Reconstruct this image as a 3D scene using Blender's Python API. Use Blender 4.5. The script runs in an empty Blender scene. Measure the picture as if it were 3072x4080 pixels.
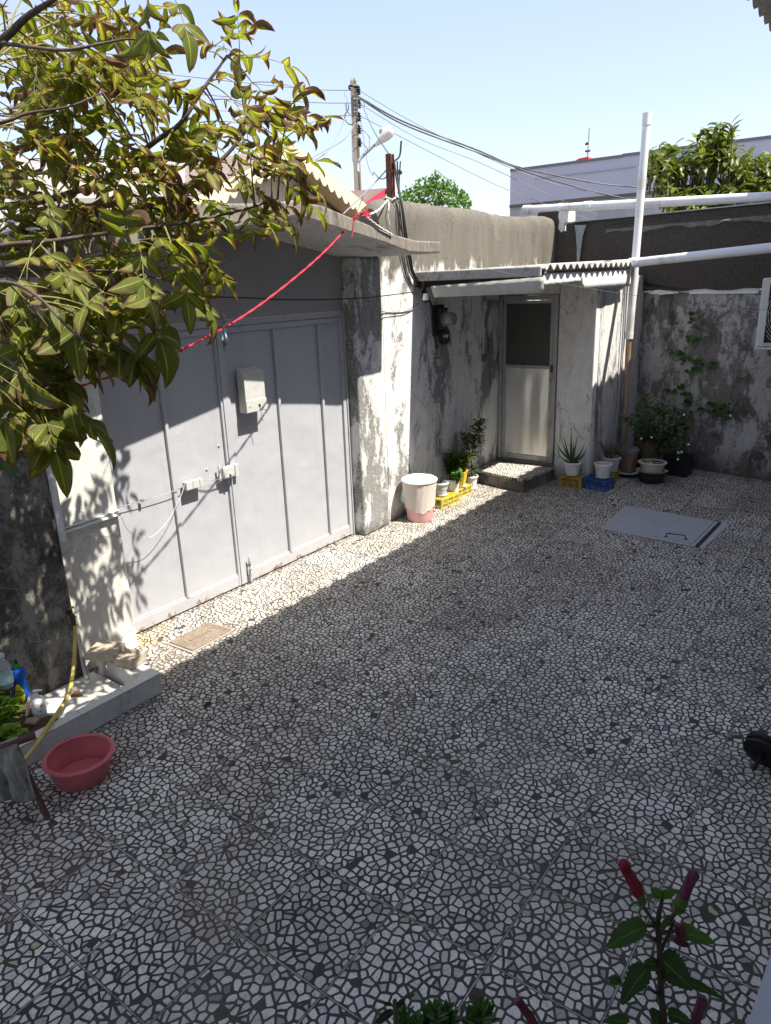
import bpy, math, random
from mathutils import Vector, Matrix, noise as mnoise
R = math.radians
rnd = random.Random(7)
S = bpy.context.scene
COL = S.collection
# ------------------------------------------------------------------ camera
YAW, PIT, ROL = R(-36.77), R(17.68), R(-2.1)
FPX, CX, CY, K = 2845.0, 1536.0, 2040.0, 1.844
CAM = Vector((0, 0, 2.2))
fwd = Vector((math.sin(YAW)*math.cos(PIT), math.cos(YAW)*math.cos(PIT), -math.sin(PIT)))
r0 = Vector((math.cos(YAW), -math.sin(YAW), 0)); u0 = r0.cross(fwd)
rgt = math.cos(ROL)*r0 + math.sin(ROL)*u0
upv = -math.sin(ROL)*r0 + math.cos(ROL)*u0
cd = bpy.data.cameras.new('camera'); co = bpy.data.objects.new('camera', cd); COL.objects.link(co)
cd.sensor_fit = 'VERTICAL'; cd.sensor_height = 24.0; cd.lens = FPX/4080*24.0
cd.clip_start = 0.05; cd.clip_end = 2000
M = Matrix((rgt, upv, -fwd)).transposed().to_4x4(); M.translation = CAM
co.matrix_world = M
S.camera = co
# ------------------------------------------------------------------ light
SUN = Vector((1.0, 0.15, 1.70)).normalized()
w = bpy.data.worlds.new('World'); S.world = w; w.use_nodes = True
nt = w.node_tree; nt.nodes.clear()
sky = nt.nodes.new('ShaderNodeTexSky'); sky.sky_type = 'NISHITA'; sky.sun_disc = False
sky.sun_elevation = math.asin(SUN.z); sky.sun_rotation = math.atan2(SUN.x, SUN.y)
sky.air_density = 1.0; sky.dust_density = 1.0; sky.ozone_density = 1.6; sky.altitude = 0
bg = nt.nodes.new('ShaderNodeBackground'); bg.inputs[1].default_value = 0.15
wo = nt.nodes.new('ShaderNodeOutputWorld')
hs = nt.nodes.new('ShaderNodeHueSaturation'); hs.inputs['Saturation'].default_value = 1.28; hs.inputs['Value'].default_value = 1.60; hs.inputs['Hue'].default_value = 0.517
gm = nt.nodes.new('ShaderNodeGamma'); gm.inputs[1].default_value = 0.45
nt.links.new(sky.outputs[0], gm.inputs[0]); nt.links.new(gm.outputs[0], hs.inputs['Color']); nt.links.new(hs.outputs[0], bg.inputs[0]); nt.links.new(bg.outputs[0], wo.inputs[0])
sl = bpy.data.lights.new('sun', 'SUN'); sl.energy = 4.5; sl.angle = R(0.5); sl.color = (1.0, 0.93, 0.81)
so = bpy.data.objects.new('sun', sl); COL.objects.link(so)
so.rotation_euler = SUN.to_track_quat('Z', 'Y').to_euler()
S.view_settings.view_transform = 'Standard'; S.view_settings.look = 'None'
S.view_settings.exposure = 1.32; S.view_settings.gamma = 1.0
S.render.engine = 'CYCLES'

# ------------------------------------------------------------------ measuring helpers: a sight line met with a real plane
def ray(X, Y):
    x, y = X*K, Y*K
    return fwd + rgt*((x-CX)/FPX) - upv*((y-CY)/FPX)
def AZ(X, Y, z=0.0):
    d = ray(X, Y); return CAM + d*((z-CAM.z)/d.z)
def AX(X, Y, x):
    d = ray(X, Y); return CAM + d*((x-CAM.x)/d.x)
def AY(X, Y, y):
    d = ray(X, Y); return CAM + d*((y-CAM.y)/d.y)
def AD(X, Y, dist):
    d = ray(X, Y); return CAM + d*dist       # dist = depth along the view axis
def dep(p): return (Vector(p)-CAM).dot(fwd)
def m_px(p): return dep(p)*K/FPX               # metres per unit at a point
def c_g(a, b): return ((300+a/1.388)/K, (1200+b/1.388)/K)
def c_e(a, b): return ((1000+a/1.666)/K, (250+b/1.666)/K)
def c_3(a, b): return ((1550+a/2.777)/K, (1600+b/2.777)/K)
def c_4(a, b): return ((2150+a/2.38)/K, (1650+b/2.38)/K)
def c_t(a, b): return ((a/2.0825)/K, (2300+b/2.0825)/K)
def c_6(a, b): return ((550+a/1.7537)/K, (600+b/1.7537)/K)
def c_r(a, b): return ((1900+a/1.4215)/K, (250+b/1.4215)/K)
def c_m(a, b): return ((1600+a/3.702)/K, (1050+b/3.702)/K)
def c_h(a, b): return ((2100+a/1.714)/K, (3200+b/1.714)/K)
def c_v(a, b): return ((2300+a/1.702)/K, (1000+b/1.702)/K)
def c_f(a, b): return ((1400+a/1.851)/K, (3500+b/1.851)/K)
def c_l(a, b): return ((a/3.332)/K, (2500+b/3.332)/K)
def c_p(a, b): return ((1300+a/4.165)/K, (280+b/4.165)/K)

# ------------------------------------------------------------------ materials
def newmat(name):
    m = bpy.data.materials.new(name); m.use_nodes = True
    t = m.node_tree; b = t.nodes['Principled BSDF']
    return m, t, b
def N(t, typ, **kw):
    n = t.nodes.new(typ)
    for k, v in kw.items(): setattr(n, k, v)
    return n
def ramp(t, fac, stops, interp='LINEAR'):
    r = N(t, 'ShaderNodeValToRGB'); r.color_ramp.interpolation = interp
    e = r.color_ramp.elements
    while len(e) < len(stops): e.new(0.5)
    for i, (p, c) in enumerate(stops):
        e[i].position = p
        e[i].color = (c, c, c, 1) if isinstance(c, (int, float)) else (*c, 1)
    t.links.new(fac, r.inputs[0]); return r.outputs[0]
def noise(t, vec, scale, detail=5, rough=0.6, dist=0.0):
    n = N(t, 'ShaderNodeTexNoise'); n.inputs['Scale'].default_value = scale
    n.inputs['Detail'].default_value = detail; n.inputs['Roughness'].default_value = rough
    n.inputs['Distortion'].default_value = dist
    t.links.new(vec, n.inputs['Vector']); return n.outputs['Fac']
def mapping(t, scale=(1, 1, 1), rot=(0, 0, 0), loc=(0, 0, 0), vec=None):
    if vec is None: vec = N(t, 'ShaderNodeNewGeometry').outputs['Position']
    mp = N(t, 'ShaderNodeMapping'); mp.inputs['Scale'].default_value = scale
    mp.inputs['Rotation'].default_value = rot; mp.inputs['Location'].default_value = loc
    t.links.new(vec, mp.inputs['Vector']); return mp.outputs[0]
def mix(t, f, a, b, mode='MIX'):
    m = N(t, 'ShaderNodeMix', data_type='RGBA', blend_type=mode)
    for s, v in ((0, f), (6, a), (7, b)):
        if isinstance(v, (int, float)): m.inputs[s].default_value = v
        elif isinstance(v, tuple): m.inputs[s].default_value = (*v, 1)
        else: t.links.new(v, m.inputs[s])
    return m.outputs[2]
def math_(t, op, a, b=None, c=None):
    m = N(t, 'ShaderNodeMath', operation=op)
    for s, v in ((0, a), (1, b), (2, c)):
        if v is None: continue
        if isinstance(v, (int, float)): m.inputs[s].default_value = v
        else: t.links.new(v, m.inputs[s])
    return m.outputs[0]
def bump(t, b, h, strength=0.3, dist=0.01):
    n = N(t, 'ShaderNodeBump'); n.inputs['Strength'].default_value = strength
    n.inputs['Distance'].default_value = dist
    t.links.new(h, n.inputs['Height']); t.links.new(n.outputs[0], b.inputs['Normal'])
MATS = {}
def mat(name, col, rough=0.6, var=0.18, scale=14, metal=0.0, bmp=0.15, dirt=None, dirt_amt=0.5, spec=0.4, bdist=0.004, stretch=1):
    if name in MATS: return MATS[name]
    m, t, b = newmat(name)
    v = mapping(t, (1, 1, 1/stretch))
    n1 = noise(t, v, scale, 6, 0.65)
    lo = tuple(c*(1-var) for c in col); hi = tuple(min(1, c*(1+var)) for c in col)
    c = ramp(t, n1, [(0.3, lo), (0.7, hi)])
    if dirt:
        n2 = noise(t, v, scale*0.35, 7, 0.7, 0.4)
        f = ramp(t, n2, [(0.62-0.25*dirt_amt, 0.0), (0.72-0.1*dirt_amt, 1.0)])
        c = mix(t, f, c, dirt)
    t.links.new(c, b.inputs['Base Color']); b.inputs['Roughness'].default_value = rough
    b.inputs['Metallic'].default_value = metal; b.inputs['Specular IOR Level'].default_value = spec
    if bmp: bump(t, b, noise(t, v, scale*5, 4, 0.6), bmp, bdist)
    MATS[name] = m; return m

def plaster(name, white=(0.68, 0.67, 0.65), grey=(0.27, 0.265, 0.26), dark=(0.05, 0.05, 0.048), w_amt=0.5, d_amt=0.4,
            seed=0, zs=0.45, sc=1.0, edge=0.05, red=0.0, upper=None, upz=2.3, foot=None):
    """old wall paint flaking off grey render, with black mould in patches; upper = bare concrete above upz"""
    m, t, b = newmat(name)
    pos = N(t, 'ShaderNodeNewGeometry').outputs['Position']
    v = mapping(t, (1, 1, zs), loc=(seed*3.1, seed*1.7, seed*2.3), vec=pos)
    v2 = mapping(t, (1, 1, 1), loc=(seed*5.1, seed*0.7, seed*1.3), vec=pos)
    big = noise(t, v, 2.2*sc, 3, 0.5, 0.3); med = noise(t, v, 7*sc, 9, 0.72, 0.35); fin = noise(t, v2, 45, 6, 0.75)
    s = math_(t, 'ADD', math_(t, 'MULTIPLY', big, 0.55), math_(t, 'ADD', math_(t, 'MULTIPLY', med, 0.55), math_(t, 'MULTIPLY', fin, 0.16)))
    th = 0.625+0.14*(0.5-w_amt)*2
    fw = ramp(t, s, [(th-edge*.5, 0.0), (th, 0.8), (th+edge, 1.0)])
    g = mix(t, ramp(t, fin, [(0.35, 0.0), (0.65, 1.0)]), tuple(c*0.72 for c in grey), tuple(c*1.3 for c in grey))
    wv = mix(t, ramp(t, noise(t, v, 16, 8, 0.75), [(0.38, 0.0), (0.66, 1.0)]), tuple(c*0.80 for c in white), white)
    c = mix(t, fw, g, wv)
    # black mould, finer and stretched down the wall
    v3 = mapping(t, (1, 1, zs*0.7), loc=(seed*1.9+4, seed*2.9, seed), vec=pos)
    k = math_(t, 'ADD', math_(t, 'MULTIPLY', noise(t, v3, 3.2*sc, 8, 0.75, 0.6), 0.75), math_(t, 'MULTIPLY', noise(t, v2, 60, 5, 0.8), 0.25))
    td = 0.555+0.13*(0.5-d_amt)*2
    fd = ramp(t, k, [(td-0.04, 0.0), (td+0.05, 0.9)])
    c = mix(t, fd, c, dark)
    # hairline cracks
    vo = N(t, 'ShaderNodeTexVoronoi', feature='DISTANCE_TO_EDGE'); vo.inputs['Scale'].default_value = 1.3
    dn = N(t, 'ShaderNodeTexNoise'); dn.inputs['Scale'].default_value = 5; dn.inputs['Detail'].default_value = 5
    t.links.new(v2, dn.inputs['Vector'])
    va = N(t, 'ShaderNodeVectorMath', operation='ADD'); vs = N(t, 'ShaderNodeVectorMath', operation='SCALE'); vs.inputs['Scale'].default_value = 0.35
    t.links.new(dn.outputs['Color'], vs.inputs[0]); t.links.new(v2, va.inputs[0]); t.links.new(vs.outputs[0], va.inputs[1]); t.links.new(va.outputs[0], vo.inputs['Vector'])
    cr = ramp(t, vo.outputs['Distance'], [(0.0, 1.0), (0.006, 0.0)])
    cr = math_(t, 'MULTIPLY', cr, ramp(t, big, [(0.5, 0.0), (0.56, 0.8)]))
    c = mix(t, cr, c, tuple(min(1, x*2.4) for x in grey) if sum(grey) < 0.5 else dark)
    if red:
        fr = ramp(t, noise(t, v2, 1.6, 6, 0.7, 0.5), [(0.66-red*0.1, 0.0), (0.72-red*0.1, 0.85)])
        c = mix(t, fr, c, mix(t, fin, (0.05, 0.035, 0.03), (0.2, 0.12, 0.10)))
    z = N(t, 'ShaderNodeSeparateXYZ'); t.links.new(pos, z.inputs[0])
    if upper:
        zz = math_(t, 'ADD', z.outputs[2], math_(t, 'MULTIPLY', math_(t, 'SUBTRACT', noise(t, v, 4, 8, 0.7, 0.5), 0.5), 1.0))
        fu = ramp(t, math_(t, 'SUBTRACT', zz, upz-0.5), [(0.44, 0.0), (0.58, 1.0)])
        vz = mapping(t, (1, 1, 0.12), vec=pos)
        uc = mix(t, ramp(t, noise(t, vz, 9, 7, 0.7), [(0.38, 0.0), (0.62, 1.0)]), tuple(x*0.78 for x in upper), tuple(x*1.15 for x in upper))
        uc = mix(t, 0.5, uc, mix(t, ramp(t, noise(t, v2, 90, 3, 0.7), [(0.3, 0.0), (0.7, 1.0)]), tuple(x*0.55 for x in upper), tuple(x*1.35 for x in upper)))
        uc = mix(t, ramp(t, noise(t, v2, 3.2, 9, 0.8, 0.4), [(0.57, 0.0), (0.68, 0.55)]), uc, tuple(x*1.75 for x in upper))
        uc = mix(t, ramp(t, noise(t, mapping(t, (1, 1, 0.35), loc=(5, 5, 5), vec=pos), 2.6, 8, 0.7), [(0.54, 0.0), (0.74, 0.5)]), uc, tuple(x*0.5 for x in upper))
        c = mix(t, fu, c, uc)
    if foot:                                                                     # moss and splashed soil on the lowest course
        zz = math_(t, 'ADD', z.outputs[2], math_(t, 'MULTIPLY', math_(t, 'SUBTRACT', noise(t, v2, 5, 8, 0.7), 0.5), 0.5))
        c = mix(t, ramp(t, zz, [(0.0, 0.85), (foot, 0.0)]), c, (0.07, 0.068, 0.055))
    t.links.new(c, b.inputs['Base Color']); b.inputs['Roughness'].default_value = 0.9; b.inputs['Specular IOR Level'].default_value = 0.15
    h = math_(t, 'ADD', math_(t, 'MULTIPLY', fw, 0.5), math_(t, 'MULTIPLY', fin, 0.8))
    bump(t, b, h, 0.7, 0.010)
    MATS[name] = m; return m

def terrazzo(name, tiles=True, chip=31.0, wear=0.0):
    m, t, b = newmat(name)
    pos = N(t, 'ShaderNodeNewGeometry').outputs['Position']
    sp = N(t, 'ShaderNodeSeparateXYZ'); t.links.new(pos, sp.inputs[0])
    u = math_(t, 'DIVIDE', math_(t, 'ADD', sp.outputs[0], 2.031), 0.388)
    v = math_(t, 'DIVIDE', math_(t, 'SUBTRACT', sp.outputs[1], 0.045), 0.4)
    fu, fv = math_(t, 'FLOOR', u), math_(t, 'FLOOR', v)
    cmb = N(t, 'ShaderNodeCombineXYZ'); t.links.new(math_(t, 'MULTIPLY', fu, 3.37), cmb.inputs[0]); t.links.new(math_(t, 'MULTIPLY', fv, 5.73), cmb.inputs[1])
    add = N(t, 'ShaderNodeVectorMath', operation='ADD'); t.links.new(pos, add.inputs[0])
    if tiles: t.links.new(cmb.outputs[0], add.inputs[1])
    dn = N(t, 'ShaderNodeTexNoise'); dn.inputs['Scale'].default_value = 22; dn.inputs['Detail'].default_value = 3
    t.links.new(add.outputs[0], dn.inputs['Vector'])
    sc = N(t, 'ShaderNodeVectorMath', operation='SCALE'); sc.inputs['Scale'].default_value = 0.012; t.links.new(dn.outputs['Color'], sc.inputs[0])
    a2 = N(t, 'ShaderNodeVectorMath', operation='ADD'); t.links.new(add.outputs[0], a2.inputs[0]); t.links.new(sc.outputs[0], a2.inputs[1])
    flat = N(t, 'ShaderNodeVectorMath', operation='MULTIPLY'); flat.inputs[1].default_value = (1.0, 0.92, 0); t.links.new(a2.outputs[0], flat.inputs[0])
    e = N(t, 'ShaderNodeTexVoronoi', feature='DISTANCE_TO_EDGE', voronoi_dimensions='2D'); e.inputs['Scale'].default_value = chip; e.inputs['Randomness'].default_value = 1.0
    f = N(t, 'ShaderNodeTexVoronoi', feature='F1', voronoi_dimensions='2D'); f.inputs['Scale'].default_value = chip; f.inputs['Randomness'].default_value = 1.0
    t.links.new(flat.outputs[0], e.inputs['Vector']); t.links.new(flat.outputs[0], f.inputs['Vector'])
    rc = N(t, 'ShaderNodeSeparateColor'); t.links.new(f.outputs['Color'], rc.inputs[0])
    # gap width changes from stone to stone
    thr = math_(t, 'ADD', 0.084, math_(t, 'MULTIPLY', rc.outputs[1], 0.078))
    thr = math_(t, 'ADD', thr, math_(t, 'MULTIPLY', noise(t, pos, 1.7, 3, 0.6), 0.03))
    stone = ramp(t, math_(t, 'ADD', math_(t, 'SUBTRACT', e.outputs['Distance'], thr), 0.5), [(0.494, 0.0), (0.508, 1.0)])
    rad = ramp(t, math_(t, 'ADD', f.outputs['Distance'], math_(t, 'MULTIPLY', math_(t, 'SUBTRACT', noise(t, add.outputs[0], 45, 2, 0.5), 0.5), 0.22)), [(0.68, 1.0), (0.70, 0.0)])            # knocks the sharp corners off
    stone = math_(t, 'MULTIPLY', stone, rad)
    stone = math_(t, 'MULTIPLY', stone, ramp(t, rc.outputs[2], [(0.004, 0.0), (0.008, 1.0)], 'CONSTANT'))
    scol = ramp(t, rc.outputs[0], [(0.0, (0.22, 0.22, 0.22)), (0.03, (0.36, 0.355, 0.34)), (0.13, (0.54, 0.53, 0.49)), (0.3, (0.66, 0.64, 0.59)),
                                   (0.55, (0.73, 0.71, 0.655)), (0.90, (0.80, 0.78, 0.72)), (0.978, (0.60, 0.595, 0.58)), (0.99, (0.47, 0.38, 0.27))], 'LINEAR')
    vein = ramp(t, noise(t, add.outputs[0], 60, 4, 0.7, 1.2), [(0.40, 0.72), (0.5, 1.0)])
    scol = mix(t, 1.0, scol, vein, 'MULTIPLY')
    gcol = mix(t, noise(t, pos, 400, 2, 0.5), (0.028, 0.025, 0.022), (0.085, 0.074, 0.064))
    c = mix(t, stone, gcol, scol)
    if tiles:
        def edge(x, w):
            fr = math_(t, 'FRACT', x)
            return math_(t, 'MULTIPLY', math_(t, 'MINIMUM', fr, math_(t, 'SUBTRACT', 1.0, fr)), w)
        d = math_(t, 'MINIMUM', edge(u, 0.388), edge(v, 0.4))
        d = math_(t, 'ADD', d, math_(t, 'MULTIPLY', math_(t, 'SUBTRACT', noise(t, pos, 30, 3, 0.6), 0.5), 0.003))
        c = mix(t, ramp(t, d, [(0.0055, 1.0), (0.0075, 0.0)]), c, (0.034, 0.032, 0.03))
        lime = math_(t, 'MULTIPLY', ramp(t, d, [(0.0020, 1.0), (0.0032, 0.0)]), ramp(t, noise(t, pos, 7, 6, 0.8), [(0.40, 0.25), (0.54, 1.0)]))
        c = mix(t, lime, c, (0.54, 0.52, 0.49))
        tv = N(t, 'ShaderNodeTexWhiteNoise', noise_dimensions='3D'); t.links.new(cmb.outputs[0], tv.inputs[0])
        c = mix(t, 1.0, c, ramp(t, tv.outputs[0], [(0.0, (0.76, 0.74, 0.73)), (0.5, (0.95, 0.94, 0.93)), (1.0, (1.0, 1.0, 1.0))]), 'MULTIPLY')
    dirt = ramp(t, noise(t, pos, 1.3, 6, 0.65, 0.4), [(0.44, 0.0), (0.68, 0.42)])
    c = mix(t, dirt, c, (0.16, 0.125, 0.095))
    # dark oily drips and dry mud
    spot = ramp(t, noise(t, pos, 9, 3, 0.5), [(0.74, 0.0), (0.77, 0.6)])
    c = mix(t, spot, c, (0.05, 0.048, 0.046))
    if tiles:   # iron-stained water trail where the yard drains under the gate
        vv = mapping(t, (1, 1, 1), loc=(3.93, -2.25, 0), vec=pos); ln = N(t, 'ShaderNodeVectorMath', operation='LENGTH')
        ml = N(t, 'ShaderNodeVectorMath', operation='MULTIPLY'); ml.inputs[1].default_value = (2.6, 1.15, 0); t.links.new(vv, ml.inputs[0]); t.links.new(ml.outputs[0], ln.inputs[0])
        rr = math_(t, 'ADD', ln.outputs['Value'], math_(t, 'MULTIPLY', noise(t, pos, 4, 5, 0.7), 0.7))
        c = mix(t, ramp(t, rr, [(0.45, 0.8), (1.1, 0.0)]), c, mix(t, stone, (0.07, 0.045, 0.02), (0.50, 0.38, 0.22)))
    t.links.new(c, b.inputs['Base Color'])
    t.links.new(ramp(t, stone, [(0.0, 0.75), (1.0, 0.42)]), b.inputs['Roughness']); b.inputs['Specular IOR Level'].default_value = 0.35
    bump(t, b, math_(t, 'ADD', stone, math_(t, 'MULTIPLY', noise(t, pos, 120, 3, 0.6), 0.4)), 0.25, 0.0015)
    MATS[name] = m; return m

def leafmat(name, green=(0.10, 0.17, 0.02), young=(0.17, 0.24, 0.03), brown=0.0, trans=0.35, rough=0.45, brcol=(0.14, 0.065, 0.03)):
    m, t, b = newmat(name)
    at = N(t, 'ShaderNodeAttribute'); at.attribute_name = 'leaf'
    sp = N(t, 'ShaderNodeSeparateColor'); t.links.new(at.outputs['Color'], sp.inputs[0])
    pos = N(t, 'ShaderNodeNewGeometry').outputs['Position']
    c = ramp(t, sp.outputs[0], [(0.0, tuple(x*0.65 for x in green)), (0.5, green), (1.0, young)])
    c = mix(t, ramp(t, noise(t, pos, 60, 3, 0.6), [(0.3, 0.0), (0.7, 0.35)]), c, tuple(x*0.55 for x in green))
    rib = ramp(t, sp.outputs[2], [(0.0, 1.0), (0.10, 0.0)])
    c = mix(t, math_(t, 'MULTIPLY', rib, 0.5), c, tuple(min(1, x*1.9) for x in young))
    if not brown:
        vn = math_(t, 'FRACT', math_(t, 'SUBTRACT', math_(t, 'MULTIPLY', sp.outputs[1], 7.0), math_(t, 'MULTIPLY', sp.outputs[2], 1.6)))
        c = mix(t, ramp(t, vn, [(0.0, 0.22), (0.16, 0.0)]), c, tuple(min(1, x*1.4) for x in young))
    if brown:
        vn = math_(t, 'FRACT', math_(t, 'SUBTRACT', math_(t, 'MULTIPLY', sp.outputs[1], 12.0), math_(t, 'MULTIPLY', sp.outputs[2], 1.8)))
        c = mix(t, ramp(t, vn, [(0.0, 0.28), (0.14, 0.0)]), c, tuple(min(1, x*1.5) for x in young))
        # dry brown creeping in from the tip and the edges, more on some leaves
        e = math_(t, 'ADD', math_(t, 'MULTIPLY', math_(t, 'POWER', sp.outputs[2], 2.0), 0.36), math_(t, 'MULTIPLY', math_(t, 'POWER', sp.outputs[1], 2.5), 0.38))
        e = math_(t, 'ADD', e, math_(t, 'MULTIPLY', noise(t, pos, 28, 4, 0.65), 0.55))
        e = math_(t, 'ADD', e, math_(t, 'MULTIPLY', sp.outputs[0], 0.40*brown))
        fb = ramp(t, e, [(0.69, 0.0), (0.735, 1.0)])
        yl = ramp(t, e, [(0.66, 0.0), (0.74, 0.55)])
        c = mix(t, yl, c, (0.24, 0.20, 0.035))
        c = mix(t, fb, c, mix(t, noise(t, pos, 40, 3, 0.6), tuple(x*0.45 for x in brcol), tuple(x*1.6 for x in brcol)))
    t.links.new(c, b.inputs['Base Color']); b.inputs['Roughness'].default_value = rough; b.inputs['Specular IOR Level'].default_value = 0.35
    tr = N(t, 'ShaderNodeBsdfTranslucent'); t.links.new(mix(t, 1.0, c, (1.6, 1.7, 0.7), 'MULTIPLY'), tr.inputs[0])
    ms = N(t, 'ShaderNodeMixShader'); ms.inputs[0].default_value = trans
    t.links.new(b.outputs[0], ms.inputs[1]); t.links.new(tr.outputs[0], ms.inputs[2])
    t.links.new(ms.outputs[0], t.nodes['Material Output'].inputs[0])
    vw = N(t, 'ShaderNodeTexWave', wave_type='BANDS'); bump(t, b, noise(t, pos, 150, 2, 0.5), 0.25, 0.002); t.nodes.remove(vw)
    MATS[name] = m; return m

def glassy(name, col=(0.9, 0.95, 0.95), rough=0.05, alpha=0.35):
    m, t, b = newmat(name); b.inputs['Base Color'].default_value = (*col, 1); b.inputs['Roughness'].default_value = rough
    b.inputs['Transmission Weight'].default_value = 1-alpha; b.inputs['IOR'].default_value = 1.25
    MATS[name] = m; return m

# ------------------------------------------------------------------ mesh builder
class MB:
    def __init__(s): s.v, s.f, s.c, s.m = [], [], [], []
    def add(s, vs, fs, cols=None, mi=0):
        o = len(s.v); s.v += [tuple(p) for p in vs]
        s.f += [tuple(i+o for i in f) for f in fs]; s.m += [mi]*len(fs)
        s.c += cols if cols else [(0.5, 0.5, 0.5)]*len(vs)
    def box(s, a, b, rz=0, piv=None, mi=0):
        x0, y0, z0 = a; x1, y1, z1 = b
        vs = [Vector(p) for p in ((x0,y0,z0),(x1,y0,z0),(x1,y1,z0),(x0,y1,z0),(x0,y0,z1),(x1,y0,z1),(x1,y1,z1),(x0,y1,z1))]
        if rz:
            pv = Vector(piv if piv else ((x0+x1)/2, (y0+y1)/2, 0)); m = Matrix.Rotation(rz, 3, 'Z')
            vs = [m @ (p-pv) + pv for p in vs]
        s.add(vs, [(0,3,2,1),(4,5,6,7),(0,1,5,4),(1,2,6,5),(2,3,7,6),(3,0,4,7)], mi=mi)
    def frame(s, o, ex, ey, ez, a, b, mi=0):
        """box in the axes ex, ey, ez from origin o"""
        x0, y0, z0 = a; x1, y1, z1 = b
        vs = [Vector(o)+ex*x+ey*y+ez*z for x, y, z in ((x0,y0,z0),(x1,y0,z0),(x1,y1,z0),(x0,y1,z0),(x0,y0,z1),(x1,y0,z1),(x1,y1,z1),(x0,y1,z1))]
        s.add(vs, [(0,3,2,1),(4,5,6,7),(0,1,5,4),(1,2,6,5),(2,3,7,6),(3,0,4,7)], mi=mi)
    def tube(s, pts, r, n=10, cap=True, mi=0):
        pts = [Vector(p) for p in pts]; k = len(pts)
        rs = r if isinstance(r, (list, tuple)) else [r]*k
        t0 = (pts[1]-pts[0]).normalized(); a = t0.orthogonal().normalized(); vs = []; prev = t0
        for i, p in enumerate(pts):
            t = ((pts[min(i+1, k-1)]-p).normalized() + (p-pts[max(i-1, 0)]).normalized())
            t = t.normalized() if t.length > 1e-6 else prev
            a = (a - t*a.dot(t)).normalized(); b = t.cross(a); prev = t
            for j in range(n):
                an = 2*math.pi*j/n; vs.append(p + (a*math.cos(an)+b*math.sin(an))*rs[i])
        fs = [(i*n+j, i*n+(j+1) % n, (i+1)*n+(j+1) % n, (i+1)*n+j) for i in range(k-1) for j in range(n)]
        if cap: fs += [tuple(range(n-1, -1, -1)), tuple((k-1)*n+j for j in range(n))]
        s.add(vs, fs, mi=mi)
    def lathe(s, c, prof, n=32, axis=None, sx=1, sy=1, flute=0, nf=0, scal=0, close=False, mi=0):
        """prof: list of (radius, height) from the bottom outside, up and over; flute pushes the outer wall in and out"""
        c = Vector(c)
        if axis is None: ex, ey, ez = Vector((1,0,0)), Vector((0,1,0)), Vector((0,0,1))
        else:
            ez = Vector(axis).normalized(); ex = ez.orthogonal().normalized(); ey = ez.cross(ex)
        vs = []
        for (r, h) in prof:
            for j in range(n):
                a = 2*math.pi*j/n; rr = r
                if flute and r > 0: rr = r*(1+flute*abs(math.sin(a*nf/2))-flute/2)
                hh = h + (scal*abs(math.sin(a*nf/2)) if scal and h > prof[0][1]+0.02 else 0)
                vs.append(c+ex*(rr*math.cos(a)*sx)+ey*(rr*math.sin(a)*sy)+ez*hh)
        k = len(prof)
        fs = [(i*n+j, i*n+(j+1) % n, (i+1)*n+(j+1) % n, (i+1)*n+j) for i in range(k-1) for j in range(n)]
        if close: fs += [((k-1)*n+j, (k-1)*n+(j+1) % n, (j+1) % n, j) for j in range(n)]
        else: fs += [tuple(range(n-1, -1, -1)), tuple((k-1)*n+j for j in range(n))]
        s.add(vs, fs, mi=mi)
    def prism(s, poly, dirv, mi=0):
        """closed polygon (list of points) pushed along dirv"""
        n = len(poly); d = Vector(dirv); a = [Vector(p) for p in poly]
        s.add(a+[p+d for p in a], [tuple(range(n-1, -1, -1)), tuple(range(n, 2*n))]+[(i, (i+1) % n, n+(i+1) % n, n+i) for i in range(n)], mi=mi)
    def leaf(s, o, d, side, L, W, bend=0.5, fold=0.25, seg=5, col=None, shape=0, curl=0.0, wav=0.0, jag=0.0):
        """one leaf blade: grows from o along d, droops by bend, halves raised by fold, edges rolled by curl"""
        o = Vector(o); d = Vector(d).normalized(); side = (Vector(side)-d*Vector(side).dot(d))
        side = side.normalized() if side.length > 1e-5 else d.orthogonal().normalized()
        col = rnd.random() if col is None else col
        vs, cs = [], []; p = o.copy(); up = side.cross(d).normalized(); dd = d.copy()
        for i in range(seg+1):
            t = i/seg
            if shape == 0: w = math.sin(math.pi*min(1, t**0.75*0.98+0.02))**0.8
            elif shape == 1: w = (1-t)**0.8*(0.9+0.1*t) if t > 0.08 else 0.8            # strap
            elif shape == 2: w = math.sin(math.pi*(t**0.55*0.96+0.02))**0.75           # broad at base
            else: w = math.sin(math.pi*min(1, t**1.3*0.97+0.01))**0.8                  # broad at tip
            hw = W/2*max(w, 0.02)*(1-jag*(i % 2))
            wv = wav*math.sin(t*9+col*20)
            for q in (-1, -0.5, 0, 0.5, 1):
                lift = fold*abs(q)*hw + curl*(abs(q)**2)*hw*(0.3+t)*1.5
                shr = 1-0.35*curl*abs(q)*t if curl > 0 else 1
                vs.append(p + side*(q*hw*shr) + up*(lift + wv*abs(q)*hw*(1 if q > 0 else -0.8)))
                cs.append((col, t, abs(q)))
            rot = Matrix.Rotation(-bend/seg*(0.4+1.2*t), 3, side)
            dd = rot @ dd; up = rot @ up
            p = p + dd*(L/seg)
        fs = [(i*5+j, i*5+j+1, (i+1)*5+j+1, (i+1)*5+j) for i in range(seg) for j in range(4)]
        s.add(vs, fs, cs)
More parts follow.
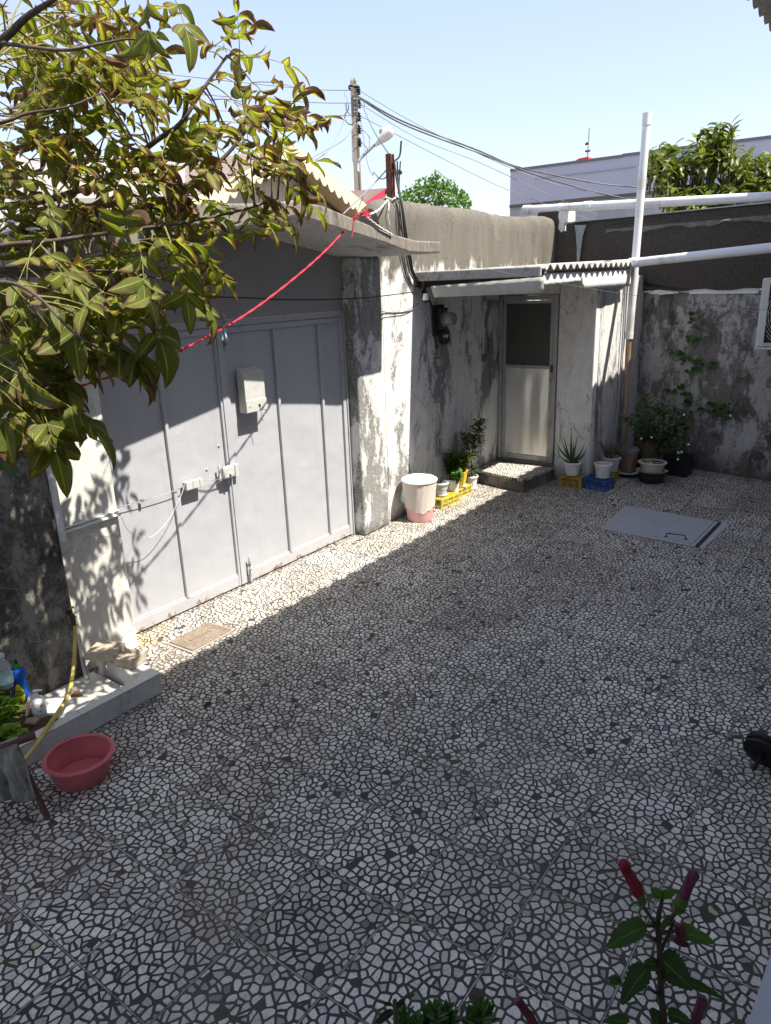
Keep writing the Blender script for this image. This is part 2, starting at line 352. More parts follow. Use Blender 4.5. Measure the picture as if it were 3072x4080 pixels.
    def build(s, name, material, parent=None, smooth=None, bevel=0, label=None, loc=None):
        me = bpy.data.meshes.new(name)
        off = Vector(loc) if loc is not None else Vector((0, 0, 0))
        q_ = parent
        while q_ is not None: off = (off if q_ is not parent else Vector((0, 0, 0)))+q_.location; q_ = q_.parent
        me.from_pydata([tuple(Vector(p)-off) for p in s.v], [], s.f); me.update()
        ms = material if isinstance(material, (list, tuple)) else [material]
        for x in ms: me.materials.append(x)
        if len(ms) > 1: me.polygons.foreach_set('material_index', s.m)
        ca = me.color_attributes.new('leaf', 'FLOAT_COLOR', 'POINT')
        ca.data.foreach_set('color', [x for c in s.c for x in (*c, 1.0)])
        if smooth:
            me.shade_smooth(); me.set_sharp_from_angle(angle=R(smooth))
        o = bpy.data.objects.new(name, me); COL.objects.link(o)
        if parent is not None: o.parent = parent
        elif loc is not None: o.location = off
        if bevel:
            bv = o.modifiers.new('bevel', 'BEVEL'); bv.width = bevel; bv.segments = 2; bv.limit_method = 'ANGLE'; bv.angle_limit = R(40)
            bv.harden_normals = False
        if label: o['label'] = label
        return o
def tag(o, label, cat, group=None):
    o['label'] = label; o['category'] = cat
    if group: o['group'] = group
    return o
def thing(name, label, cat, loc=(0, 0, 0), group=None):
    o = bpy.data.objects.new(name, None); o.empty_display_size = 0.1; COL.objects.link(o); o.location = loc
    return tag(o, label, cat, group)
def setting(o): o['kind'] = 'structure'; return o
def copy_tree(root, loc, label):
    r = root.copy(); COL.objects.link(r); r.location = loc; r['label'] = label
    for ch in list(root.children):
        c = ch.copy(); COL.objects.link(c); c.parent = r
        for g in list(ch.children):
            d = g.copy(); COL.objects.link(d); d.parent = c
    return r
def spline(pts, n=8):
    P = [Vector(p) for p in pts]; P = [P[0]*2-P[1]]+P+[P[-1]*2-P[-2]]; out = []
    for i in range(1, len(P)-2):
        a, b, c, d = P[i-1:i+3]
        for k in range(n):
            t = k/n
            out.append(0.5*((2*b)+(c-a)*t+(2*a-5*b+4*c-d)*t*t+(3*b-a-3*c+d)*t**3))
    out.append(P[-2]); return out
def sag(a, b, s, n=16):
    a, b = Vector(a), Vector(b)
    return [a.lerp(b, i/n)-Vector((0, 0, 4*s*(i/n)*(1-i/n))) for i in range(n+1)]
UP = Vector((0, 0, 1)); EX = Vector((1, 0, 0)); EY = Vector((0, 1, 0))

# ================================================================== SETTING: ground and yard floor
m_ground = mat('dry_earth', (0.16, 0.13, 0.10), 0.95, 0.3, 0.8)
mb = MB(); mb.add([(-400, -400, -0.02), (400, -400, -0.02), (400, 400, -0.02), (-400, 400, -0.02)], [(0, 1, 2, 3)])
setting(mb.build('ground', m_ground))
m_terr = terrazzo('terrazzo_floor')
mb = MB(); mb.box((-4.0, -3.0, -0.06), (1.2, 9.1, 0.0))
setting(mb.build('courtyard_floor', m_terr))
# ================================================================== GATE
GX = -4.0
gp = mat('gate_paint', (0.50, 0.515, 0.55), 0.42, 0.05, 3, bmp=0.12, dirt=(0.40, 0.40, 0.41), dirt_amt=0.15, spec=0.4)
def speckled(name, base, speck, rough=0.4):
    m, t, b = newmat(name); pos = N(t, 'ShaderNodeNewGeometry').outputs['Position']
    v = mapping(t, (1, 1, 0.35), vec=pos)
    c = mix(t, ramp(t, noise(t, v, 70, 2, 0.5), [(0.70, 0.0), (0.74, 0.9)]), base, speck)
    c = mix(t, ramp(t, noise(t, mapping(t, (1, 1, 0.3), loc=(9, 3, 1), vec=pos), 55, 2, 0.5), [(0.72, 0.0), (0.75, 0.5)]), c, tuple(x*0.6 for x in base))
    c = mix(t, ramp(t, noise(t, pos, 2.5, 5, 0.6), [(0.35, 0.0), (0.7, 0.35)]), c, tuple(x*0.84 for x in base))
    z = N(t, 'ShaderNodeSeparateXYZ'); t.links.new(pos, z.inputs[0])
    sm = math_(t, 'ADD', z.outputs[2], math_(t, 'MULTIPLY', noise(t, v, 6, 5, 0.7), 0.7))
    c = mix(t, ramp(t, sm, [(0.32, 0.45), (0.62, 0.0)]), c, (0.42, 0.40, 0.385))      # splashed mud along the foot
    rz = math_(t, 'ADD', z.outputs[2], math_(t, 'MULTIPLY', math_(t, 'SUBTRACT', noise(t, pos, 14, 6, 0.75), 0.5), 0.45))
    c = mix(t, ramp(t, rz, [(-0.06, 0.9), (-0.02, 0.0)]), c, (0.16, 0.08, 0.045))          # rust creeping up from the sill
    c = mix(t, ramp(t, noise(t, mapping(t, (1, 1, 0.5), loc=(2, 7, 4), vec=pos), 24, 4, 0.6), [(0.735, 0.0), (0.76, 0.7)]), c, (0.20, 0.16, 0.13))
    dr = ramp(t, noise(t, mapping(t, (1, 1, 0.05), loc=(2, 1, 4), vec=pos), 16, 4, 0.6), [(0.56, 0.0), (0.75, 0.30)])
    c = mix(t, dr, c, tuple(x*0.70 for x in base))
    t.links.new(c, b.inputs['Base Color']); b.inputs['Roughness'].default_value = rough; b.inputs['Specular IOR Level'].default_value = 0.4
    bump(t, b, math_(t, 'ADD', noise(t, pos, 4, 2, 0.4), math_(t, 'MULTIPLY', noise(t, pos, 60, 3, 0.6), 0.04)), 0.7, 0.020)
    MATS[name] = m; return m
gp = speckled('gate_paint_speckled', (0.39, 0.402, 0.44), (0.54, 0.55, 0.58))
m_rust = mat('rusty_steel', (0.14, 0.05, 0.03), 0.8, 0.4, 20, bmp=0.3, dirt=(0.06, 0.03, 0.022))
m_black = mat('black_plastic', (0.02, 0.02, 0.022), 0.45, 0.2, 20)
m_lockp = mat('cream_grey_lock_paint', (0.47, 0.47, 0.46), 0.35, 0.06, 10, dirt=(0.35, 0.33, 0.30), dirt_amt=0.1)
yc = AX(*c_g(925, 1565), GX).y
ribs_l = [AX(*c_g(625, 1695), GX).y]; ribs_r = [AX(*c_g(1190, 1435), GX).y, AX(*c_g(1410, 1335), GX).y]
GT = 1.955
gate = thing('garage_gate', 'tall grey sheet steel double gate with narrow vertical ribs under concrete canopy', 'gate', (GX, 3.5, 0))
def leafdoor(y0, y1, ribs, lab):
    m = MB(); m.box((GX-0.03, y0, 0.012), (GX, y1, GT))
    o = m.build('gate_leaf', gp, gate, label=lab)
    e = MB()
    for a, b in ((y0+0.002, y0+0.042), (y1-0.042, y1-0.002)): e.box((GX+0.001, a, 0.014), (GX+0.022, b, GT-0.002))
    e.box((GX+0.001, y0+0.043, GT-0.045), (GX+0.02, y1-0.043, GT-0.004)); e.box((GX+0.001, y0+0.043, 0.016), (GX+0.02, y1-0.043, 0.10))
    e.box((GX+0.001, y0+0.043, 0.101), (GX+0.012, y1-0.043, 0.112))
    e.build('gate_frame', gp, o, bevel=0.002)
    for r in ribs:
        q = MB(); q.box((GX+0.002, r-0.013, 0.101), (GX+0.026, r+0.013, GT-0.046)); q.build('rib', gp, o, bevel=0.004)
    return o
leafdoor(2.24, yc-0.004, ribs_l, 'left leaf of the grey gate'); right_leaf = leafdoor(yc+0.004, 4.815, ribs_r, 'right leaf of the grey gate')
m = MB(); m.box((GX+0.023, yc-0.028, 0.02), (GX+0.032, yc+0.022, GT-0.01)); m.build('cover_strip', gp, gate, bevel=0.002)
# outer frame, fixed sheet above
m = MB(); m.box((GX-0.03, 4.818, 0.0), (GX+0.03, 4.838, GT+0.05)); m.box((GX-0.03, 2.2, GT+0.001), (GX+0.023, 4.817, GT+0.045)); m.build('outer_frame', gp, gate, bevel=0.003)
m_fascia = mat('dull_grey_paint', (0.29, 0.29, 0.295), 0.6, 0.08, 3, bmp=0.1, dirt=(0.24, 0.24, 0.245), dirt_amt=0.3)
SX = -3.28
slab_low_px = [(323, 528), (545.6, 486), (646, 466)]
low = [AX(*p, SX) for p in slab_low_px] + [AX(*c_e(a, b), SX) for a, b in ((640, 1120), (900, 1200), (1000, 1240), (1060, 1260), (1150, 1265), (1258, 1263))]
def yz(p): return (p.y, p.z)
L2 = [yz(p) for p in low]; print('SLAB', [(round(a, 2), round(b, 2)) for a, b in L2])
slope = (L2[2][1]-L2[0][1])/(L2[2][0]-L2[0][0])
L2 = [(1.9, L2[0][1]-slope*(L2[0][0]-1.9)*1.0)]+L2
def slabz(y, off=0):
    for (a, za), (b, zb) in zip(L2, L2[1:]):
        if a <= y <= b: return za+(zb-za)*(y-a)/(b-a)+off
    return L2[0][1] if y < L2[0][0] else L2[-1][1]
ys = [1.95+i*0.08 for i in range(36)]; ys = [y for y in ys if y < 4.83]+[4.836]
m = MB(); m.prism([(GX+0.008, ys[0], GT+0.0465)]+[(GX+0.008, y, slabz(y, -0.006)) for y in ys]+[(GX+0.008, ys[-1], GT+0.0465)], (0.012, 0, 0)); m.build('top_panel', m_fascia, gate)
# sliding bolts
m_bolt = mat('chipped_bolt', (0.45, 0.46, 0.48), 0.5, 0.4, 60, bmp=0.1, dirt=(0.03, 0.03, 0.03), dirt_amt=0.5)
m = MB(); p = AX(*c_g(952, 1500), GX+0.03); m.tube([(GX+0.045, p.y+0.02, -0.0), (GX+0.045, p.y+0.02, 0.23)], 0.009); m.box((GX+0.024, p.y, 0.06), (GX+0.04, p.y+0.045, 0.19)); m.tube([(GX+0.045, p.y+0.02, 0.13), (GX+0.085, p.y+0.01, 0.13)], 0.006); m.build('drop_bolt', m_bolt, gate, smooth=40)
m = MB(); p = AX(*c_g(825, 200), GX+0.03); m.tube([(GX+0.045, p.y, GT-0.16), (GX+0.045, p.y, GT+0.09)], 0.008); m.box((GX+0.024, p.y-0.02, GT-0.13), (GX+0.04, p.y+0.025, GT-0.02)); m.tube([(GX+0.045, p.y, GT-0.07), (GX+0.085, p.y-0.01, GT-0.08)], 0.006); m.build('top_bolt', m_bolt, gate, smooth=40)
# lock
p = AX(*c_g(845, 938), GX+0.03)
m = MB(); m.box((GX+0.034, p.y-0.075, p.z-0.045), (GX+0.075, p.y+0.03, p.z+0.045)); lock = m.build('door_lock', m_lockp, gate, bevel=0.012, smooth=40)
m = MB(); m.box((GX+0.033, p.y-0.095, p.z-0.055), (GX+0.043, p.y-0.078, p.z+0.06)); m.build('lock_plate', m_lockp, lock)
m = MB(); m.box((GX+0.034, p.y+0.036, p.z-0.055), (GX+0.07, p.y+0.068, p.z+0.045)); m.build('strike_box', m_lockp, gate, bevel=0.005)
m = MB(); m.lathe((GX+0.075, p.y-0.02, p.z-0.012), [(0.010, 0), (0.010, 0.018), (0.006, 0.02)], 16, axis=EX); m.build('lock_knob', m_lockp, lock, smooth=40)
lp = p.copy()
m_zinc0 = mat('dull_zinc', (0.38, 0.38, 0.37), 0.45, 0.2, 60, metal=0.6)
# opener box + chain on the left leaf
p = AX(*c_g(655, 1010), GX+0.04)
m = MB(); m.box((GX+0.024, p.y-0.085, p.z-0.026), (GX+0.07, p.y+0.065, p.z+0.030)); ob = m.build('opener_box', m_lockp, gate, bevel=0.003)
for q in (-0.03, 0.03): m = MB(); m.box((GX+0.0235, p.y+q-0.002, p.z-0.028), (GX+0.0715, p.y+q+0.002, p.z+0.032)); m.build('tie_wire', m_zinc0, ob)
def chain(a, b, s, name, par, mt, n=14):
    pts = sag(a, b, s, n); m = MB()
    for i in range(n):
        c = (pts[i]+pts[i+1])/2; d = (pts[i+1]-pts[i]); l = d.length*0.62; d.normalize(); sd = EX if i % 2 else d.cross(EX).normalized()
        m.tube([c+d*l*math.cos(t)+sd*0.0042*math.sin(t) for t in [k*math.pi/4 for k in range(9)]], 0.0011, 5, cap=False)
    return m.build(name, mt, par, smooth=60)
m_zinc = mat('dull_zinc', (0.38, 0.38, 0.37), 0.45, 0.2, 60, metal=0.6)
chain((GX+0.05, p.y+0.068, p.z+0.02), (GX+0.05, lp.y-0.08, lp.z-0.035), 0.012, 'chain', gate, m_zinc)
chain((GX+0.03, p.y+0.062, p.z-0.02), (GX+0.03, lp.y-0.09, lp.z-0.06), 0.02, 'chain', gate, m_zinc)
m = MB(); a = (GX+0.04, p.y-0.085, p.z); e_ = AX(*c_g(235, 1140), GX+0.03); m.tube(sag(a, e_, 0.01, 10), 0.0022, 6)
k_ = AX(*c_g(368, 1102), GX+0.03); m.lathe((GX+0.02, k_.y, k_.z), [(0.012, 0), (0.012, 0.02)], 10, axis=EX); m.build('pull_wire', m_zinc, gate, smooth=60)
for a, b in ((793, 800), (726, 930)):
    q = AX(*c_g(a, b), GX); m = MB(); m.lathe((GX, q.y, q.z), [(0.009, 0), (0.009, 0.006), (0.004, 0.009)], 14, axis=EX); m.build('bolt_head', gp, gate, smooth=50)
# thin white cable hanging from the opener to the trunking
m_wcable = mat('white_cable', (0.62, 0.62, 0.60), 0.5, 0.05)
cp = spline([AX(*c_g(255, 1195), -3.84), AX(*c_g(290, 1265), -3.86), AX(*c_g(350, 1298), -3.88), AX(*c_g(430, 1298), -3.9), AX(*c_g(520, 1200), -3.92), AX(*c_g(585, 1075), -3.94), Vector((GX+0.05, p.y-0.08, p.z+0.03))], 6)
m = MB(); m.tube(cp, 0.0017, 6); tag(m.build('hanging_cable', m_wcable, smooth=60), 'thin white cable hanging in a loop from opener box on gate', 'cable')
# mail box hung on the right leaf
mbx = thing('mailbox', 'pale grey steel letter box hung on the right leaf of gate', 'letter box', (GX+0.03, 3.66, 1.33))
m = MB(); y0, y1 = 3.575, 3.775; x0, x1 = GX+0.026, GX+0.10
pr = [(x0, y0, 1.335), (x1, y0, 1.335), (x1, y0, 1.625), (x0, y0, 1.655)]
m.prism(pr, (0, y1-y0, 0)); m.build('box_body', m_lockp, mbx, bevel=0.003)
m = MB(); m.box((x1+0.001, y0-0.003, 1.338), (x1+0.006, y1+0.003, 1.425)); m.build('flap', m_lockp, mbx, bevel=0.002)
m = MB(); m.lathe((x1+0.006, y0+0.03, 1.385), [(0.009, 0), (0.009, 0.004)], 14, axis=EX); m.build('keyhole_cover', m_lockp, mbx, smooth=40)
m = MB()
for k in range(4):
    an = k*math.pi/4+0.4; m.box((x1+0.0065, y1-0.075-0.012, 1.376), (x1+0.0085, y1-0.075+0.012, 1.380)) if k == 0 else m.frame((x1+0.0065, y1-0.075, 1.378), EX, Vector((0, math.cos(an), math.sin(an))), Vector((0, -math.sin(an), math.cos(an))), (0, -0.012, -0.0022), (0.002+k*0.0003, 0.012, 0.0022))
m.build('star_lock', m_black, mbx)
chain((x1+0.01, y1-0.075, 1.37), (x1+0.01, y1-0.058, 1.255), 0.0, 'key_chain', mbx, m_zinc, 10)

# ================================================================== CANOPY, PIERS, WALLS
m_conc = mat('old_concrete', (0.21, 0.192, 0.168), 0.95, 0.28, 25, bmp=0.5, dirt=(0.11, 0.10, 0.09), dirt_amt=0.35, spec=0.1, bdist=0.006, stretch=3)
m_soffit = plaster('canopy_soffit_paint', (0.62, 0.61, 0.60), (0.33, 0.33, 0.33), (0.09, 0.09, 0.09), 0.75, 0.25, seed=3, zs=1, sc=1.2)
top = [yz(AX(*c_e(a, b), SX)) for a, b in ((1260, 1188), (1100, 1180), (930, 1135), (700, 1040), (480, 950), (300, 910), (140, 935))]
top.append((L2[1][0], top[-1][1]-0.05)); top.append((1.9, L2[0][1]+0.15))
m = MB()
poly = [(SX, y, z) for y, z in L2]+[(SX, y, z) for y, z in top]
m.prism([Vector(p) for p in poly], (-1.15, 0, 0)); can = m.build('concrete_canopy', [m_conc, m_soffit], bevel=0.012)
for k_ in range(len(L2)-1): can.data.polygons[2+k_].material_index = 1
tag(can, 'thin gabled concrete canopy slab jutting out over the grey gate', 'canopy')
m_pier_r = plaster('pier_paint_right', (0.72, 0.72, 0.70), (0.25, 0.25, 0.245), (0.075, 0.075, 0.078), 0.46, 0.50, seed=1, sc=1.1, foot=0.12)
m_pier_l = plaster('pier_paint_left', (0.70, 0.69, 0.65), (0.40, 0.385, 0.35), (0.17, 0.16, 0.14), 0.85, 0.22, seed=5, sc=1.0)
m_wall = plaster('side_wall_paint', (0.78, 0.775, 0.765), (0.25, 0.245, 0.245), (0.075, 0.075, 0.075), 0.63, 0.44, seed=2, upper=(0.145, 0.133, 0.114), upz=2.25, foot=0.15)
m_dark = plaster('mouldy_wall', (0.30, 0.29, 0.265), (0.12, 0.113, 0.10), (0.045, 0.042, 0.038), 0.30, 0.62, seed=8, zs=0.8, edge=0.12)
m = MB(); m.box((-4.12, 4.842, 0), (-3.86, 5.225, 2.422)); tag(m.build('gate_pier', m_pier_r, bevel=0.015), 'peeling white pier between the gate hinge side and pink bin', 'pier')
m = MB(); m.box((-4.15, 1.955, 0), (-3.82, 2.375, 2.30)); tag(m.build('gate_pier', m_pier_l, bevel=0.012), 'sunlit white pier left of the gate above the two stones', 'pier')
# left boundary wall
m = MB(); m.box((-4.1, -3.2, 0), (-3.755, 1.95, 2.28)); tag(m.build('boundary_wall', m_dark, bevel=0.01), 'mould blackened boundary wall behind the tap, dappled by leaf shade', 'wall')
# side wall beyond the pier, upper part set back a little and rounded on top
m = MB(); WX = -3.91
prof = [(-4.13, 0), (WX, 0), (WX, 2.0), (WX, 2.72), (WX-0.004, 2.78), (WX-0.016, 2.83), (WX-0.036, 2.87), (WX-0.065, 2.895), (WX-0.10, 2.905), (WX-0.15, 2.90), (-4.13, 2.86)]
ysw = [5.30, 5.33, 5.40]+[5.5+.1*k for k in range(36)]; vs = []
for i, y in enumerate(ysw):
    for (x, z) in prof:
        dz = 0 if z < 2.5 else ((-0.09, -.05, -.02)[i] if i < 3 else 0)+.045*(mnoise.noise(Vector((y*1.4, 3.3, 0)))+.4*mnoise.noise(Vector((y*6, 1.3, x*9)))); vs.append((x, y, z+dz))
n = len(prof); fs = [(i*n+j, i*n+(j+1) % n, (i+1)*n+(j+1) % n, (i+1)*n+j) for i in range(len(ysw)-1) for j in range(n)]
fs += [tuple(range(n)), tuple(reversed([(len(ysw)-1)*n+j for j in range(n)]))]
m.add(vs, fs); side_wall = m.build('boundary_wall', m_wall, smooth=35); tag(side_wall, 'tall side wall of bare brown concrete above flaking white paint', 'wall')
import bmesh
bm = bmesh.new(); bm.from_mesh(side_wall.data); bmesh.ops.recalc_face_normals(bm, faces=bm.faces); bm.to_mesh(side_wall.data); bm.free()
m = MB(); m.box((-4.125, 5.226, 0), (WX-0.004, 5.298, 2.44)); m.build('wall_return', m_wall, side_wall)
# rear wall: line from measured foot points
P0 = Vector((-4.2, 9.14, 0)); P1 = Vector((1.3, 8.06, 0)); dW = (P1-P0).normalized(); nW = Vector((-dW.y, dW.x, 0))   # nW points away from the camera
def RW(x): return P0.y+(P1.y-P0.y)*(x-P0.x)/(P1.x-P0.x)
m_rear = plaster('rear_wall_paint', (0.44, 0.43, 0.425), (0.17, 0.157, 0.148), (0.05, 0.046, 0.04), 0.45, 0.54, seed=11, sc=1.7, zs=0.6, red=0.9, foot=0.32, edge=0.07)
m_band = mat('black_weathered_render', (0.066, 0.058, 0.049), 0.95, 0.55, 90, bmp=0.5, dirt=(0.085, 0.072, 0.06), dirt_amt=0.25, stretch=1.6, spec=0.1)
rear = thing('rear_wall', 'back wall with patchy flaking paint under a blackened upper band', 'wall', tuple(P0))
Lw = (P1-P0).length
m = MB(); m.frame(P0, dW, nW, UP, (0, 0, 0), (Lw, 0.2, 2.0)); m.build('lower_wall', m_rear, rear)
m = MB(); ztop = 2.84
nn = 40; vs = []; fs = []
for i in range(nn+1):
    s_ = Lw*i/nn; z0 = 2.02+0.012*math.sin(i*1.7); 
    for (q, z) in ((-0.035, z0), (-0.045, 2.3), (-0.04, ztop-0.1+0.02*math.sin(i*0.9)), (0.0, ztop-0.07+0.02*math.sin(i*1.3)), (0.01, ztop), (0.2, ztop), (0.2, z0)):
        vs.append(P0+dW*s_+nW*q+UP*z)
n = 7; fs = [(i*n+j, (i+1)*n+j, (i+1)*n+(j+1) % n, i*n+(j+1) % n) for i in range(nn) for j in range(n)]+[tuple(range(n)), tuple(nn*n+j for j in reversed(range(n)))]
m.add(vs, fs); m.build('upper_band', m_band, rear)
m_cap = mat('cracked_mortar_cap', (0.13, 0.12, 0.108), 0.95, 0.35, 18, bmp=0.5)
m = MB(); vs = []
for i in range(nn+1):
    s_ = 1.0+(Lw-1.0)*i/nn; a = 0.018*math.sin(i*1.1)+0.012*math.sin(i*2.7)
    for (q, z) in ((-0.047, ztop-0.16+a), (-0.062, ztop-0.15+a), (-0.05, ztop-0.115), (-0.02, ztop-0.105)): vs.append(P0+dW*s_+nW*q+UP*z)
m.add(vs, [(i*4+j, (i+1)*4+j, (i+1)*4+(j+1) % 4, i*4+(j+1) % 4) for i in range(nn) for j in range(4)]+[(0, 1, 2, 3), tuple(nn*4+j for j in (3, 2, 1, 0))]); m.build('mortar_ledge', m_cap, rear)
# raised corner block with flaking white cheek
a = AY(*c_r(485, 905), RW(-3.6)).x; b_ = a+0.10
m = MB(); m.frame(P0, dW, nW, UP, (0.0, -0.05, 2.0), ((a-P0.x)/dW.x, 0.19, 3.0)); m.build('corner_block', m_band, rear, bevel=0.02)
m_flake = plaster('flaking_white', (0.74, 0.73, 0.66), (0.3, 0.28, 0.24), (0.1, 0.1, 0.09), 0.8, 0.1, seed=4, sc=2)
m = MB(); s0 = (a-P0.x)/dW.x; m.prism([P0+dW*(s0+a_)+UP*z-nW*0.056 for a_, z in ((-.035, 2.99), (-.05, 2.93), (-.03, 2.86), (-.045, 2.79), (.0, 2.74), (.035, 2.755), (.03, 2.82), (.055, 2.86), (.05, 2.985))], nW*0.22); m.build('peeling_cheek', m_flake, rear)
m = MB(); pr = [c_r(553, 920), c_r(618, 918), c_r(598, 985), c_r(588, 1060), c_r(578, 1140), c_r(566, 1140), c_r(566, 1050), c_r(560, 960)]
pts = [AY(X, Y, RW(-3.4)-0.07) for X, Y in pr]
m.prism(pts, (0, 0.012, 0)); m.build('dried_mortar_run', mat('pale_mortar', (0.26, 0.27, 0.27), 0.8, 0.2, 30), rear)
m_metal = mat('dull_white_metal', (0.74, 0.74, 0.73), 0.4, 0.08, 12)
m = MB(); m.frame(P0, dW, nW, UP, (s0+0.13, -0.02, ztop+0.004), (Lw, 0.18, ztop+0.016)); m.build('flashing', mat('grey_flashing', (0.33, 0.34, 0.34), 0.4, 0.2, 10, metal=0.4), rear)

# ================================================================== OUTHOUSE (booth with corrugated roof)
booth = thing('outhouse', 'small whitewashed outhouse with corrugated roof in the yard corner', 'outhouse', (-3.3, 7.6, 0))
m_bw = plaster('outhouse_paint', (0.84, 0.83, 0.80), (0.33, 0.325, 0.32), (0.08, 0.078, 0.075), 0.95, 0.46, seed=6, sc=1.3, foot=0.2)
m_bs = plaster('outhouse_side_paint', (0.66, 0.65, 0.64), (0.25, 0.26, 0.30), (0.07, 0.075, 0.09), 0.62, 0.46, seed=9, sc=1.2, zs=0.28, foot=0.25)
DY = 7.52; DL, DR = AY(1062, 985, DY).x, AY(1196, 1000, DY).x; DT, DB = 2.03, 0.16
BX = -2.78
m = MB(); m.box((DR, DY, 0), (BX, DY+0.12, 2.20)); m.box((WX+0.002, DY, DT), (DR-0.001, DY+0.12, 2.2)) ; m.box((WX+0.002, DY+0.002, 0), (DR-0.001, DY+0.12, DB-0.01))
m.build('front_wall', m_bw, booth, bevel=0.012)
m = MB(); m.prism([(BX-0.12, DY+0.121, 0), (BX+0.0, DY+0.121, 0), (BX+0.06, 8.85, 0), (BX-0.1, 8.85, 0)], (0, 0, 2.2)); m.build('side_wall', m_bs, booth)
m_al = mat('old_aluminium', (0.36, 0.37, 0.38), 0.45, 0.15, 12, metal=0.3, dirt=(0.17, 0.165, 0.16), dirt_amt=0.3)
m = MB(); fw = 0.045; dl, dr = max(DL, WX+0.01), DR-0.004
m.box((dl, DY-0.02, DB), (dl+fw, DY+0.03, DT-0.001)); m.box((dr-fw, DY-0.02, DB), (dr, DY+0.03, DT-0.001)); m.box((dl+fw+0.001, DY-0.02, DT-0.05), (dr-fw-0.001, DY+0.03, DT-0.001))
m.build('door_frame', m_al, booth, bevel=0.003)
dr_o = MB(); a0, a1 = dl+fw+0.004, dr-fw-0.004; mid = AY(1130, 792, DY).z
dr_o.box((a0, DY-0.012, DB+0.025), (a0+0.035, DY+0.018, DT-0.056)); dr_o.box((a1-0.035, DY-0.012, DB+0.025), (a1, DY+0.018, DT-0.056))
for z0, z1 in ((DB+0.025, DB+0.085), (mid-0.018, mid+0.018), (DT-0.086, DT-0.056)): dr_o.box((a0+0.036, DY-0.011, z0), (a1-0.036, DY+0.017, z1))
door = dr_o.build('door', m_al, booth, bevel=0.002)
def sheetmat():
    m, t, b = newmat('dented_zinc_sheet'); pos = N(t, 'ShaderNodeNewGeometry').outputs['Position']
    c = mix(t, noise(t, pos, 8, 4, 0.6), (0.68, 0.68, 0.66), (0.80, 0.80, 0.77))
    t.links.new(c, b.inputs['Base Color']); b.inputs['Metallic'].default_value = 0.55; b.inputs['Roughness'].default_value = 0.33
    v = mapping(t, (1, 1, 0.22), vec=pos); bump(t, b, noise(t, v, 5, 2, 0.4, 0.5), 0.9, 0.03); return m
m_sheet = sheetmat()
m = MB(); nx, nz = 26, 24; px0, px1, pz0, pz1 = a0+0.03, a1-0.03, DB+0.08, mid-0.016; vs = []
for j in range(nz+1):
    for i in range(nx+1):
        u_, v_ = i/nx, j/nz; env = math.sin(math.pi*u_)*min(1, 6*v_*(1-v_))
        vs.append((px0+(px1-px0)*u_, DY+0.004-env*(0.004+0.007*math.sin(u_*15+1.2*math.sin(v_*3)+0.6)), pz0+(pz1-pz0)*v_))
m.add(vs, [(j*(nx+1)+i, j*(nx+1)+i+1, (j+1)*(nx+1)+i+1, (j+1)*(nx+1)+i) for j in range(nz) for i in range(nx)])
for i in range(22):
    q = Vector((px0+rnd.random()*(px1-px0), DY-0.003, pz0+rnd.random()*(pz1-pz0))); m.lathe(q, [(0.005, 0), (0.004, 0.004), (0.001, 0.006)], 8, axis=-EY)
m.build('metal_panel', m_sheet, door, smooth=50)
m_glassd = mat('dusty_dark_glass', (0.06, 0.061, 0.058), 0.55, 0.1, 5, bmp=0, spec=0.5)
m = MB(); m.box((a0+0.034, DY+0.0, mid+0.017), (a1-0.034, DY+0.006, DT-0.085)); m.build('window_pane', m_glassd, door)
m = MB(); q = AY(1196, 795, DY-0.03); m.box((a1-0.01, DY-0.045, mid-0.05), (a1+0.012, DY-0.021, mid+0.03)); m.build('latch', m_rust, door, bevel=0.002)
m = MB(); m.box((dl-0.02, DY-0.07, 0.152), (dr+0.02, DY-0.021, DB-0.002)); m.box((dl-0.01, DY-0.055, DB-0.001), (dr+0.012, DY-0.022, DB+0.02)); m.build('threshold', m_cap, booth, bevel=0.006)
# roof: asbestos sheets corrugated along X
m_asb = mat('asbestos_cement', (0.36, 0.35, 0.325), 0.95, 0.2, 30, bmp=0.5, dirt=(0.16, 0.155, 0.14), dirt_amt=0.3)
C0 = Vector((-2.63, 5.86, 2.285)); ye = 8.30
def roofz(x, y): return 2.285 + (C0.x-x)*(-0.015) + (y-5.86)*0.012
vs = []; ny = 190; xs_ = [C0.x+0.02, -3.0, -3.5, WX-0.0]
for i in range(ny+1):
    y = C0.y-0.03+(ye-C0.y)*i/ny
    for x in xs_:
        for th in (0.0, 0.009): vs.append((x, y, roofz(x, y)+0.022*math.sin(2*math.pi*(y-C0.y)/0.146-1.2)+th))
nxr = len(xs_)*2; fs = []
for i in range(ny):
    for k in range(len(xs_)-1):
        a = i*nxr+k*2; b2 = (i+1)*nxr+k*2
        fs += [(a, b2, b2+2, a+2), (a+1, a+3, b2+3, b2+1)]
    a = i*nxr; b2 = (i+1)*nxr; fs += [(a, a+1, b2+1, b2)]
m = MB(); m.add(vs, fs); roof = m.build('corrugated_roof', m_asb, booth, smooth=60)
m = MB(); m.box((WX+0.005, 5.80, 2.215), (C0.x-0.01, 5.83, 2.300)); ed = m.build('edge_board', m_asb, booth, bevel=0.01)
m_tin = mat('crumpled_white_tin', (0.36, 0.365, 0.33), 0.5, 0.1, 6, bmp=0.3, dirt=(0.45, 0.44, 0.40), dirt_amt=0.3)
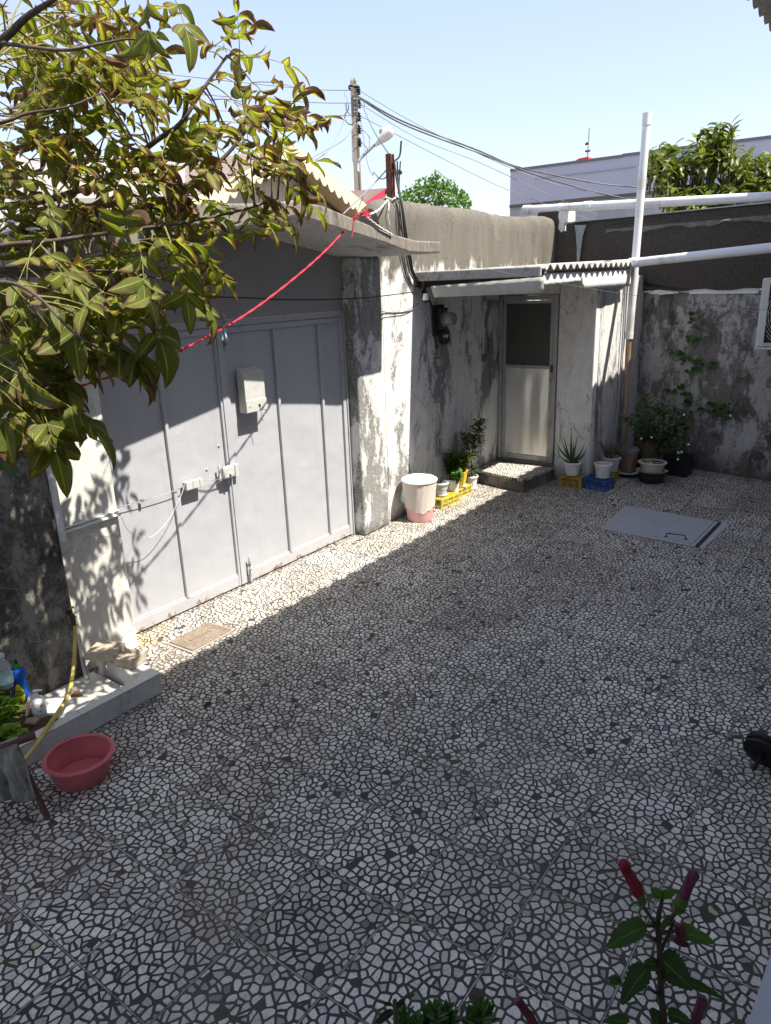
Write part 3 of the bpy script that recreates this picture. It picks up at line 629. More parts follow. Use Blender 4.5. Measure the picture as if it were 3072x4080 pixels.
# white tin under the eave: long sheet facing the yard, creased
def sheet(pts_top, pts_bot, amp, name, nseg=24, push=(0, -1, 0)):
    vs = []; P_ = Vector(push); 
    for i in range(nseg+1):
        t_ = i/nseg
        def along(L):
            f = t_*(len(L)-1); k = min(int(f), len(L)-2); return Vector(L[k]).lerp(Vector(L[k+1]), f-k)
        a_, b_ = along(pts_top), along(pts_bot)
        for j in range(4): vs.append(a_.lerp(b_, j/3)+P_*(amp*(math.sin(i*1.9+j)*0.5+rnd.uniform(-.4, .4))))
    fs = [(i*4+j, i*4+j+1, (i+1)*4+j+1, (i+1)*4+j) for i in range(nseg) for j in range(3)]
    m = MB(); m.add(vs, fs); o = m.build(name, m_tin if push[1] else m_metal, booth, smooth=12)
    sd = o.modifiers.new('thickness', 'SOLIDIFY'); sd.thickness = 0.002; return o
E0 = 5.792
sheet([AY(*c_m(430, 335), E0), AY(1175, 598, E0)], [AY(*c_m(485, 500), E0), AY(1175, 633, E0)], 0.0035, 'eave_sheet')
XF = C0.x-0.03
def sh2(pts_t, pts_b, nm): return sheet([AX(X, Y, XF) for X, Y in pts_t], [AX(X, Y, XF) for X, Y in pts_b], 0.006, nm, 20, (1, 0, 0))
sh2([c_r(375, 1192), c_r(590, 1185)], [c_r(365, 1268), c_r(590, 1242)], 'side_sheet')
sh2([c_r(585, 1188), c_r(870, 1168)], [c_r(600, 1285), c_r(870, 1265)], 'side_sheet')
m = MB(); m.box((WX+0.01, 5.84, 2.16), (WX+0.09, DY-0.01, 2.23)); m.box((-3.3, 5.84, 2.18), (-3.23, DY-0.01, 2.235)); m.box((C0.x-0.12, 5.84, 2.19), (C0.x-0.05, 8.2, 2.24))
m.build('roof_beam', mat('old_timber', (0.11, 0.085, 0.06), 0.9, 0.3, 20, stretch=0.2), booth)
m = MB(); m.box((WX+0.012, 5.84, 2.232), (C0.x-0.02, 5.90, 2.262)); m.build('roof_batten', MATS['old_timber'], booth)
m_moss = mat('black_moss', (0.035, 0.03, 0.022), 0.95, 0.5, 80, bmp=0.8)
for (a, b) in ((235, 220), (430, 190), (545, 180), (690, 150), (845, 130), (950, 125)):
    q = AX(*c_m(a, b), WX+0.0); m = MB(); m.box((WX-0.004, q.y-0.02, q.z-0.012), (WX+0.05, q.y+0.022, q.z+0.015), rz=rnd.uniform(-.3, .3)); m.build('mortar_lump', m_moss, booth, bevel=0.006)

# terrazzo step before the outhouse door
m_step = terrazzo('terrazzo_step', tiles=False); m_stepside = plaster('step_riser', (0.26, 0.245, 0.22), (0.13, 0.12, 0.11), (0.04, 0.038, 0.035), 0.4, 0.45, seed=13, sc=3)
st = thing('door_step', 'low terrazzo step in front of the outhouse door', 'step', (-3.5, 7.1, 0))
q0, q1, q2 = AZ(1130, 1065), AZ(1202, 1033), Vector((WX+0.003, 6.97, 0))
poly = [(q2.x, 6.965), (q0.x, q0.y), (-3.16, DY-0.075), (q2.x, DY-0.075)]
m = MB(); m.prism([(x, y, 0.001) for x, y in poly], (0, 0, 0.122)); m.build('riser', m_stepside, st, bevel=0.004)
m = MB(); poly2 = [(q2.x, 6.955), (q0.x+0.008, q0.y-0.012), (-3.15, DY-0.0745), (q2.x, DY-0.0745)]; m.prism([(x, y, 0.124) for x, y in poly2], (0, 0, 0.027)); m.build('tread', m_step, st, bevel=0.004)

# ================================================================== YARD FITTINGS IN THE FLOOR
m_hatch = mat('hatch_paint', (0.39, 0.405, 0.45), 0.45, 0.04, 6, dirt=(0.33, 0.34, 0.38), dirt_amt=0.2)
h = [AZ(*p) for p in ((1298, 1143), (1500, 1183), (1552, 1130), (1352, 1095))]
ht = thing('floor_hatch', 'flat bluish grey steel hatch set in the terrazzo floor', 'hatch', tuple(sum(h, Vector())/4))
m = MB(); hc = sum(h, Vector())/4
def inset(P, k): return [hc+(p-hc)*k for p in P]
m.prism([p+UP*0.0015 for p in inset(h, 1.0)], (0, 0, 0.012)); m.build('hatch_frame', mat('rim_paint', (0.43, 0.445, 0.48), 0.5, 0.1, 30), ht, bevel=0.003)
hh = [h[0].lerp(h[1], .04)*0.96+h[3]*.04, h[1]*.93+h[0]*.02+h[2]*.05, h[2]*.95+h[3]*.04+h[1]*.01, h[3]*.96+h[0]*.04]
m = MB(); m.prism([p+UP*0.0145 for p in inset(h, 0.94)], (0, 0, 0.008)); hl = m.build('hatch_lid', m_hatch, ht, bevel=0.003)
ha, hb = AZ(*c_4(1200, 1165), 0.022), AZ(*c_4(1390, 1190), 0.022)
m = MB(); m.tube([ha, ha+UP*0.03, ha*0.93+hb*0.07+UP*0.036, ha*0.1+hb*0.9+UP*0.036, hb+UP*0.004], 0.005, 8)
for q in (ha, hb): m.box((q.x-0.02, q.y-0.006, 0.0226), (q.x+0.015, q.y+0.006, 0.027))
m.build('handle', m_black, ht, smooth=50)
m_dk = mat('tar_joint', (0.035, 0.033, 0.03), 0.9, 0.3, 60)
m = MB(); a_, b_ = h[1].lerp(h[2], 0.03)*1.0, h[2]
dd = (h[1]-h[0]).normalized(); m.prism([a_+dd*0.004+UP*0.001, a_+dd*0.032+UP*0.001, b_+dd*0.028+UP*0.001, b_+dd*0.008+UP*0.001], (0, 0, 0.010)); m.build('hinge_gap', m_dk, ht)
m = MB(); pp = [a_+dd*0.033, a_-(h[2]-h[1]).normalized()*0.03+dd*0.07, b_+dd*0.095, b_+dd*0.03]; m.prism([p+UP*0.0008 for p in pp], (0, 0, 0.003)); m.build('paint_spill', MATS['rim_paint'], ht)
# drain cover
m_drain = mat('rusty_cast_cover', (0.23, 0.19, 0.15), 0.75, 0.25, 30, bmp=0.7, bdist=0.01, dirt=(0.17, 0.11, 0.075), dirt_amt=0.35)
m = MB(); dp = [AZ(*p) for p in ((358, 1392), (415, 1413), (508, 1362), (452, 1345))]; hc = sum(dp, Vector())/4
dc = thing('drain_cover', 'brown rusty cast cover with raised ovals by the gate', 'drain cover', tuple(hc))
m.prism([p+UP*0.001 for p in inset(dp, 1.0)], (0, 0, 0.006)); m.build('cover_rim', mat('dusty_rim', (0.30, 0.27, 0.235), 0.8, 0.2, 40), dc)
m = MB(); m.prism([p+UP*0.008 for p in inset(dp, 0.90)], (0, 0, 0.008)); m.build('cover_plate', m_drain, dc, bevel=0.003)
m = MB(); ea = (dp[2]-dp[1]).normalized(); eb = (dp[1]-dp[0]).normalized()
for (ra, rb) in ((0.15, 0.085), (0.125, 0.06)):
    m.tube([hc+UP*0.0165+ea*ra*math.copysign(abs(math.cos(t))**.6, math.cos(t))+eb*rb*math.copysign(abs(math.sin(t))**.8, math.sin(t)) for t in [k*math.pi/16 for k in range(33)]], 0.0035, 6, cap=False)
for k in range(7): m.box((hc.x-0.018, hc.y-0.09+k*0.026, 0.0165), (hc.x+0.018, hc.y-0.078+k*0.026, 0.0195), rz=rnd.uniform(-.5, .5))
m.build('raised_ornament', m_drain, dc, smooth=50)

# ================================================================== POTS AND CRATES
m_potw = mat('white_pot_plastic', (0.66, 0.67, 0.68), 0.45, 0.07, 20, dirt=(0.45, 0.44, 0.42), dirt_amt=0.2)
m_potg = mat('grey_white_pot_plastic', (0.50, 0.52, 0.53), 0.5, 0.12, 25, dirt=(0.36, 0.36, 0.35), dirt_amt=0.5)
m_soil = mat('potting_soil', (0.03, 0.022, 0.016), 0.98, 0.5, 120, bmp=0.9)
m_yel = mat('yellow_crate_plastic', (0.60, 0.48, 0.06), 0.5, 0.1, 20, dirt=(0.35, 0.27, 0.05), dirt_amt=0.25)
m_yel2 = mat('faded_yellow_crate_plastic', (0.42, 0.31, 0.04), 0.55, 0.15, 20, dirt=(0.2, 0.15, 0.05), dirt_amt=0.4)
m_blue = mat('blue_crate_plastic', (0.012, 0.085, 0.32), 0.45, 0.15, 20)
def crate(name, label, o, ex, L, W, H, mt, group=None, pat=0):
    """low ventilated crate turned upside down: corner posts, rims, slotted sides and top; each side its own part"""
    ex = Vector(ex).normalized(); ey = Vector((-ex.y, ex.x, 0)); t = thing(name, label, 'crate', tuple(o), group)
    def panel(org, e1, e2, A, B, nm, nrm):
        m = MB(); th = 0.004; bw = 0.010
        m.frame(org, e1, e2, nrm, (0, 0, 0), (A, bw, th)); m.frame(org, e1, e2, nrm, (0, B-bw, 0), (A, B, th)); m.frame(org, e1, e2, nrm, (0, B/2-0.003, 0.0003), (A, B/2+0.003, th-0.0003))
        for q in (0, A/3, 2*A/3, A-bw): m.frame(org, e1, e2, nrm, (q, bw, 0), (q+bw, B-bw, th+0.003))
        k = int(A/0.024)
        for i in range(1, k):
            x = i*A/k; sl = (0.016 if (int(i*3/k) % 2) else -0.016) if pat else 0
            v = [org+e1*(x-0.0035)+e2*bw, org+e1*(x+0.0035)+e2*bw, org+e1*(x+0.0035+sl)+e2*(B-bw), org+e1*(x-0.0035+sl)+e2*(B-bw)]
            m.prism([p+nrm*0.0006 for p in v], nrm*(th-0.0012))
        m.build(nm, mt, t)
    o = Vector(o)
    panel(o, ex, UP, L, H, 'side_panel', -ey); panel(o+ex*L, ey, UP, W, H, 'side_panel', ex)
    panel(o+ey*W, ex, UP, L, H, 'side_panel', ey); panel(o, ey, UP, W, H, 'side_panel', -ex)
    m = MB()
    for i in range(int(L/0.03)+1): m.frame(o, ex, ey, UP, (min(i*0.03, L-0.008), 0, H-0.005), (min(i*0.03, L-0.008)+0.008, W, H-0.001))
    for j in range(int(W/0.03)+1): m.frame(o, ex, ey, UP, (0, min(j*0.03, W-0.008), H-0.0045), (L, min(j*0.03, W-0.008)+0.008, H-0.0005))
    m.build('top_grid', mt, t)
    for a in (0, L):
        for b in (0, W): m = MB(); m.frame(o+ex*a+ey*b, ex, ey, UP, (-0.006, -0.006, 0), (0.006, 0.006, H+0.004)); m.build('corner_post', mt, t, bevel=0.001)
    return t
def pot(name, label, base, r0, r1, h, mt, flute=0, nf=0, rim=True, soil=0.85, group=None, saucer=None, scal=0, sx=1, rimh=0.02, n=48):
    base = Vector(base); t = thing(name, label, 'flower pot', tuple(base), group)
    zb = 0
    if saucer:
        m = MB(); sr, smt = saucer; m.lathe(base, [(sr*0.8, 0.0), (sr, 0.014), (sr*0.97, 0.014), (sr*0.78, 0.004)], 32, sx=sx); m.build('saucer', smt, t, smooth=50); zb = 0.006
    b = base+UP*zb; m = MB()
    k = 5; prof = [(r0+(r1-r0)*(i/k)**0.85, h*i/k) for i in range(k+1)]
    m.lathe(b, prof[:-1]+[(r1, h-rimh)]+[(r1*0.93, h-rimh), (r1*0.90, h*soil)], n, sx=sx, flute=flute, nf=nf); body = m.build('pot_body', mt, t, smooth=60)
    if rim:
        m = MB(); m.lathe(b, [(r1*0.96, h-rimh+0.001), (r1*1.09, h-rimh+0.003), (r1*1.10, h-0.004), (r1*1.05, h), (r1*0.95, h), (r1*0.92, h-0.01)], n, sx=sx, scal=scal, nf=nf, close=True); m.build('pot_rim', mt, t, smooth=60)
    m = MB(); mm = 10; vs = [b+Vector((0, 0, h*soil))]
    for j in range(1, 4):
        for i in range(24):
            a = 2*math.pi*i/24; vs.append(b+Vector((math.cos(a)*r1*0.93*sx*j/3, math.sin(a)*r1*0.93*j/3, h*soil+rnd.uniform(-.004, .006))))
    fs = [(0, 1+i, 1+(i+1) % 24) for i in range(24)]+[(1+j*24+i, 1+(j+1)*24+i, 1+(j+1)*24+(i+1) % 24, 1+j*24+(i+1) % 24) for j in range(2) for i in range(24)]
    m.add(vs, fs); m.build('soil', m_soil, t)
    return t, b+UP*(h*soil)
GRP_C = 'plastic crates under the flower pots'; GRP_P = 'flower pots standing along the walls'
Hc = 0.095
k1 = AZ(*c_3(580, 1190)); e1 = (AZ(*c_3(725, 1105))-k1)
cr1 = crate('plastic_crate', 'yellow crate beside the pink bin, under two grey white pots', k1+Vector((-0.0, 0, 0)), Vector((0.06, 1, 0)), 0.31, 0.165, Hc, m_yel, GRP_C)
k2 = AZ(*c_3(740, 1085)); crate('plastic_crate', 'yellow crate under the yellow pot, second from the pink bin', k2, Vector((0.03, 1, 0)), 0.31, 0.15, Hc, m_yel, GRP_C)
def pp_(cf, a, b, z): return AZ(*cf(a, b), z)
def sz(cf_scale, px, p): return px/cf_scale/K*m_px(p)
s3, s4 = 2.777, 2.38
b = pp_(c_3, 530, 1030, Hc+0.004); b = Vector((-3.775, b.y, Hc+0.004))
pot('flower_pot', 'empty grey white fluted pot on the crate nearest the pink bin', b, 0.050, 0.071, 0.135, m_potg, 0.05, 22, group=GRP_P, soil=0.5, saucer=(0.065, m_potw))
b = Vector((-3.82, 6.075, Hc+0.004)); t_, s_ = pot('flower_pot', 'grey white bowl pot with a sparse sprig of seedlings', b, 0.048, 0.069, 0.12, m_potg, 0, 0, group=GRP_P, saucer=(0.062, m_potw))
lf_small = leafmat('small_pale_leaves', (0.13, 0.19, 0.03), (0.32, 0.36, 0.08), trans=0.3)
def sprig_set(m, st, o, n, hgt, spread, ll, lw, per=8, lean=(0, 0, 0), shape=0, bend=0.4):
    for i in range(n):
        a = rnd.uniform(0, 6.28); top_ = Vector(o)+Vector((math.cos(a)*spread*rnd.uniform(.2, 1), math.sin(a)*spread*rnd.uniform(.2, 1), hgt*rnd.uniform(.6, 1)))+Vector(lean)*hgt
        base_ = Vector(o)+Vector((math.cos(a), math.sin(a), 0))*spread*0.15
        pts = spline([base_, base_.lerp(top_, .5)+Vector((rnd.uniform(-1, 1), rnd.uniform(-1, 1), 0.6))*spread*.15, top_], 5)
        if st is not None: st.tube(pts, [0.0022*(1-.6*k/len(pts))*(ll/0.05)**0.5+0.0006 for k in range(len(pts))], 5)
        for k in range(per):
            f = 0.25+0.75*(k+1)/per; idx = min(int(f*(len(pts)-1)), len(pts)-1); q = pts[idx]
            an = k*2.4+a; d = Vector((math.cos(an), math.sin(an), rnd.uniform(.1, .9)))
            m.leaf(q, d, d.cross(UP), ll*rnd.uniform(.6, 1.15), lw*rnd.uniform(.7, 1.1), bend=rnd.uniform(.1, 1)*bend*2, seg=3, shape=shape)
def plant(name, label, o, mt, par=None, cat='plant', group=None, **kw):
    t = thing(name, label, cat, tuple(o), group); m = MB(); s_ = MB(); sprig_set(m, s_, o, **kw)
    s_.build('stem', m_stem, t, smooth=60); m.build('foliage', mt, t, smooth=180); return t
m_stem = mat('green_brown_stem', (0.10, 0.10, 0.04), 0.7, 0.3, 60)
plant('seedling_plant', 'sparse pale seedlings in the bowl pot on the first yellow crate', s_, lf_small, n=6, hgt=0.07, spread=0.05, ll=0.018, lw=0.012, per=6)
b = Vector((-3.79, 6.27, 0.03)); t_, s_ = pot('flower_pot', 'white diamond patterned pot between the two yellow crates', b, 0.055, 0.076, 0.19, m_potw, 0.05, 30, group=GRP_P)
lf_jade = leafmat('dark_jade_leaves', (0.05, 0.10, 0.022), (0.09, 0.17, 0.04), trans=0.15, rough=0.35); lf_geran = leafmat('fresh_green_leaves', (0.14, 0.28, 0.07), (0.24, 0.42, 0.12), trans=0.3)
plant('jade_plant', 'dark round leaved bush in the diamond patterned pot', s_, lf_jade, n=34, hgt=0.31, spread=0.115, ll=0.046, lw=0.033, per=14, shape=3)
plant('geranium_plant', 'light green frilly plant at the foot of the dark bush', s_+Vector((0.07, -0.02, -0.01)), lf_geran, n=34, hgt=0.15, spread=0.095, ll=0.032, lw=0.030, per=12, shape=3)
# square tapering yellow pot
b = pp_(c_3, 800, 900, Hc+0.004); b = Vector((-3.785, 6.42, Hc+0.004))
t = thing('flower_pot', 'square tapering yellow pot on the second yellow crate', 'flower pot', tuple(b), GRP_P)
m = MB(); r_0, r_1, h_ = 0.048, 0.068, 0.175; rz_ = 0.25
ring = lambda r, z: [b+Matrix.Rotation(rz_, 3, 'Z') @ Vector((sx_*r, sy_*r, z)) for sx_, sy_ in ((-1, -1), (1, -1), (1, 1), (-1, 1))]
vs = ring(r_0, 0.012)+ring(r_1, h_-0.02)+ring(r_1*1.07, h_-0.018)+ring(r_1*1.07, h_)+ring(r_1*0.95, h_)+ring(r_1*0.9, h_-0.04)
m.add(vs, [(3, 2, 1, 0)]+[(4*i+j, 4*i+(j+1) % 4, 4*i+4+(j+1) % 4, 4*i+4+j) for i in range(5) for j in range(4)]+[(20, 21, 22, 23)]); m.build('pot_body', mat('yellow_pot_plastic', (0.70, 0.45, 0.02), 0.4, 0.05, 10), t, bevel=0.006)
m = MB(); m.lathe(b, [(0.06, 0), (0.075, 0.012), (0.07, 0.012), (0.055, 0.005)], 32); m.build('saucer', m_potw, t, smooth=50)
m = MB(); m.add(ring(r_1*.88, h_-0.037), [(0, 1, 2, 3)]); m.build('soil', m_soil, t)
lf_mix = leafmat('mixed_olive_leaves', (0.12, 0.17, 0.025), (0.28, 0.32, 0.07), trans=0.25)
plant('leafy_plant', 'bushy olive green plant filling the square yellow pot', b+UP*0.14, lf_mix, n=44, hgt=0.27, spread=0.145, ll=0.055, lw=0.026, per=14)
b = pp_(c_3, 928, 955, 0.0); b = Vector((-3.80, 6.70, 0.001)); t_, s_ = pot('flower_pot', 'white pot with scalloped rim on the floor beside the step', b, 0.045, 0.068, 0.145, m_potw, 0.03, 12, group=GRP_P, scal=0.012, saucer=(0.075, m_potw))
lf_dk = leafmat('glossy_dark_leaves', (0.04, 0.075, 0.012), (0.15, 0.19, 0.04), trans=0.22, rough=0.35)
t = thing('tall_shrub', 'tall slim shrub with dark glossy leaves in the scalloped pot', 'shrub', tuple(s_))
m = MB(); s2 = MB(); tipp = AX(*c_3(1010, 200), -3.78)
stem = spline([s_, AX(*c_3(915, 600), -3.79), AX(*c_3(955, 440), -3.79), tipp], 10); s2.tube(stem, [0.006*(1-.6*i/len(stem)) for i in range(len(stem))], 6)
for i in range(330):
    f = rnd.choice([rnd.uniform(.10, .42), rnd.uniform(.52, 1), rnd.uniform(.55, 1), rnd.uniform(.6, 1)]); q = stem[min(int(f*(len(stem)-1)), len(stem)-1)]; an = rnd.uniform(0, 6.28); off = Vector((math.cos(an), math.sin(an), 0))*rnd.uniform(0, .06)
    d = Vector((math.cos(an), math.sin(an), rnd.uniform(-.1, .9))); m.leaf(q+off+UP*rnd.uniform(-.02, .02), d, d.cross(UP), rnd.uniform(.05, .078), rnd.uniform(.02, .028), bend=.6, seg=3)
s3b = spline([stem[6], AX(*c_3(870, 470), -3.78), AX(*c_3(845, 385), -3.78)], 8); s2.tube(s3b, 0.003, 5)
for i in range(130):
    q = s3b[rnd.randrange(3, len(s3b))]; an = rnd.uniform(0, 6.28); d = Vector((math.cos(an), math.sin(an), rnd.uniform(-.1, .9))); m.leaf(q+d*rnd.uniform(0, .045), d, d.cross(UP), rnd.uniform(.05, .07), .024, bend=.6, seg=3)
s2.build('stem', m_stem, t, smooth=60); m.build('foliage', lf_dk, t, smooth=180)

# waste bin
bp = Vector((-3.705, 5.52, 0)); bn = thing('waste_bin', 'pink ribbed waste bin with white lid and a pale bag over its rim', 'bin', tuple(bp))
m_pink = mat('pale_pink_plastic', (0.75, 0.42, 0.42), 0.45, 0.05, 12); m_bag = mat('thin_pale_bag', (0.70, 0.62, 0.56), 0.4, 0.06, 30, bmp=0.5, bdist=0.01)
m = MB(); m.lathe(bp, [(0.118, 0.001), (0.124, 0.012), (0.158, 0.385), (0.148, 0.385), (0.115, 0.03)], 96, flute=0.012, nf=48); m.build('bin_body', m_pink, bn, smooth=60)
# the bag: a skin just outside the upper three quarters, ragged at the hem
m = MB(); n_ = 72; vs = []
for j, z in enumerate((0.388, 0.36, 0.30, 0.24, 0.18, 0.13)):
    for i in range(n_):
        a = 2*math.pi*i/n_; zz = z if j < 5 else 0.115+0.02*math.sin(a*3+1)+0.008*math.sin(a*11)
        rr = 0.1265+0.036*(zz/0.385)+0.004+(0.002*math.sin(a*17+j) if j else 0)+(0.002*math.sin(a*40+j*3)); vs.append(bp+Vector((rr*math.cos(a), rr*math.sin(a), zz)))
m.add(vs, [(j*n_+i, (j+1)*n_+i, (j+1)*n_+(i+1) % n_, j*n_+(i+1) % n_) for j in range(5) for i in range(n_)]); m.build('bin_bag', m_bag, bn, smooth=60)
m = MB(); a = math.radians(215); q = bp+Vector((math.cos(a)*0.15, math.sin(a)*0.15, 0))
m.add([q+Vector((-0.0, 0.0, .33)), q+Vector((-.02, -.012, .27)), q+Vector((-.03, -.02, .20)), q+Vector((0.005, -.008, .16)), q+Vector((.012, -.02, .22)), q+Vector((.012, -.012, .30))], [(0, 1, 2, 3, 4, 5)])
m.build('bag_corner', mat('green_tinted_bag', (0.42, 0.58, 0.45), 0.4, 0.1, 30), bn)
m = MB(); m.lathe(bp, [(0.150, 0.386), (0.172, 0.388), (0.176, 0.398), (0.172, 0.408), (0.150, 0.412), (0.145, 0.424), (0.06, 0.432), (0.0005, 0.433)], 64); m.build('bin_lid', mat('white_lid_plastic', (0.78, 0.78, 0.76), 0.35, 0.03, 8), bn, smooth=40)

# right-hand group
kb = AZ(*c_4(380, 710)); crate('plastic_crate', 'dull yellow crate under the aloe pot beside the step', AZ(*c_4(190, 685)), (AZ(*c_4(380, 710))-AZ(*c_4(190, 685))), 0.235, 0.16, 0.115, m_yel2, GRP_C)
crate('plastic_crate', 'blue crate carrying a white fluted pot, right of the aloe', AZ(*c_4(400, 700)), AZ(*c_4(620, 740))-AZ(*c_4(400, 700)), 0.275, 0.19, 0.115, m_blue, GRP_C, pat=1)
crate('plastic_crate', 'dull yellow crate half hidden behind the blue crate', Vector((-2.70, 7.62, 0)), Vector((1, 0.05, 0)), 0.17, 0.20, 0.115, m_yel2, GRP_C)
b = Vector((-2.895, 7.335, 0.12)); t_, s_ = pot('flower_pot', 'white fluted pot holding the aloe, on an orange saucer', b, 0.066, 0.092, 0.15, m_potw, 0.05, 18, group=GRP_P, saucer=(0.082, mat('orange_plastic', (0.55, 0.28, 0.04), 0.5)))
t = thing('aloe_plant', 'spiky dark green aloe with long pointed leaves', 'plant', tuple(s_)); m = MB()
lf_aloe = leafmat('aloe_skin', (0.045, 0.08, 0.025), (0.07, 0.12, 0.04), trans=0.03, rough=0.4)
def aloe_leaf(m, o, tip, w, sagm=0.0):
    o, tip = Vector(o), Vector(tip); mid_ = o.lerp(tip, .5)+UP*sagm+Vector((tip.x-o.x, tip.y-o.y, 0))*0.12
    pts = spline([o, mid_, tip], 8); k = len(pts); m.tube(pts, [w*max(0.03, (1-(i/(k-1))**1.3)) for i in range(k)], 7)
AY0 = 7.33
for (a, b2, w_) in ((300, 125, .016), (226, 175, .013), (362, 190, .013), (145, 250, .013), (435, 268, .013), (200, 210, .012), (455, 312, .011), (330, 290, .012), (408, 330, .011), (318, 260, .012), (452, 350, .009)):
    o = s_+Vector((rnd.uniform(-.03, .03), rnd.uniform(-.03, .03), 0)); aloe_leaf(m, o, AY(*c_4(a, b2), AY0+rnd.uniform(-.06, .06)), w_, 0.0)
pts = spline([s_+Vector((-.03, 0, 0)), AY(*c_4(190, 400), AY0), AY(*c_4(180, 350), AY0), AY(*c_4(208, 345), AY0)], 6); m.tube(pts, [.007-.0055*i/len(pts) for i in range(len(pts))], 6)
m.build('leaf_rosette', lf_aloe, t, smooth=70)
b = Vector((-2.575, 7.40, 0.12)); t_, s_ = pot('flower_pot', 'white fluted pot alone on the blue crate', b, 0.062, 0.090, 0.155, m_potw, 0.05, 18, group=GRP_P, soil=0.55, saucer=(0.08, m_potw))
b = Vector((-2.585, 7.70, 0.12)); t_, s_ = pot('flower_pot', 'grey white round pot behind the blue crate with a dry shrub', b, 0.058, 0.088, 0.16, m_potg, 0, 0, group=GRP_P, saucer=(0.07, m_potw))
lf_dry = leafmat('dusty_small_leaves', (0.06, 0.075, 0.03), (0.10, 0.11, 0.05), trans=0.1)
plant('dusty_shrub', 'small dusty brown green shrub in the round pot behind blue crate', s_+Vector((-0.02, -0.02, -.01)), lf_dry, n=34, hgt=0.21, spread=0.17, ll=0.022, lw=0.014, per=13)
# cloth/soil sack
m_sack = mat('brown_plastic_sack', (0.22, 0.145, 0.09), 0.5, 0.15, 12, bmp=0.6, bdist=0.02); m_sackin = mat('grey_sack_lining', (0.19, 0.18, 0.165), 0.5, 0.2, 14, bmp=0.6)
sc_ = Vector((-2.50, 8.02, 0.06)); t = thing('soil_sack', 'open brown plastic sack with grey folded top, standing behind the pots', 'sack', tuple(sc_))
def saggy(c, prof, n, amp, name, mt, par, sx=1, sy=1):
    m = MB(); vs = []
    for j, (r, h) in enumerate(prof):
        for i in range(n):
            a = 2*math.pi*i/n; sq = (abs(math.cos(a))**4+abs(math.sin(a))**4)**(-.25); rr = r*(0.35+0.65*sq)*(1+amp*math.sin(a*5+j*.8)+amp*.6*math.sin(a*11-j)); vs.append(c+Vector((rr*math.cos(a)*sx, rr*math.sin(a)*sy, h+(amp*.35*math.sin(a*3+j) if j > 2 else 0)*0.3)))
    m.add(vs, [(j*n+i, j*n+(i+1) % n, (j+1)*n+(i+1) % n, (j+1)*n+i) for j in range(len(prof)-1) for i in range(n)]+[tuple(range(n-1, -1, -1))]); return m.build(name, mt, par, smooth=70)
saggy(sc_, [(0.075, 0), (0.088, .03), (.082, .10), (.092, .17), (.088, .205)], 40, 0.045, 'sack_body', m_sack, t)
saggy(sc_+UP*0.195, [(.090, 0), (.10, .03), (.105, .075), (.095, .078), (.085, .02)], 40, 0.05, 'sack_collar', m_sackin, t)
m = MB(); m.lathe(sc_, [(.12, -.012), (.135, -.002), (.13, -.001), (.1, -.006)], 32); m.build('saucer', m_potw, t, smooth=50)
m = MB(); m.box((sc_.x-.09, sc_.y-.06, 0.0), (sc_.x+.09, sc_.y+.1, .047)); tag(m.build('plant_stand', m_black, bevel=0.004), 'low black block under the brown sack', 'stand')
# oval white pot on a black stand
ob_ = Vector((-2.20, 7.90, 0.125)); m = MB()
t = thing('plant_stand', 'black upturned tub under the wide cream bowl pot', 'stand', (ob_.x, ob_.y, 0)); m.lathe((ob_.x, ob_.y, 0), [(.085, 0.001), (.10, .02), (.115, .10), (.118, .122), (.06, .122)], 40, sx=1.25); m.build('tub', m_black, t, smooth=50)
m_cream = mat('cream_pot_plastic', (0.46, 0.45, 0.38), 0.5, 0.08, 18, dirt=(0.30, 0.29, 0.25), dirt_amt=0.3)
pot('flower_pot', 'wide cream bowl pot of bare soil on the black tub', ob_+UP*0.0, 0.095, 0.125, 0.105, m_cream, 0.015, 60, group=GRP_P, sx=1.12, soil=0.88, saucer=(0.152, m_cream))
m = MB(); m.prism([(-2.20, 8.30, .001), (-1.92, 8.245, .001), (-1.90, 8.44, .001), (-2.18, 8.52, .001)], (0, 0, .24)); tag(m.build('plant_box', m_black, bevel=0.008), 'black plastic planter box against the back wall under the jasmine', 'planter')
# large brown pot with jasmine
jb = Vector((-2.36, 8.28, 0.12)); m_brn = mat('brown_clay_pot', (0.10, 0.075, 0.05), 0.7, 0.2, 20, bmp=0.5)
t_, s_ = pot('flower_pot', 'large dark brown pot in the corner holding the jasmine bush', jb, 0.11, 0.15, 0.27, m_brn, 0.01, 20, group=GRP_P)
m = MB(); m.lathe((jb.x, jb.y, 0), [(.12, .001), (.13, .02), (.13, .115), (.09, .118)], 32); tag(m.build('plant_stand', m_black, smooth=40), 'black round stand under the large brown pot', 'stand')
jas = thing('jasmine_bush', 'dark green jasmine bush with white flowers climbing the back wall', 'bush', tuple(s_))
lf_jas = leafmat('jasmine_leaves', (0.045, 0.095, 0.022), (0.085, 0.15, 0.035), trans=0.22); m = MB(); s2 = MB()
def blob(cf, cx, cy, rx, ry, n, y, dy, ll=0.055):
    for i in range(n):
        a = rnd.uniform(0, 6.28); q = math.sqrt(rnd.random())
        p = AY(*cf(cx+rx*q*math.cos(a), cy+ry*q*math.sin(a)), y+rnd.uniform(-dy, dy))
        an = rnd.uniform(0, 6.28); d = Vector((math.cos(an), -abs(math.sin(an))*.8, rnd.uniform(-.7, .6)))
        m.leaf(p, d, d.cross(UP)+Vector((0, 0, rnd.uniform(-.4, .4))), ll*rnd.uniform(.6, 1.2), ll*.62*rnd.uniform(.7, 1.1), bend=rnd.uniform(0, .9), seg=3, shape=2)
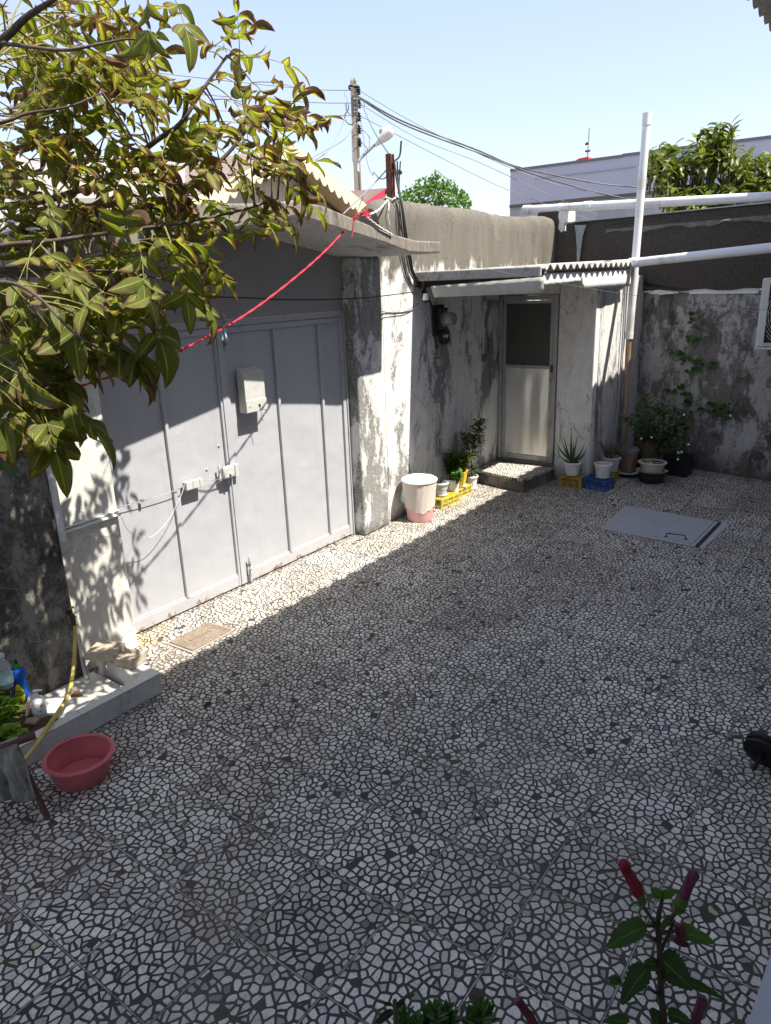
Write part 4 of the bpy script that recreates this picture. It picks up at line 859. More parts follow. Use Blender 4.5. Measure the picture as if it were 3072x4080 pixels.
blob(c_v, 550, 1150, 210, 105, 520, 8.22, .20); blob(c_v, 480, 1010, 60, 45, 50, 8.2, .1); blob(c_v, 640, 1300, 120, 110, 330, 8.25, .14); blob(c_v, 470, 1240, 90, 60, 120, 8.12, .10)
blob(c_v, 320, 1130, 45, 15, 14, 8.1, .05); blob(c_v, 690, 1110, 70, 40, 60, 8.35, .06); blob(c_v, 590, 1060, 90, 40, 70, 8.25, .1); blob(c_v, 700, 1180, 60, 60, 60, 8.35, .06)
for i in range(16):
    tip = AY(*c_v(rnd.uniform(380, 730), rnd.uniform(1020, 1350)), 8.25); s2.tube(spline([s_+Vector((rnd.uniform(-.05, .05), 0, -.02)), s_.lerp(tip, .5)+UP*.1, tip], 6), .003, 5)
def wallp(a, b, off=0.02):
    X, Y = c_v(a, b); d = ray(X, Y); n_ = nW; t_ = (P0-n_*off-CAM).dot(n_)/d.dot(n_); return CAM+d*t_
vines = [[(735, 1100), (750, 1000), (765, 900), (785, 800), (780, 690), (790, 560), (795, 440), (795, 300)], [(720, 1100), (780, 1092), (840, 1088), (905, 1085), (985, 1095)], [(820, 870), (860, 960), (905, 1050), (940, 1080)], [(790, 800), (830, 860), (850, 790)]]
for v_ in vines: s2.tube(spline([wallp(a, b) for a, b in v_], 6), .0022, 5)
for (a, b, n_, r_) in ((795, 430, 2, 10), (785, 470, 3, 12), (780, 522, 2, 12), (770, 585, 2, 12), (820, 592, 2, 10), (765, 622, 2, 10), (812, 618, 2, 8), (680, 690, 5, 22), (722, 690, 5, 18), (740, 745, 5, 26), (815, 740, 5, 26), (860, 770, 7, 32), (800, 800, 6, 30), (925, 780, 4, 18), (770, 820, 3, 12), (650, 955, 5, 22), (710, 930, 7, 26), (740, 970, 6, 20), (740, 1028, 5, 22), (850, 1078, 4, 18), (770, 1095, 3, 14), (930, 1040, 6, 26), (1000, 1050, 6, 24), (960, 1090, 7, 34), (1010, 1100, 5, 22), (910, 1085, 3, 14), (1010, 1130, 2, 10)):
    for i in range(n_+1):
        p = wallp(a+rnd.uniform(-r_, r_), b+rnd.uniform(-r_, r_)*.6, .03); an = rnd.uniform(0, 6.28); d = Vector((math.cos(an), -.35, math.sin(an)*.8)); m.leaf(p, d, Vector((-math.sin(an), 0, math.cos(an))), .062*rnd.uniform(.75, 1.1), .044, bend=.3, fold=.15, seg=3, shape=2)
m.build('foliage', lf_jas, jas, smooth=180); s2.build('stems', m_stem, jas, smooth=60)
fm = MB()
for (a, b) in ((436, 1270), (725, 1110), (686, 1365), (708, 1362), (684, 1412), (755, 1310), (505, 1262), (1040, 1115)):
    c = AY(*c_v(a, b), 8.0)
    for k in range(5):
        an = k*1.257; d = Vector((math.cos(an), -.5, math.sin(an))); fm.leaf(c, d, Vector((-math.sin(an), 0, math.cos(an))), .017, .011, bend=.3, seg=3)
fm.build('flowers', mat('white_petals', (0.8, 0.8, 0.76), 0.6, 0.03), jas)
# ================================================================== OWN HOUSE (its eave shades the yard), porch
mat('white_bounce_ceiling', (0.80, 0.79, 0.76), 0.8, 0.03, 5)
m_hw = plaster('house_wall_paint', (0.80, 0.79, 0.76), (0.4, 0.4, 0.38), (0.2, 0.2, 0.2), 0.9, 0.1, seed=20)
house = thing('house', 'house whose grey corrugated eave shows in the top right corner', 'house', (1.0, 3.0, 0))
m = MB(); m.box((1.0, -4.5, 0), (1.2, 8.02, 3.9)); m.build('wall', m_hw, house)
m = MB(); m.box((-1.15, -1.2, 0), (0.998, -1.0, 3.77)); m.build('wall', m_hw, house)  # unseen wing behind the camera, added to darken the near floor
EXx, EZ = -1.18, 3.80; vs = []; ny = 360; y0_, y1_ = -4.5, 9.2; xs2 = [EXx, -0.6, 0.4, 4.0]
for i in range(ny+1):
    y = y0_+(y1_-y0_)*i/ny
    for x in xs2:
        for th in (0.0, 0.012): vs.append((x, y, EZ+(x-EXx)*0.22+0.028*math.sin(2*math.pi*y/0.19)+th))
nq = len(xs2)*2; fs = []
for i in range(ny):
    for k in range(len(xs2)-1):
        a = i*nq+k*2; b = a+nq; fs += [(a, b, b+2, a+2), (a+1, a+3, b+3, b+1)]
    a = i*nq; fs.append((a, a+1, a+nq+1, a+nq))
m = MB(); m.add(vs, fs); m.build('roof', m_asb, house, smooth=60)
m = MB(); m.box((-0.86, -4.5, EZ-0.02), (0.999, 9.0, EZ+0.01)); m.build('bounce_ceiling', MATS['white_bounce_ceiling'], house)  # unseen white boards, added to bounce light into the shaded yard
m = MB(); m.box((-1.02, -4.5, EZ-0.03), (-0.95, 9.1, EZ+0.0)); m.build('purlin', MATS['old_timber'], house)
m = MB(); m.box((-0.30, -3.0, -0.01), (0.999, 0.80, 0.62)); setting(m.build('porch', m_conc))
# white painted sill of the porch railing, close to the lens
m_rail = mat('white_rail_paint', (0.46, 0.50, 0.56), 0.4, 0.05, 8, dirt=(0.25, 0.28, 0.33), dirt_amt=0.12)
rz_ = 1.35; a = AZ(1606, 2240, rz_); b = AZ(1672, 2040, rz_); a2 = a+(a-b)*0.6; b2 = b+(b-a)*1.0
m = MB(); side = (b-a).cross(UP).normalized()
m.prism([a2, b2, b2+side*0.16, a2+side*0.16], (0, 0, -0.05)); rl = m.build('top_rail', m_rail)
rt = thing('porch_railing', 'pale blue white porch rail at the bottom right corner', 'railing', tuple(a2)); rl.parent = rt
rl.data.transform(Matrix.Translation(-Vector(rt.location)))
m = MB()
for q in (0.05, 0.5, 0.95): p = a2.lerp(b2, q)+side*0.08; m.box((p.x-0.02, p.y-0.02, 0.0), (p.x+0.02, p.y+0.02, rz_-0.051))
m.build('post', m_rail, rt)

# ================================================================== WASH TROUGH AND HERB BED
m_tile = mat('white_trough_tile', (0.66, 0.65, 0.61), 0.35, 0.06, 6, dirt=(0.42, 0.37, 0.29), dirt_amt=0.22); m_wp = plaster('trough_paint', (0.60, 0.60, 0.61), (0.42, 0.42, 0.43), (0.12, 0.12, 0.12), 0.95, 0.12, seed=15, sc=2)
wt = thing('wash_trough', 'low white tiled trough against the mouldy wall below the tap', 'trough', (-3.5, 1.8, 0))
TX = -3.225; LX = -3.753
m = MB(); m.box((TX-0.055, -1.5, 0.0), (TX, 2.115, 0.123)); m.build('outer_wall', m_wp, wt, bevel=0.012)
m = MB()
for i in range(14):
    y1 = 2.117-i*0.25; m.box((TX-0.058, y1-0.246, 0.124), (TX+0.002, y1, 0.133))
m.build('rim_tiles', m_tile, wt, bevel=0.002)
m = MB(); m.prism([(TX-0.056, 2.0, 0.0), (TX-0.056, 2.115, 0.0), (-3.64, 2.14, 0.0), (-3.64, 2.03, 0.0)], (0, 0, 0.133)); m.build('end_wall', m_tile, wt, bevel=0.008)
m = MB(); m.tube([(-3.67, 2.02, 0.0), (-3.67, 2.02, 0.16)], 0.022, 12); m.build('overflow_stub', m_tile, wt, smooth=50)
m = MB()
for i in range(2):
    for j in range(2):
        y1 = 1.998-i*0.197; x1 = TX-0.0575-j*0.235; m.box((max(x1-0.231, LX+0.002), y1-0.196, 0.0), (x1, y1, 0.03))
m.build('floor_tiles', m_tile, wt, bevel=0.0015)
m = MB(); m.box((LX+0.002, 1.601, 0.0), (TX-0.0565, 2.0, 0.027)); m.build('grout_bed', m_dk, wt)
m = MB(); m.box((LX+0.002, 1.555, 0.0), (TX-0.056, 1.600, 0.07)); m.build('divider', m_wp, wt, bevel=0.01)
m = MB(); vs = []; nx_, ny_ = 8, 40
for j in range(ny_+1):
    for i in range(nx_+1): vs.append((LX+0.004+(TX-0.06-LX)*i/nx_, -1.5+3.05*j/ny_, 0.085+rnd.uniform(-.012, .018)))
m.add(vs, [(j*(nx_+1)+i, j*(nx_+1)+i+1, (j+1)*(nx_+1)+i+1, (j+1)*(nx_+1)+i) for j in range(ny_) for i in range(nx_)]); m.build('bed_soil', mat('bed_soil', (0.10, 0.06, 0.035), 0.98, 0.5, 60, bmp=0.9), wt)
lf_mint = leafmat('mint_leaves', (0.17, 0.32, 0.03), (0.32, 0.50, 0.07), trans=0.4, rough=0.5)
mt_ = thing('mint_patch', 'bright green mint growing around the bottles at the left edge', 'plant', (-3.5, 1.2, 0.09)); m = MB(); s2 = MB()
for i in range(120):
    y = rnd.uniform(0.95, 1.54); x = rnd.uniform(-3.72, -3.30)
    if (x > -3.53 and y > 1.40) or y > 1.50: continue
    h_ = rnd.uniform(0.06, 0.14)*(1.1 if x < -3.5 else .6)*(.75 if y > 1.38 else 1)
    o = Vector((x, y, 0.08)); tip = o+Vector((rnd.uniform(-.04, .05), rnd.uniform(-.04, .04), h_)); pts = spline([o, o.lerp(tip, .5)+Vector((rnd.uniform(-.01, .01), 0, .01)), tip], 4); s2.tube(pts, 0.0016, 5)
    for k in range(5):
        q = pts[min(len(pts)-1, 1+int(k*(len(pts)-1)/4))]; an = k*1.57+rnd.random()
        for sg in (0, math.pi):
            d = Vector((math.cos(an+sg), math.sin(an+sg), .25)); m.leaf(q, d, d.cross(UP), rnd.uniform(.028, .048), rnd.uniform(.022, .034), bend=.5, fold=.2, seg=3, shape=2)
m.build('foliage', lf_mint, mt_, smooth=180); s2.build('stems', m_stem, mt_, smooth=60)
# tap, stand pipe, hose
fa = AX(*c_t(600, 330), -3.70)
m_brass = mat('grimy_brass', (0.10, 0.085, 0.06), 0.4, 0.4, 60, metal=0.8)
tp = thing('garden_tap', 'small dark garden tap on the mouldy wall feeding the yellow hose', 'tap', (fa.x, fa.y, fa.z))
m = MB(); m.tube([(-3.754, fa.y+0.01, fa.z+0.015), (fa.x, fa.y, fa.z+0.01), (fa.x+0.01, fa.y, fa.z-0.055)], [0.012, 0.014, 0.011], 12); m.tube([(fa.x, fa.y, fa.z+0.01), (fa.x, fa.y, fa.z+0.05)], 0.008, 10); m.build('tap_body', m_brass, tp, smooth=50)
m = MB(); m.box((fa.x-0.006, fa.y-0.018, fa.z+0.051), (fa.x+0.006, fa.y+0.018, fa.z+0.062)); m.tube([(fa.x, fa.y, fa.z+0.062), (fa.x+0.006, fa.y, fa.z+0.082)], 0.005, 8); m.build('tap_handle', mat('copper_worn', (0.35, 0.16, 0.07), 0.4, 0.3, 50, metal=0.6), tp, bevel=0.002)
m_ppipe = plaster('chalky_pipe', (0.55, 0.55, 0.54), (0.3, 0.3, 0.29), (0.1, 0.1, 0.1), 0.8, 0.3, seed=17, sc=5)
m = MB(); m.tube(spline([(-3.725, fa.y+0.03, fa.z-0.01), AX(*c_t(665, 560), -3.72), AX(*c_t(700, 760), -3.72), (-3.70, 1.93, 0.03)], 6), 0.013, 12); m.build('stand_pipe', m_ppipe, tp, smooth=50)
m_hose = mat('yellow_hose', (0.52, 0.42, 0.10), 0.45, 0.12, 40, dirt=(0.25, 0.20, 0.06), dirt_amt=0.35)
hp = [(fa.x+0.012, fa.y, fa.z-0.05), AX(*c_t(622, 500), -3.68), AX(*c_t(608, 760), -3.62), AX(*c_t(575, 950), -3.50), AZ(*c_t(480, 1120), .145), AZ(*c_t(400, 1235), .15), AX(*c_t(330, 1350), -3.17), AX(*c_t(260, 1440), -3.11), AX(*c_t(205, 1510), -3.09), AX(*c_t(120, 1600), -3.10), AX(*c_t(-20, 1730), -3.10)]
m = MB(); m.tube(spline(hp, 6), 0.0105, 12); tag(m.build('garden_hose', m_hose, smooth=60), 'yellow garden hose running from the tap over the trough rim', 'hose')
# two stones
def rock(name, lab, c, s, mt, seed, rz=0.0):
    bm = bmesh.new(); bmesh.ops.create_icosphere(bm, subdivisions=3, radius=1)
    for v in bm.verts:
        n_ = v.co.normalized(); k = 1.25+0.45*mnoise.noise(n_*1.1+Vector((seed, 0, 0)))+0.03*mnoise.noise(n_*6+Vector((0, seed, 0)))
        v.co = Vector((max(-.8, min(.85, n_.x*k)), max(-.9, min(.8, n_.y*k)), max(-.45, min(.42+.1*n_.x, n_.z*k))))
        v.co = Matrix.Rotation(rz, 3, 'Z') @ Vector((v.co.x*s[0], v.co.y*s[1], v.co.z*s[2]))
    me = bpy.data.meshes.new(name); bm.to_mesh(me); bm.free(); me.materials.append(mt); me.shade_smooth(); me.set_sharp_from_angle(angle=R(35))
    o = bpy.data.objects.new(name, me); COL.objects.link(o); o.location = c; tag(o, lab, 'stone'); return o
m_stone = mat('pale_field_stone', (0.42, 0.37, 0.28), 0.9, 0.22, 12, bmp=0.7, bdist=0.008, dirt=(0.24, 0.21, 0.16), dirt_amt=0.25)
rock('stone', 'flat pale stone tipped against the white pier, the left one of two', (-3.635, 2.04, 0.185), (0.115, 0.085, 0.05), m_stone, 3.1, 0.5)
rock('stone', 'pale stone resting on the trough end, nearer the gate', (-3.47, 2.09, 0.165), (0.09, 0.075, 0.055), m_stone, 7.7, 0.2)
# bottles
def text(body, size, o, ex, ey, mt, name, par, ext=0.0004):
    cu = bpy.data.curves.new(name, 'FONT'); cu.body = body; cu.size = size; cu.extrude = ext; cu.align_x = 'CENTER'
    tmp = bpy.data.objects.new(name, cu); COL.objects.link(tmp); dg = bpy.context.evaluated_depsgraph_get(); dg.update()
    me = bpy.data.meshes.new_from_object(tmp.evaluated_get(dg)); bpy.data.objects.remove(tmp)
    ex = Vector(ex).normalized(); ey = Vector(ey); ey = (ey-ex*ey.dot(ex)).normalized(); ez = ex.cross(ey)
    mm = Matrix((ex, ey, ez)).transposed().to_4x4(); mm.translation = Vector(o)-par.location-(par.parent.location if par.parent else Vector((0, 0, 0))); me.transform(mm); me.materials.clear(); me.materials.append(mt)
    ob = bpy.data.objects.new(name, me); COL.objects.link(ob); ob.parent = par; return ob
bb = AZ(*c_l(318, 955), 0.09); m_bl = mat('blue_bottle_plastic', (0.01, 0.08, 0.42), 0.25, 0.05, 10)
t = thing('dish_soap_bottle', 'ribbed blue soap bottle with green collar and yellow label', 'bottle', tuple(bb)); rt_ = (Vector((1, 0, 0))*rgt.x+Vector((0, 1, 0))*rgt.y).normalized(); tw = Vector((-rt_.y, rt_.x, 0))
def oval(m, c, prof, n=64, ribs=0, ratio=0.6, mi=0):
    vs = []
    for (r, h, rb) in prof:
        for j in range(n):
            a = 2*math.pi*j/n; q = r*(1+(ribs*(0.5-0.5*math.cos(a*36)) if rb else 0)); vs.append(Vector(c)+rt_*(q*math.cos(a))+tw*(q*math.sin(a)*ratio)+UP*h)
    k = len(prof); m.add(vs, [(i*n+j, i*n+(j+1) % n, (i+1)*n+(j+1) % n, (i+1)*n+j) for i in range(k-1) for j in range(n)]+[tuple(range(n-1, -1, -1)), tuple((k-1)*n+j for j in range(n))])
m = MB(); oval(m, bb, [(.040, 0, 0), (.045, .006, 0), (.043, .05, 1), (.036, .10, 1), (.037, .135, 1), (.042, .165, 1), (.041, .18, 1), (.036, .190, 0), (.014, .197, 0)], ribs=-0.045, ratio=.62); m.build('bottle_body', m_bl, t, smooth=60)
m = MB(); m.lathe(bb+UP*.198, [(.015, 0), (.015, .02), (.012, .026)], 24); m.build('collar', mat('green_cap_plastic', (0.03, 0.33, 0.03), .35), t, smooth=50)
m = MB(); m.lathe(bb+UP*.2245, [(.008, 0), (.007, .012), (.009, .014), (.006, .02)], 20); m.build('cap', mat('navy_cap_plastic', (0.01, 0.012, 0.06), .35), t, smooth=50)
m = MB(); fr = -tw*0.0285; lab_c = bb+fr+UP*0.055
pl = [lab_c+rt_*(0.026*math.sin(a)*(1-0.25*max(0, math.cos(a))))+UP*(0.062*math.cos(a)-.004)-tw*(0.0018-0.010*(math.sin(a)**2)*0.55) for a in [k*math.pi/12 for k in range(24)]]
m.prism(pl, -tw*0.0012); m.build('label_panel', mat('yellow_label', (0.75, 0.66, 0.02), .4), t)
text('Evolon', 0.0155, lab_c-tw*0.0036+UP*0.012, rt_, UP, mat('navy_print', (0.02, 0.02, 0.05), .5), 'label_text', t)
m = MB(); m.frame(lab_c-tw*0.0034, rt_, UP, -tw, (-.02, -.004, 0), (.02, -.0025, .0006)); m.frame(lab_c-tw*0.0034, rt_, UP, -tw, (-.018, -.010, 0), (.018, -.0088, .0006)); m.build('label_lines', MATS['navy_print'], t)
cb = AX(*c_l(100, 790), -3.705); t = thing('water_bottle', 'clear plastic bottle with white cap left of the blue soap bottle', 'bottle', tuple(cb))
m = MB(); m.lathe(cb, [(.030, 0), (.036, .01), (.036, .085), (.033, .09), (.036, .095), (.036, .125), (.028, .15), (.014, .165), (.013, .18)], 32); m.build('bottle_body', glassy('clear_plastic', (0.85, 0.92, 0.92), 0.08, 0.25), t, smooth=60)
m = MB(); m.lathe(cb, [(.0366, .03), (.0366, .085)], 32); m.build('label_band', mat('teal_white_label', (0.45, 0.66, 0.68), .5, .3, 30), t, smooth=60)
m = MB(); m.lathe(cb, [(.018, .181), (.018, .20), (.012, .202)], 24); m.build('cap', m_potw, t, smooth=50)
wb = AZ(*c_l(545, 1195), 0.0805); wb = Vector((wb.x, wb.y, 0.08)); t = thing('pump_bottle', 'white pump dispenser bottle standing on the trough beside the mint', 'bottle', tuple(wb))
m_wpl = mat('white_bottle_plastic', (0.76, 0.76, 0.75), .3, .02, 8)
m = MB(); m.lathe(wb, [(.030, 0), (.034, .005), (.035, .06), (.033, .10), (.026, .120), (.012, .128)], 40); m.build('bottle_body', m_wpl, t, smooth=60)
m = MB(); m.lathe(wb+UP*.1285, [(.012, 0), (.012, .012), (.005, .015), (.005, .028)], 24); m.build('collar', m_wpl, t, smooth=50)
m = MB(); m.tube([wb+UP*.160-rt_*.010, wb+UP*.162+rt_*.005, wb+UP*.164+rt_*.035], [.008, .008, .004], 12); m.build('pump_head', m_wpl, t, smooth=60)
m = MB()
for i in range(40):
    a = rnd.uniform(-2.6, -.5); z = rnd.uniform(.03, .105); c = wb+(rt_*math.cos(a)+tw*math.sin(a))*(.0352 if z < .07 else .0345)+UP*z; tn = (rt_*-math.sin(a)+tw*math.cos(a)); m.frame(c, tn, UP, (rt_*math.cos(a)+tw*math.sin(a)), (-.003*rnd.random()-.001, -.0012, 0), (.003*rnd.random()+.001, rnd.uniform(.0005, .004), .0006))
m.build('printed_marks', mat('grey_print', (0.22, 0.23, 0.25), .5), t)
m = MB(); m.box((wb.x-.05, wb.y-.05, .0305), (wb.x+.05, wb.y+.05, .0785), rz=.4); tag(m.build('brick_block', m_wp, bevel=.006), 'small white block under the pump bottle', 'block')
# trowel (white handle, thin shaft) stuck in the soil
ta = AD(*c_l(395, 915), dep(wb)-.02); tb = AD(*c_l(355, 1170), dep(wb)-.03); tc = AD(*c_l(342, 1310), dep(wb)-.05); t = thing('hand_tool', 'thin tool with ivory handle stuck upright beside the pump bottle', 'tool', tuple(tc))
m = MB(); m.tube([ta, ta.lerp(tb, .1), ta.lerp(tb, .6), tb], [.008, .010, .008, .009], 12); m.build('handle', mat('ivory_plastic', (0.60, 0.55, 0.42), .4), t, smooth=60)
m = MB(); m.tube([tb, tc], [.003, .002], 8); m.build('shaft', m_zinc, t)
q = AZ(*c_l(430, 1250), .11); rock('brick_piece', 'pinkish broken brick piece below the pump bottle', (q.x, q.y, .115), (.04, .025, .016), mat('worn_brick', (0.36, 0.25, 0.20), .9, .2, 30, bmp=.6), 1.2, .4)
# fallen leaves
lf_fall = leafmat('fallen_leaves', (0.10, 0.055, 0.02), (0.17, 0.10, 0.03), trans=.1, rough=.8); k_ = 0
for (X, Y, z, L, lab) in ((*c_l(1058, 828), .031, .035, 'small tan leaf lying on the trough tiles'), (*c_l(1100, 905), .031, .07, 'curled dark brown leaf lying on the trough tiles'), (442, 1533, .001, .06, 'curled brown leaf on the floor right of the trough'), (1040, 1770, .001, .03, 'dark brown leaf scrap in the middle of the floor'), (372, 1835, .001, .03, 'dark leaf scrap on the floor below the pink basin'), (*c_g(1435, 1343), .001, .035, 'orange brown leaf at the foot of the gate right end')):
    p = AZ(X, Y, z+.003); m = MB(); an = rnd.uniform(0, 6.28); d = Vector((math.cos(an), math.sin(an), .35)); m.leaf(p, d, d.cross(UP), L, L*.5, bend=1.0, fold=.5, curl=.8, seg=5, wav=.3); k_ += 1
    tag(m.build('fallen_leaf', lf_fall, smooth=180, loc=p), lab, 'leaf')

# ================================================================== BASIN, STOOL, WHEEL
bc = Vector((-2.935, 1.425, 0)); m = MB()
m_red = mat('faded_red_plastic', (0.52, 0.13, 0.145), 0.38, 0.12, 10, dirt=(0.42, 0.17, 0.17), dirt_amt=0.3)
t = thing('washing_basin', 'round dusty red plastic basin on the floor beside the trough', 'basin', tuple(bc))
m.lathe(bc, [(.110, .001), (.122, .008), (.134, .062), (.139, .069), (.146, .122), (.143, .124), (.135, .071), (.130, .064), (.120, .014), (.03, .008), (.0005, .008)], 72); m.build('basin_body', m_red, t, smooth=50)
m = MB(); m.lathe(bc, [(.144, .123), (.161, .120), (.164, .124), (.159, .131), (.146, .1325), (.141, .128)], 72, close=True); m.build('basin_rim', m_red, t, smooth=60)
# rusty stool with a cloth
m_brs = mat('brown_rusty_tube', (0.09, 0.045, 0.038), .6, .3, 30, bmp=.3)
foot = AZ(*c_t(395, 2005)); foot.z = .006; D0 = dep(foot); e0 = AD(*c_t(292, 1305), D0-.10); e1_ = AD(*c_t(-200, 1480), D0-.22)
t = thing('rusty_rack', 'rusty tube rack at the left edge with a grey cloth over it', 'rack', tuple(foot))
m = MB(); m.tube([e0, e1_], .019, 14); m.build('top_bar', m_brs, t, smooth=50)
m = MB(); m.tube([foot, AD(*c_t(215, 1600), D0-.06), AD(*c_t(120, 1390), D0-.10)], .0135, 12); m.build('leg', m_brs, t, smooth=50)
e2 = AD(*c_t(-160, 1460), D0-.2); m = MB(); m.tube([e2, Vector((e2.x-.15, e2.y-.2, .006))], .0135, 12); m.build('leg', m_brs, t, smooth=50)
m = MB(); m.tube([AD(*c_t(120, 1390), D0-.08), Vector((-3.05, .98, .006))], .0135, 12); m.build('leg', m_brs, t, smooth=50)
ct = MB(); vs = []; nu, nv = 26, 22; bd = (e1_-e0)
for j in range(nv+1):
    for i in range(nu+1):
        u_, v_ = i/nu, j/nv; top_ = e0+bd*(.27+u_*.62); a = v_*.75
        fold_ = .030*(mnoise.noise(Vector((u_*6, v_*1.6, 2.0))))+.014*mnoise.noise(Vector((u_*15, v_*4, 5.0))); out = -fwd*(0.022+fold_*min(1, v_*4)+.01)
        side_ = rgt*(.045*v_*(1-u_))
        vs.append(top_+UP*(.021 if v_ < .03 else -.01-a*.34*(1+.08*math.sin(u_*6)))+out*(0.2 if v_ < .03 else 1)+side_)
ct.add(vs, [(j*(nu+1)+i, j*(nu+1)+i+1, (j+1)*(nu+1)+i+1, (j+1)*(nu+1)+i) for j in range(nv) for i in range(nu)])
cl = ct.build('cleaning_cloth', mat('grey_cloth', (0.25, 0.245, 0.23), .95, .25, 20, bmp=.6, dirt=(.12, .115, .10), dirt_amt=.3), smooth=180, loc=e0)
sd = cl.modifiers.new('thickness', 'SOLIDIFY'); sd.thickness = .004; tag(cl, 'grimy grey cloth hanging over the rusty rack', 'cloth')
wc = AD(1652, 1622, dep(AZ(1640, 1665))); ax_ = Vector((-1, -.25, -.22)).normalized(); t = thing('black_roller', 'black flanged roller with a short axle stub at the right edge', 'roller', tuple(wc))
ax_ = (-rgt*.74-fwd*.50-upv*.62).normalized(); m_blk = mat('black_rubber', (.008, .008, .009), .6, .2, 20)
m = MB(); m.lathe(wc-ax_*.01, [(.085, -.02), (.092, -.015), (.092, .0), (.085, .006), (.078, .006), (.078, .02), (.088, .022), (.088, .034), (.05, .04), (.03, .03)], 40, axis=ax_); m.build('disc', m_blk, t, smooth=40)
m = MB(); m.tube([wc, wc+ax_*.115], .0105, 12); m.build('axle', m_blk, t, smooth=40)

# ================================================================== WALL EQUIPMENT
mt = thing('electric_meter', 'old black electric meter with glass dome on the side wall', 'meter', (WX+.05, 6.1, 1.8))
mc = AX(*c_m(640, 815), WX+.085)
m = MB(); m.box((WX+.003, mc.y-.11, mc.z-.16), (WX+.03, mc.y+.08, mc.z+.135)); m.build('backboard', mat('dark_board', (.03, .028, .026), .8, .3, 20), mt, bevel=.004)
m = MB(); m.box((WX+.031, mc.y-.075, mc.z-.10), (WX+.083, mc.y+.062, mc.z+.105)); m.build('meter_case', m_black, mt, bevel=.008)
m = MB(); m.lathe((WX+.083, mc.y, mc.z), [(.074, 0), (.078, .006), (.074, .012), (.06, .013)], 40, axis=EX); m.build('ring', mat('dull_chrome', (.22, .22, .21), .35, .1, 20, metal=.7), mt, smooth=50)
m = MB(); m.lathe((WX+.096, mc.y, mc.z), [(.063, 0), (.062, .085), (.055, .095), (.0005, .098)], 40, axis=EX); m.build('glass_dome', glassy('meter_glass', (.6, .62, .6), .06, .3), mt, smooth=50)
m = MB(); m.lathe((WX+.0965, mc.y, mc.z), [(.045, 0), (.045, .06), (.02, .062)], 24, axis=EX); m.box((WX+.159, mc.y-.03, mc.z-.012), (WX+.162, mc.y+.03, mc.z+.02)); m.build('dial', mat('dial_grey', (.20, .19, .18), .6, .5, 50), mt, smooth=50)
bc2 = AX(*c_m(650, 1075), WX+.07)
m = MB(); m.prism([(WX+.031, bc2.y+a*.062, bc2.z+b*.075) for a, b in ((-1, -.6), (-.6, -1), (.6, -1), (1, -.6), (1, .6), (.6, 1), (-.6, 1), (-1, .6))], (.05, 0, 0)); tb_ = m.build('terminal_cover', m_black, mt, bevel=.004)
m = MB(); m.box((WX+.0815, bc2.y-.055, bc2.z-.005), (WX+.083, bc2.y-.018, bc2.z+.016)); m.box((WX+.0815, bc2.y-.004, bc2.z-.018), (WX+.083, bc2.y+.016, bc2.z+.02)); m.build('white_stickers', m_potw, tb_)
m = MB(); m.box((WX+.0815, bc2.y+.0165, bc2.z-.004), (WX+.083, bc2.y+.046, bc2.z+.018)); m.build('orange_sticker', mat('orange_sticker', (.55, .16, .06), .5), tb_)
q = AX(*c_m(595, 1290), WX+.05); m = MB(); m.box((WX+.003, q.y-.045, q.z-.06), (WX+.055, q.y+.035, q.z+.055)); br = m.build('breaker_box', mat('grey_bakelite', (.17, .17, .16), .5, .2, 20, dirt=(.05, .05, .05), dirt_amt=.3), bevel=.008, loc=q); tag(br, 'small dirty grey breaker box below the electric meter', 'breaker box')
q = AX(*c_m(585, 1455), WX+.04); m = MB(); m.box((WX+.003, q.y-.04, q.z-.038), (WX+.045, q.y+.035, q.z+.04)); jb_ = m.build('junction_box', mat('beige_bakelite', (.30, .29, .26), .5, .2, 20), bevel=.006, loc=q); tag(jb_, 'lowest small beige junction box under the breaker box', 'junction box')
# security camera
q = AX(*c_m(358, 540), WX+.12); t = thing('security_camera', 'small white security camera hanging at the roof corner', 'camera', tuple(q)); s_ = m_px(q)
m = MB(); m.lathe(q, [(.031, 0), (.022, .058), (.018, .060)], 28); m.build('shade', m_wpl, t, smooth=40)
m = MB(); m.lathe(q-UP*.024, [(.008, 0), (.022, .008), (.024, .0235)], 24); m.build('lens_ball', m_blk, t, smooth=60)
m = MB(); m.tube([q+UP*.06, q+UP*.10, Vector((WX, q.y, q.z+.13))], .006, 8); m.build('bracket', m_blk, t)
# green globe lamp and its wiring
q = AX(*c_m(1240, 595), WX+.03); g = AX(*c_m(1350, 640), WX+.13); t = thing('wall_lamp', 'green glass globe wall lamp beside the outhouse door', 'lamp', tuple(q))
dirn = (g-q).normalized(); m = MB(); m.lathe((WX+.002, q.y, q.z), [(.045, 0), (.048, .03), (.042, .06), (.036, .065)], 32, axis=EX); m.build('lamp_base', mat('cream_ceramic', (.50, .48, .42), .4), t, smooth=50)
m = MB(); m.lathe(Vector((WX+.066, q.y+.0, q.z-.005)), [(.035*1, 0), (.054, .02), (.063, .05), (.062, .075), (.045, .105), (.02, .118), (.0005, .12)], 36, axis=EX+Vector((0, 0, -.12)), flute=.02, nf=36); m.build('glass_globe', glassy('green_glass', (.30, .46, .38), .1, .35), t, smooth=60)
q2 = AX(*c_m(1245, 1385), WX+.02); m = MB(); m.box((WX+.001, q.y-.008, q2.z+.04), (WX+.012, q.y+.010, q.z-.05)); tag(m.build('wire_duct', m_wcable, bevel=.001, loc=q2), 'thin white cable duct from the globe lamp down to the switch', 'cable duct')
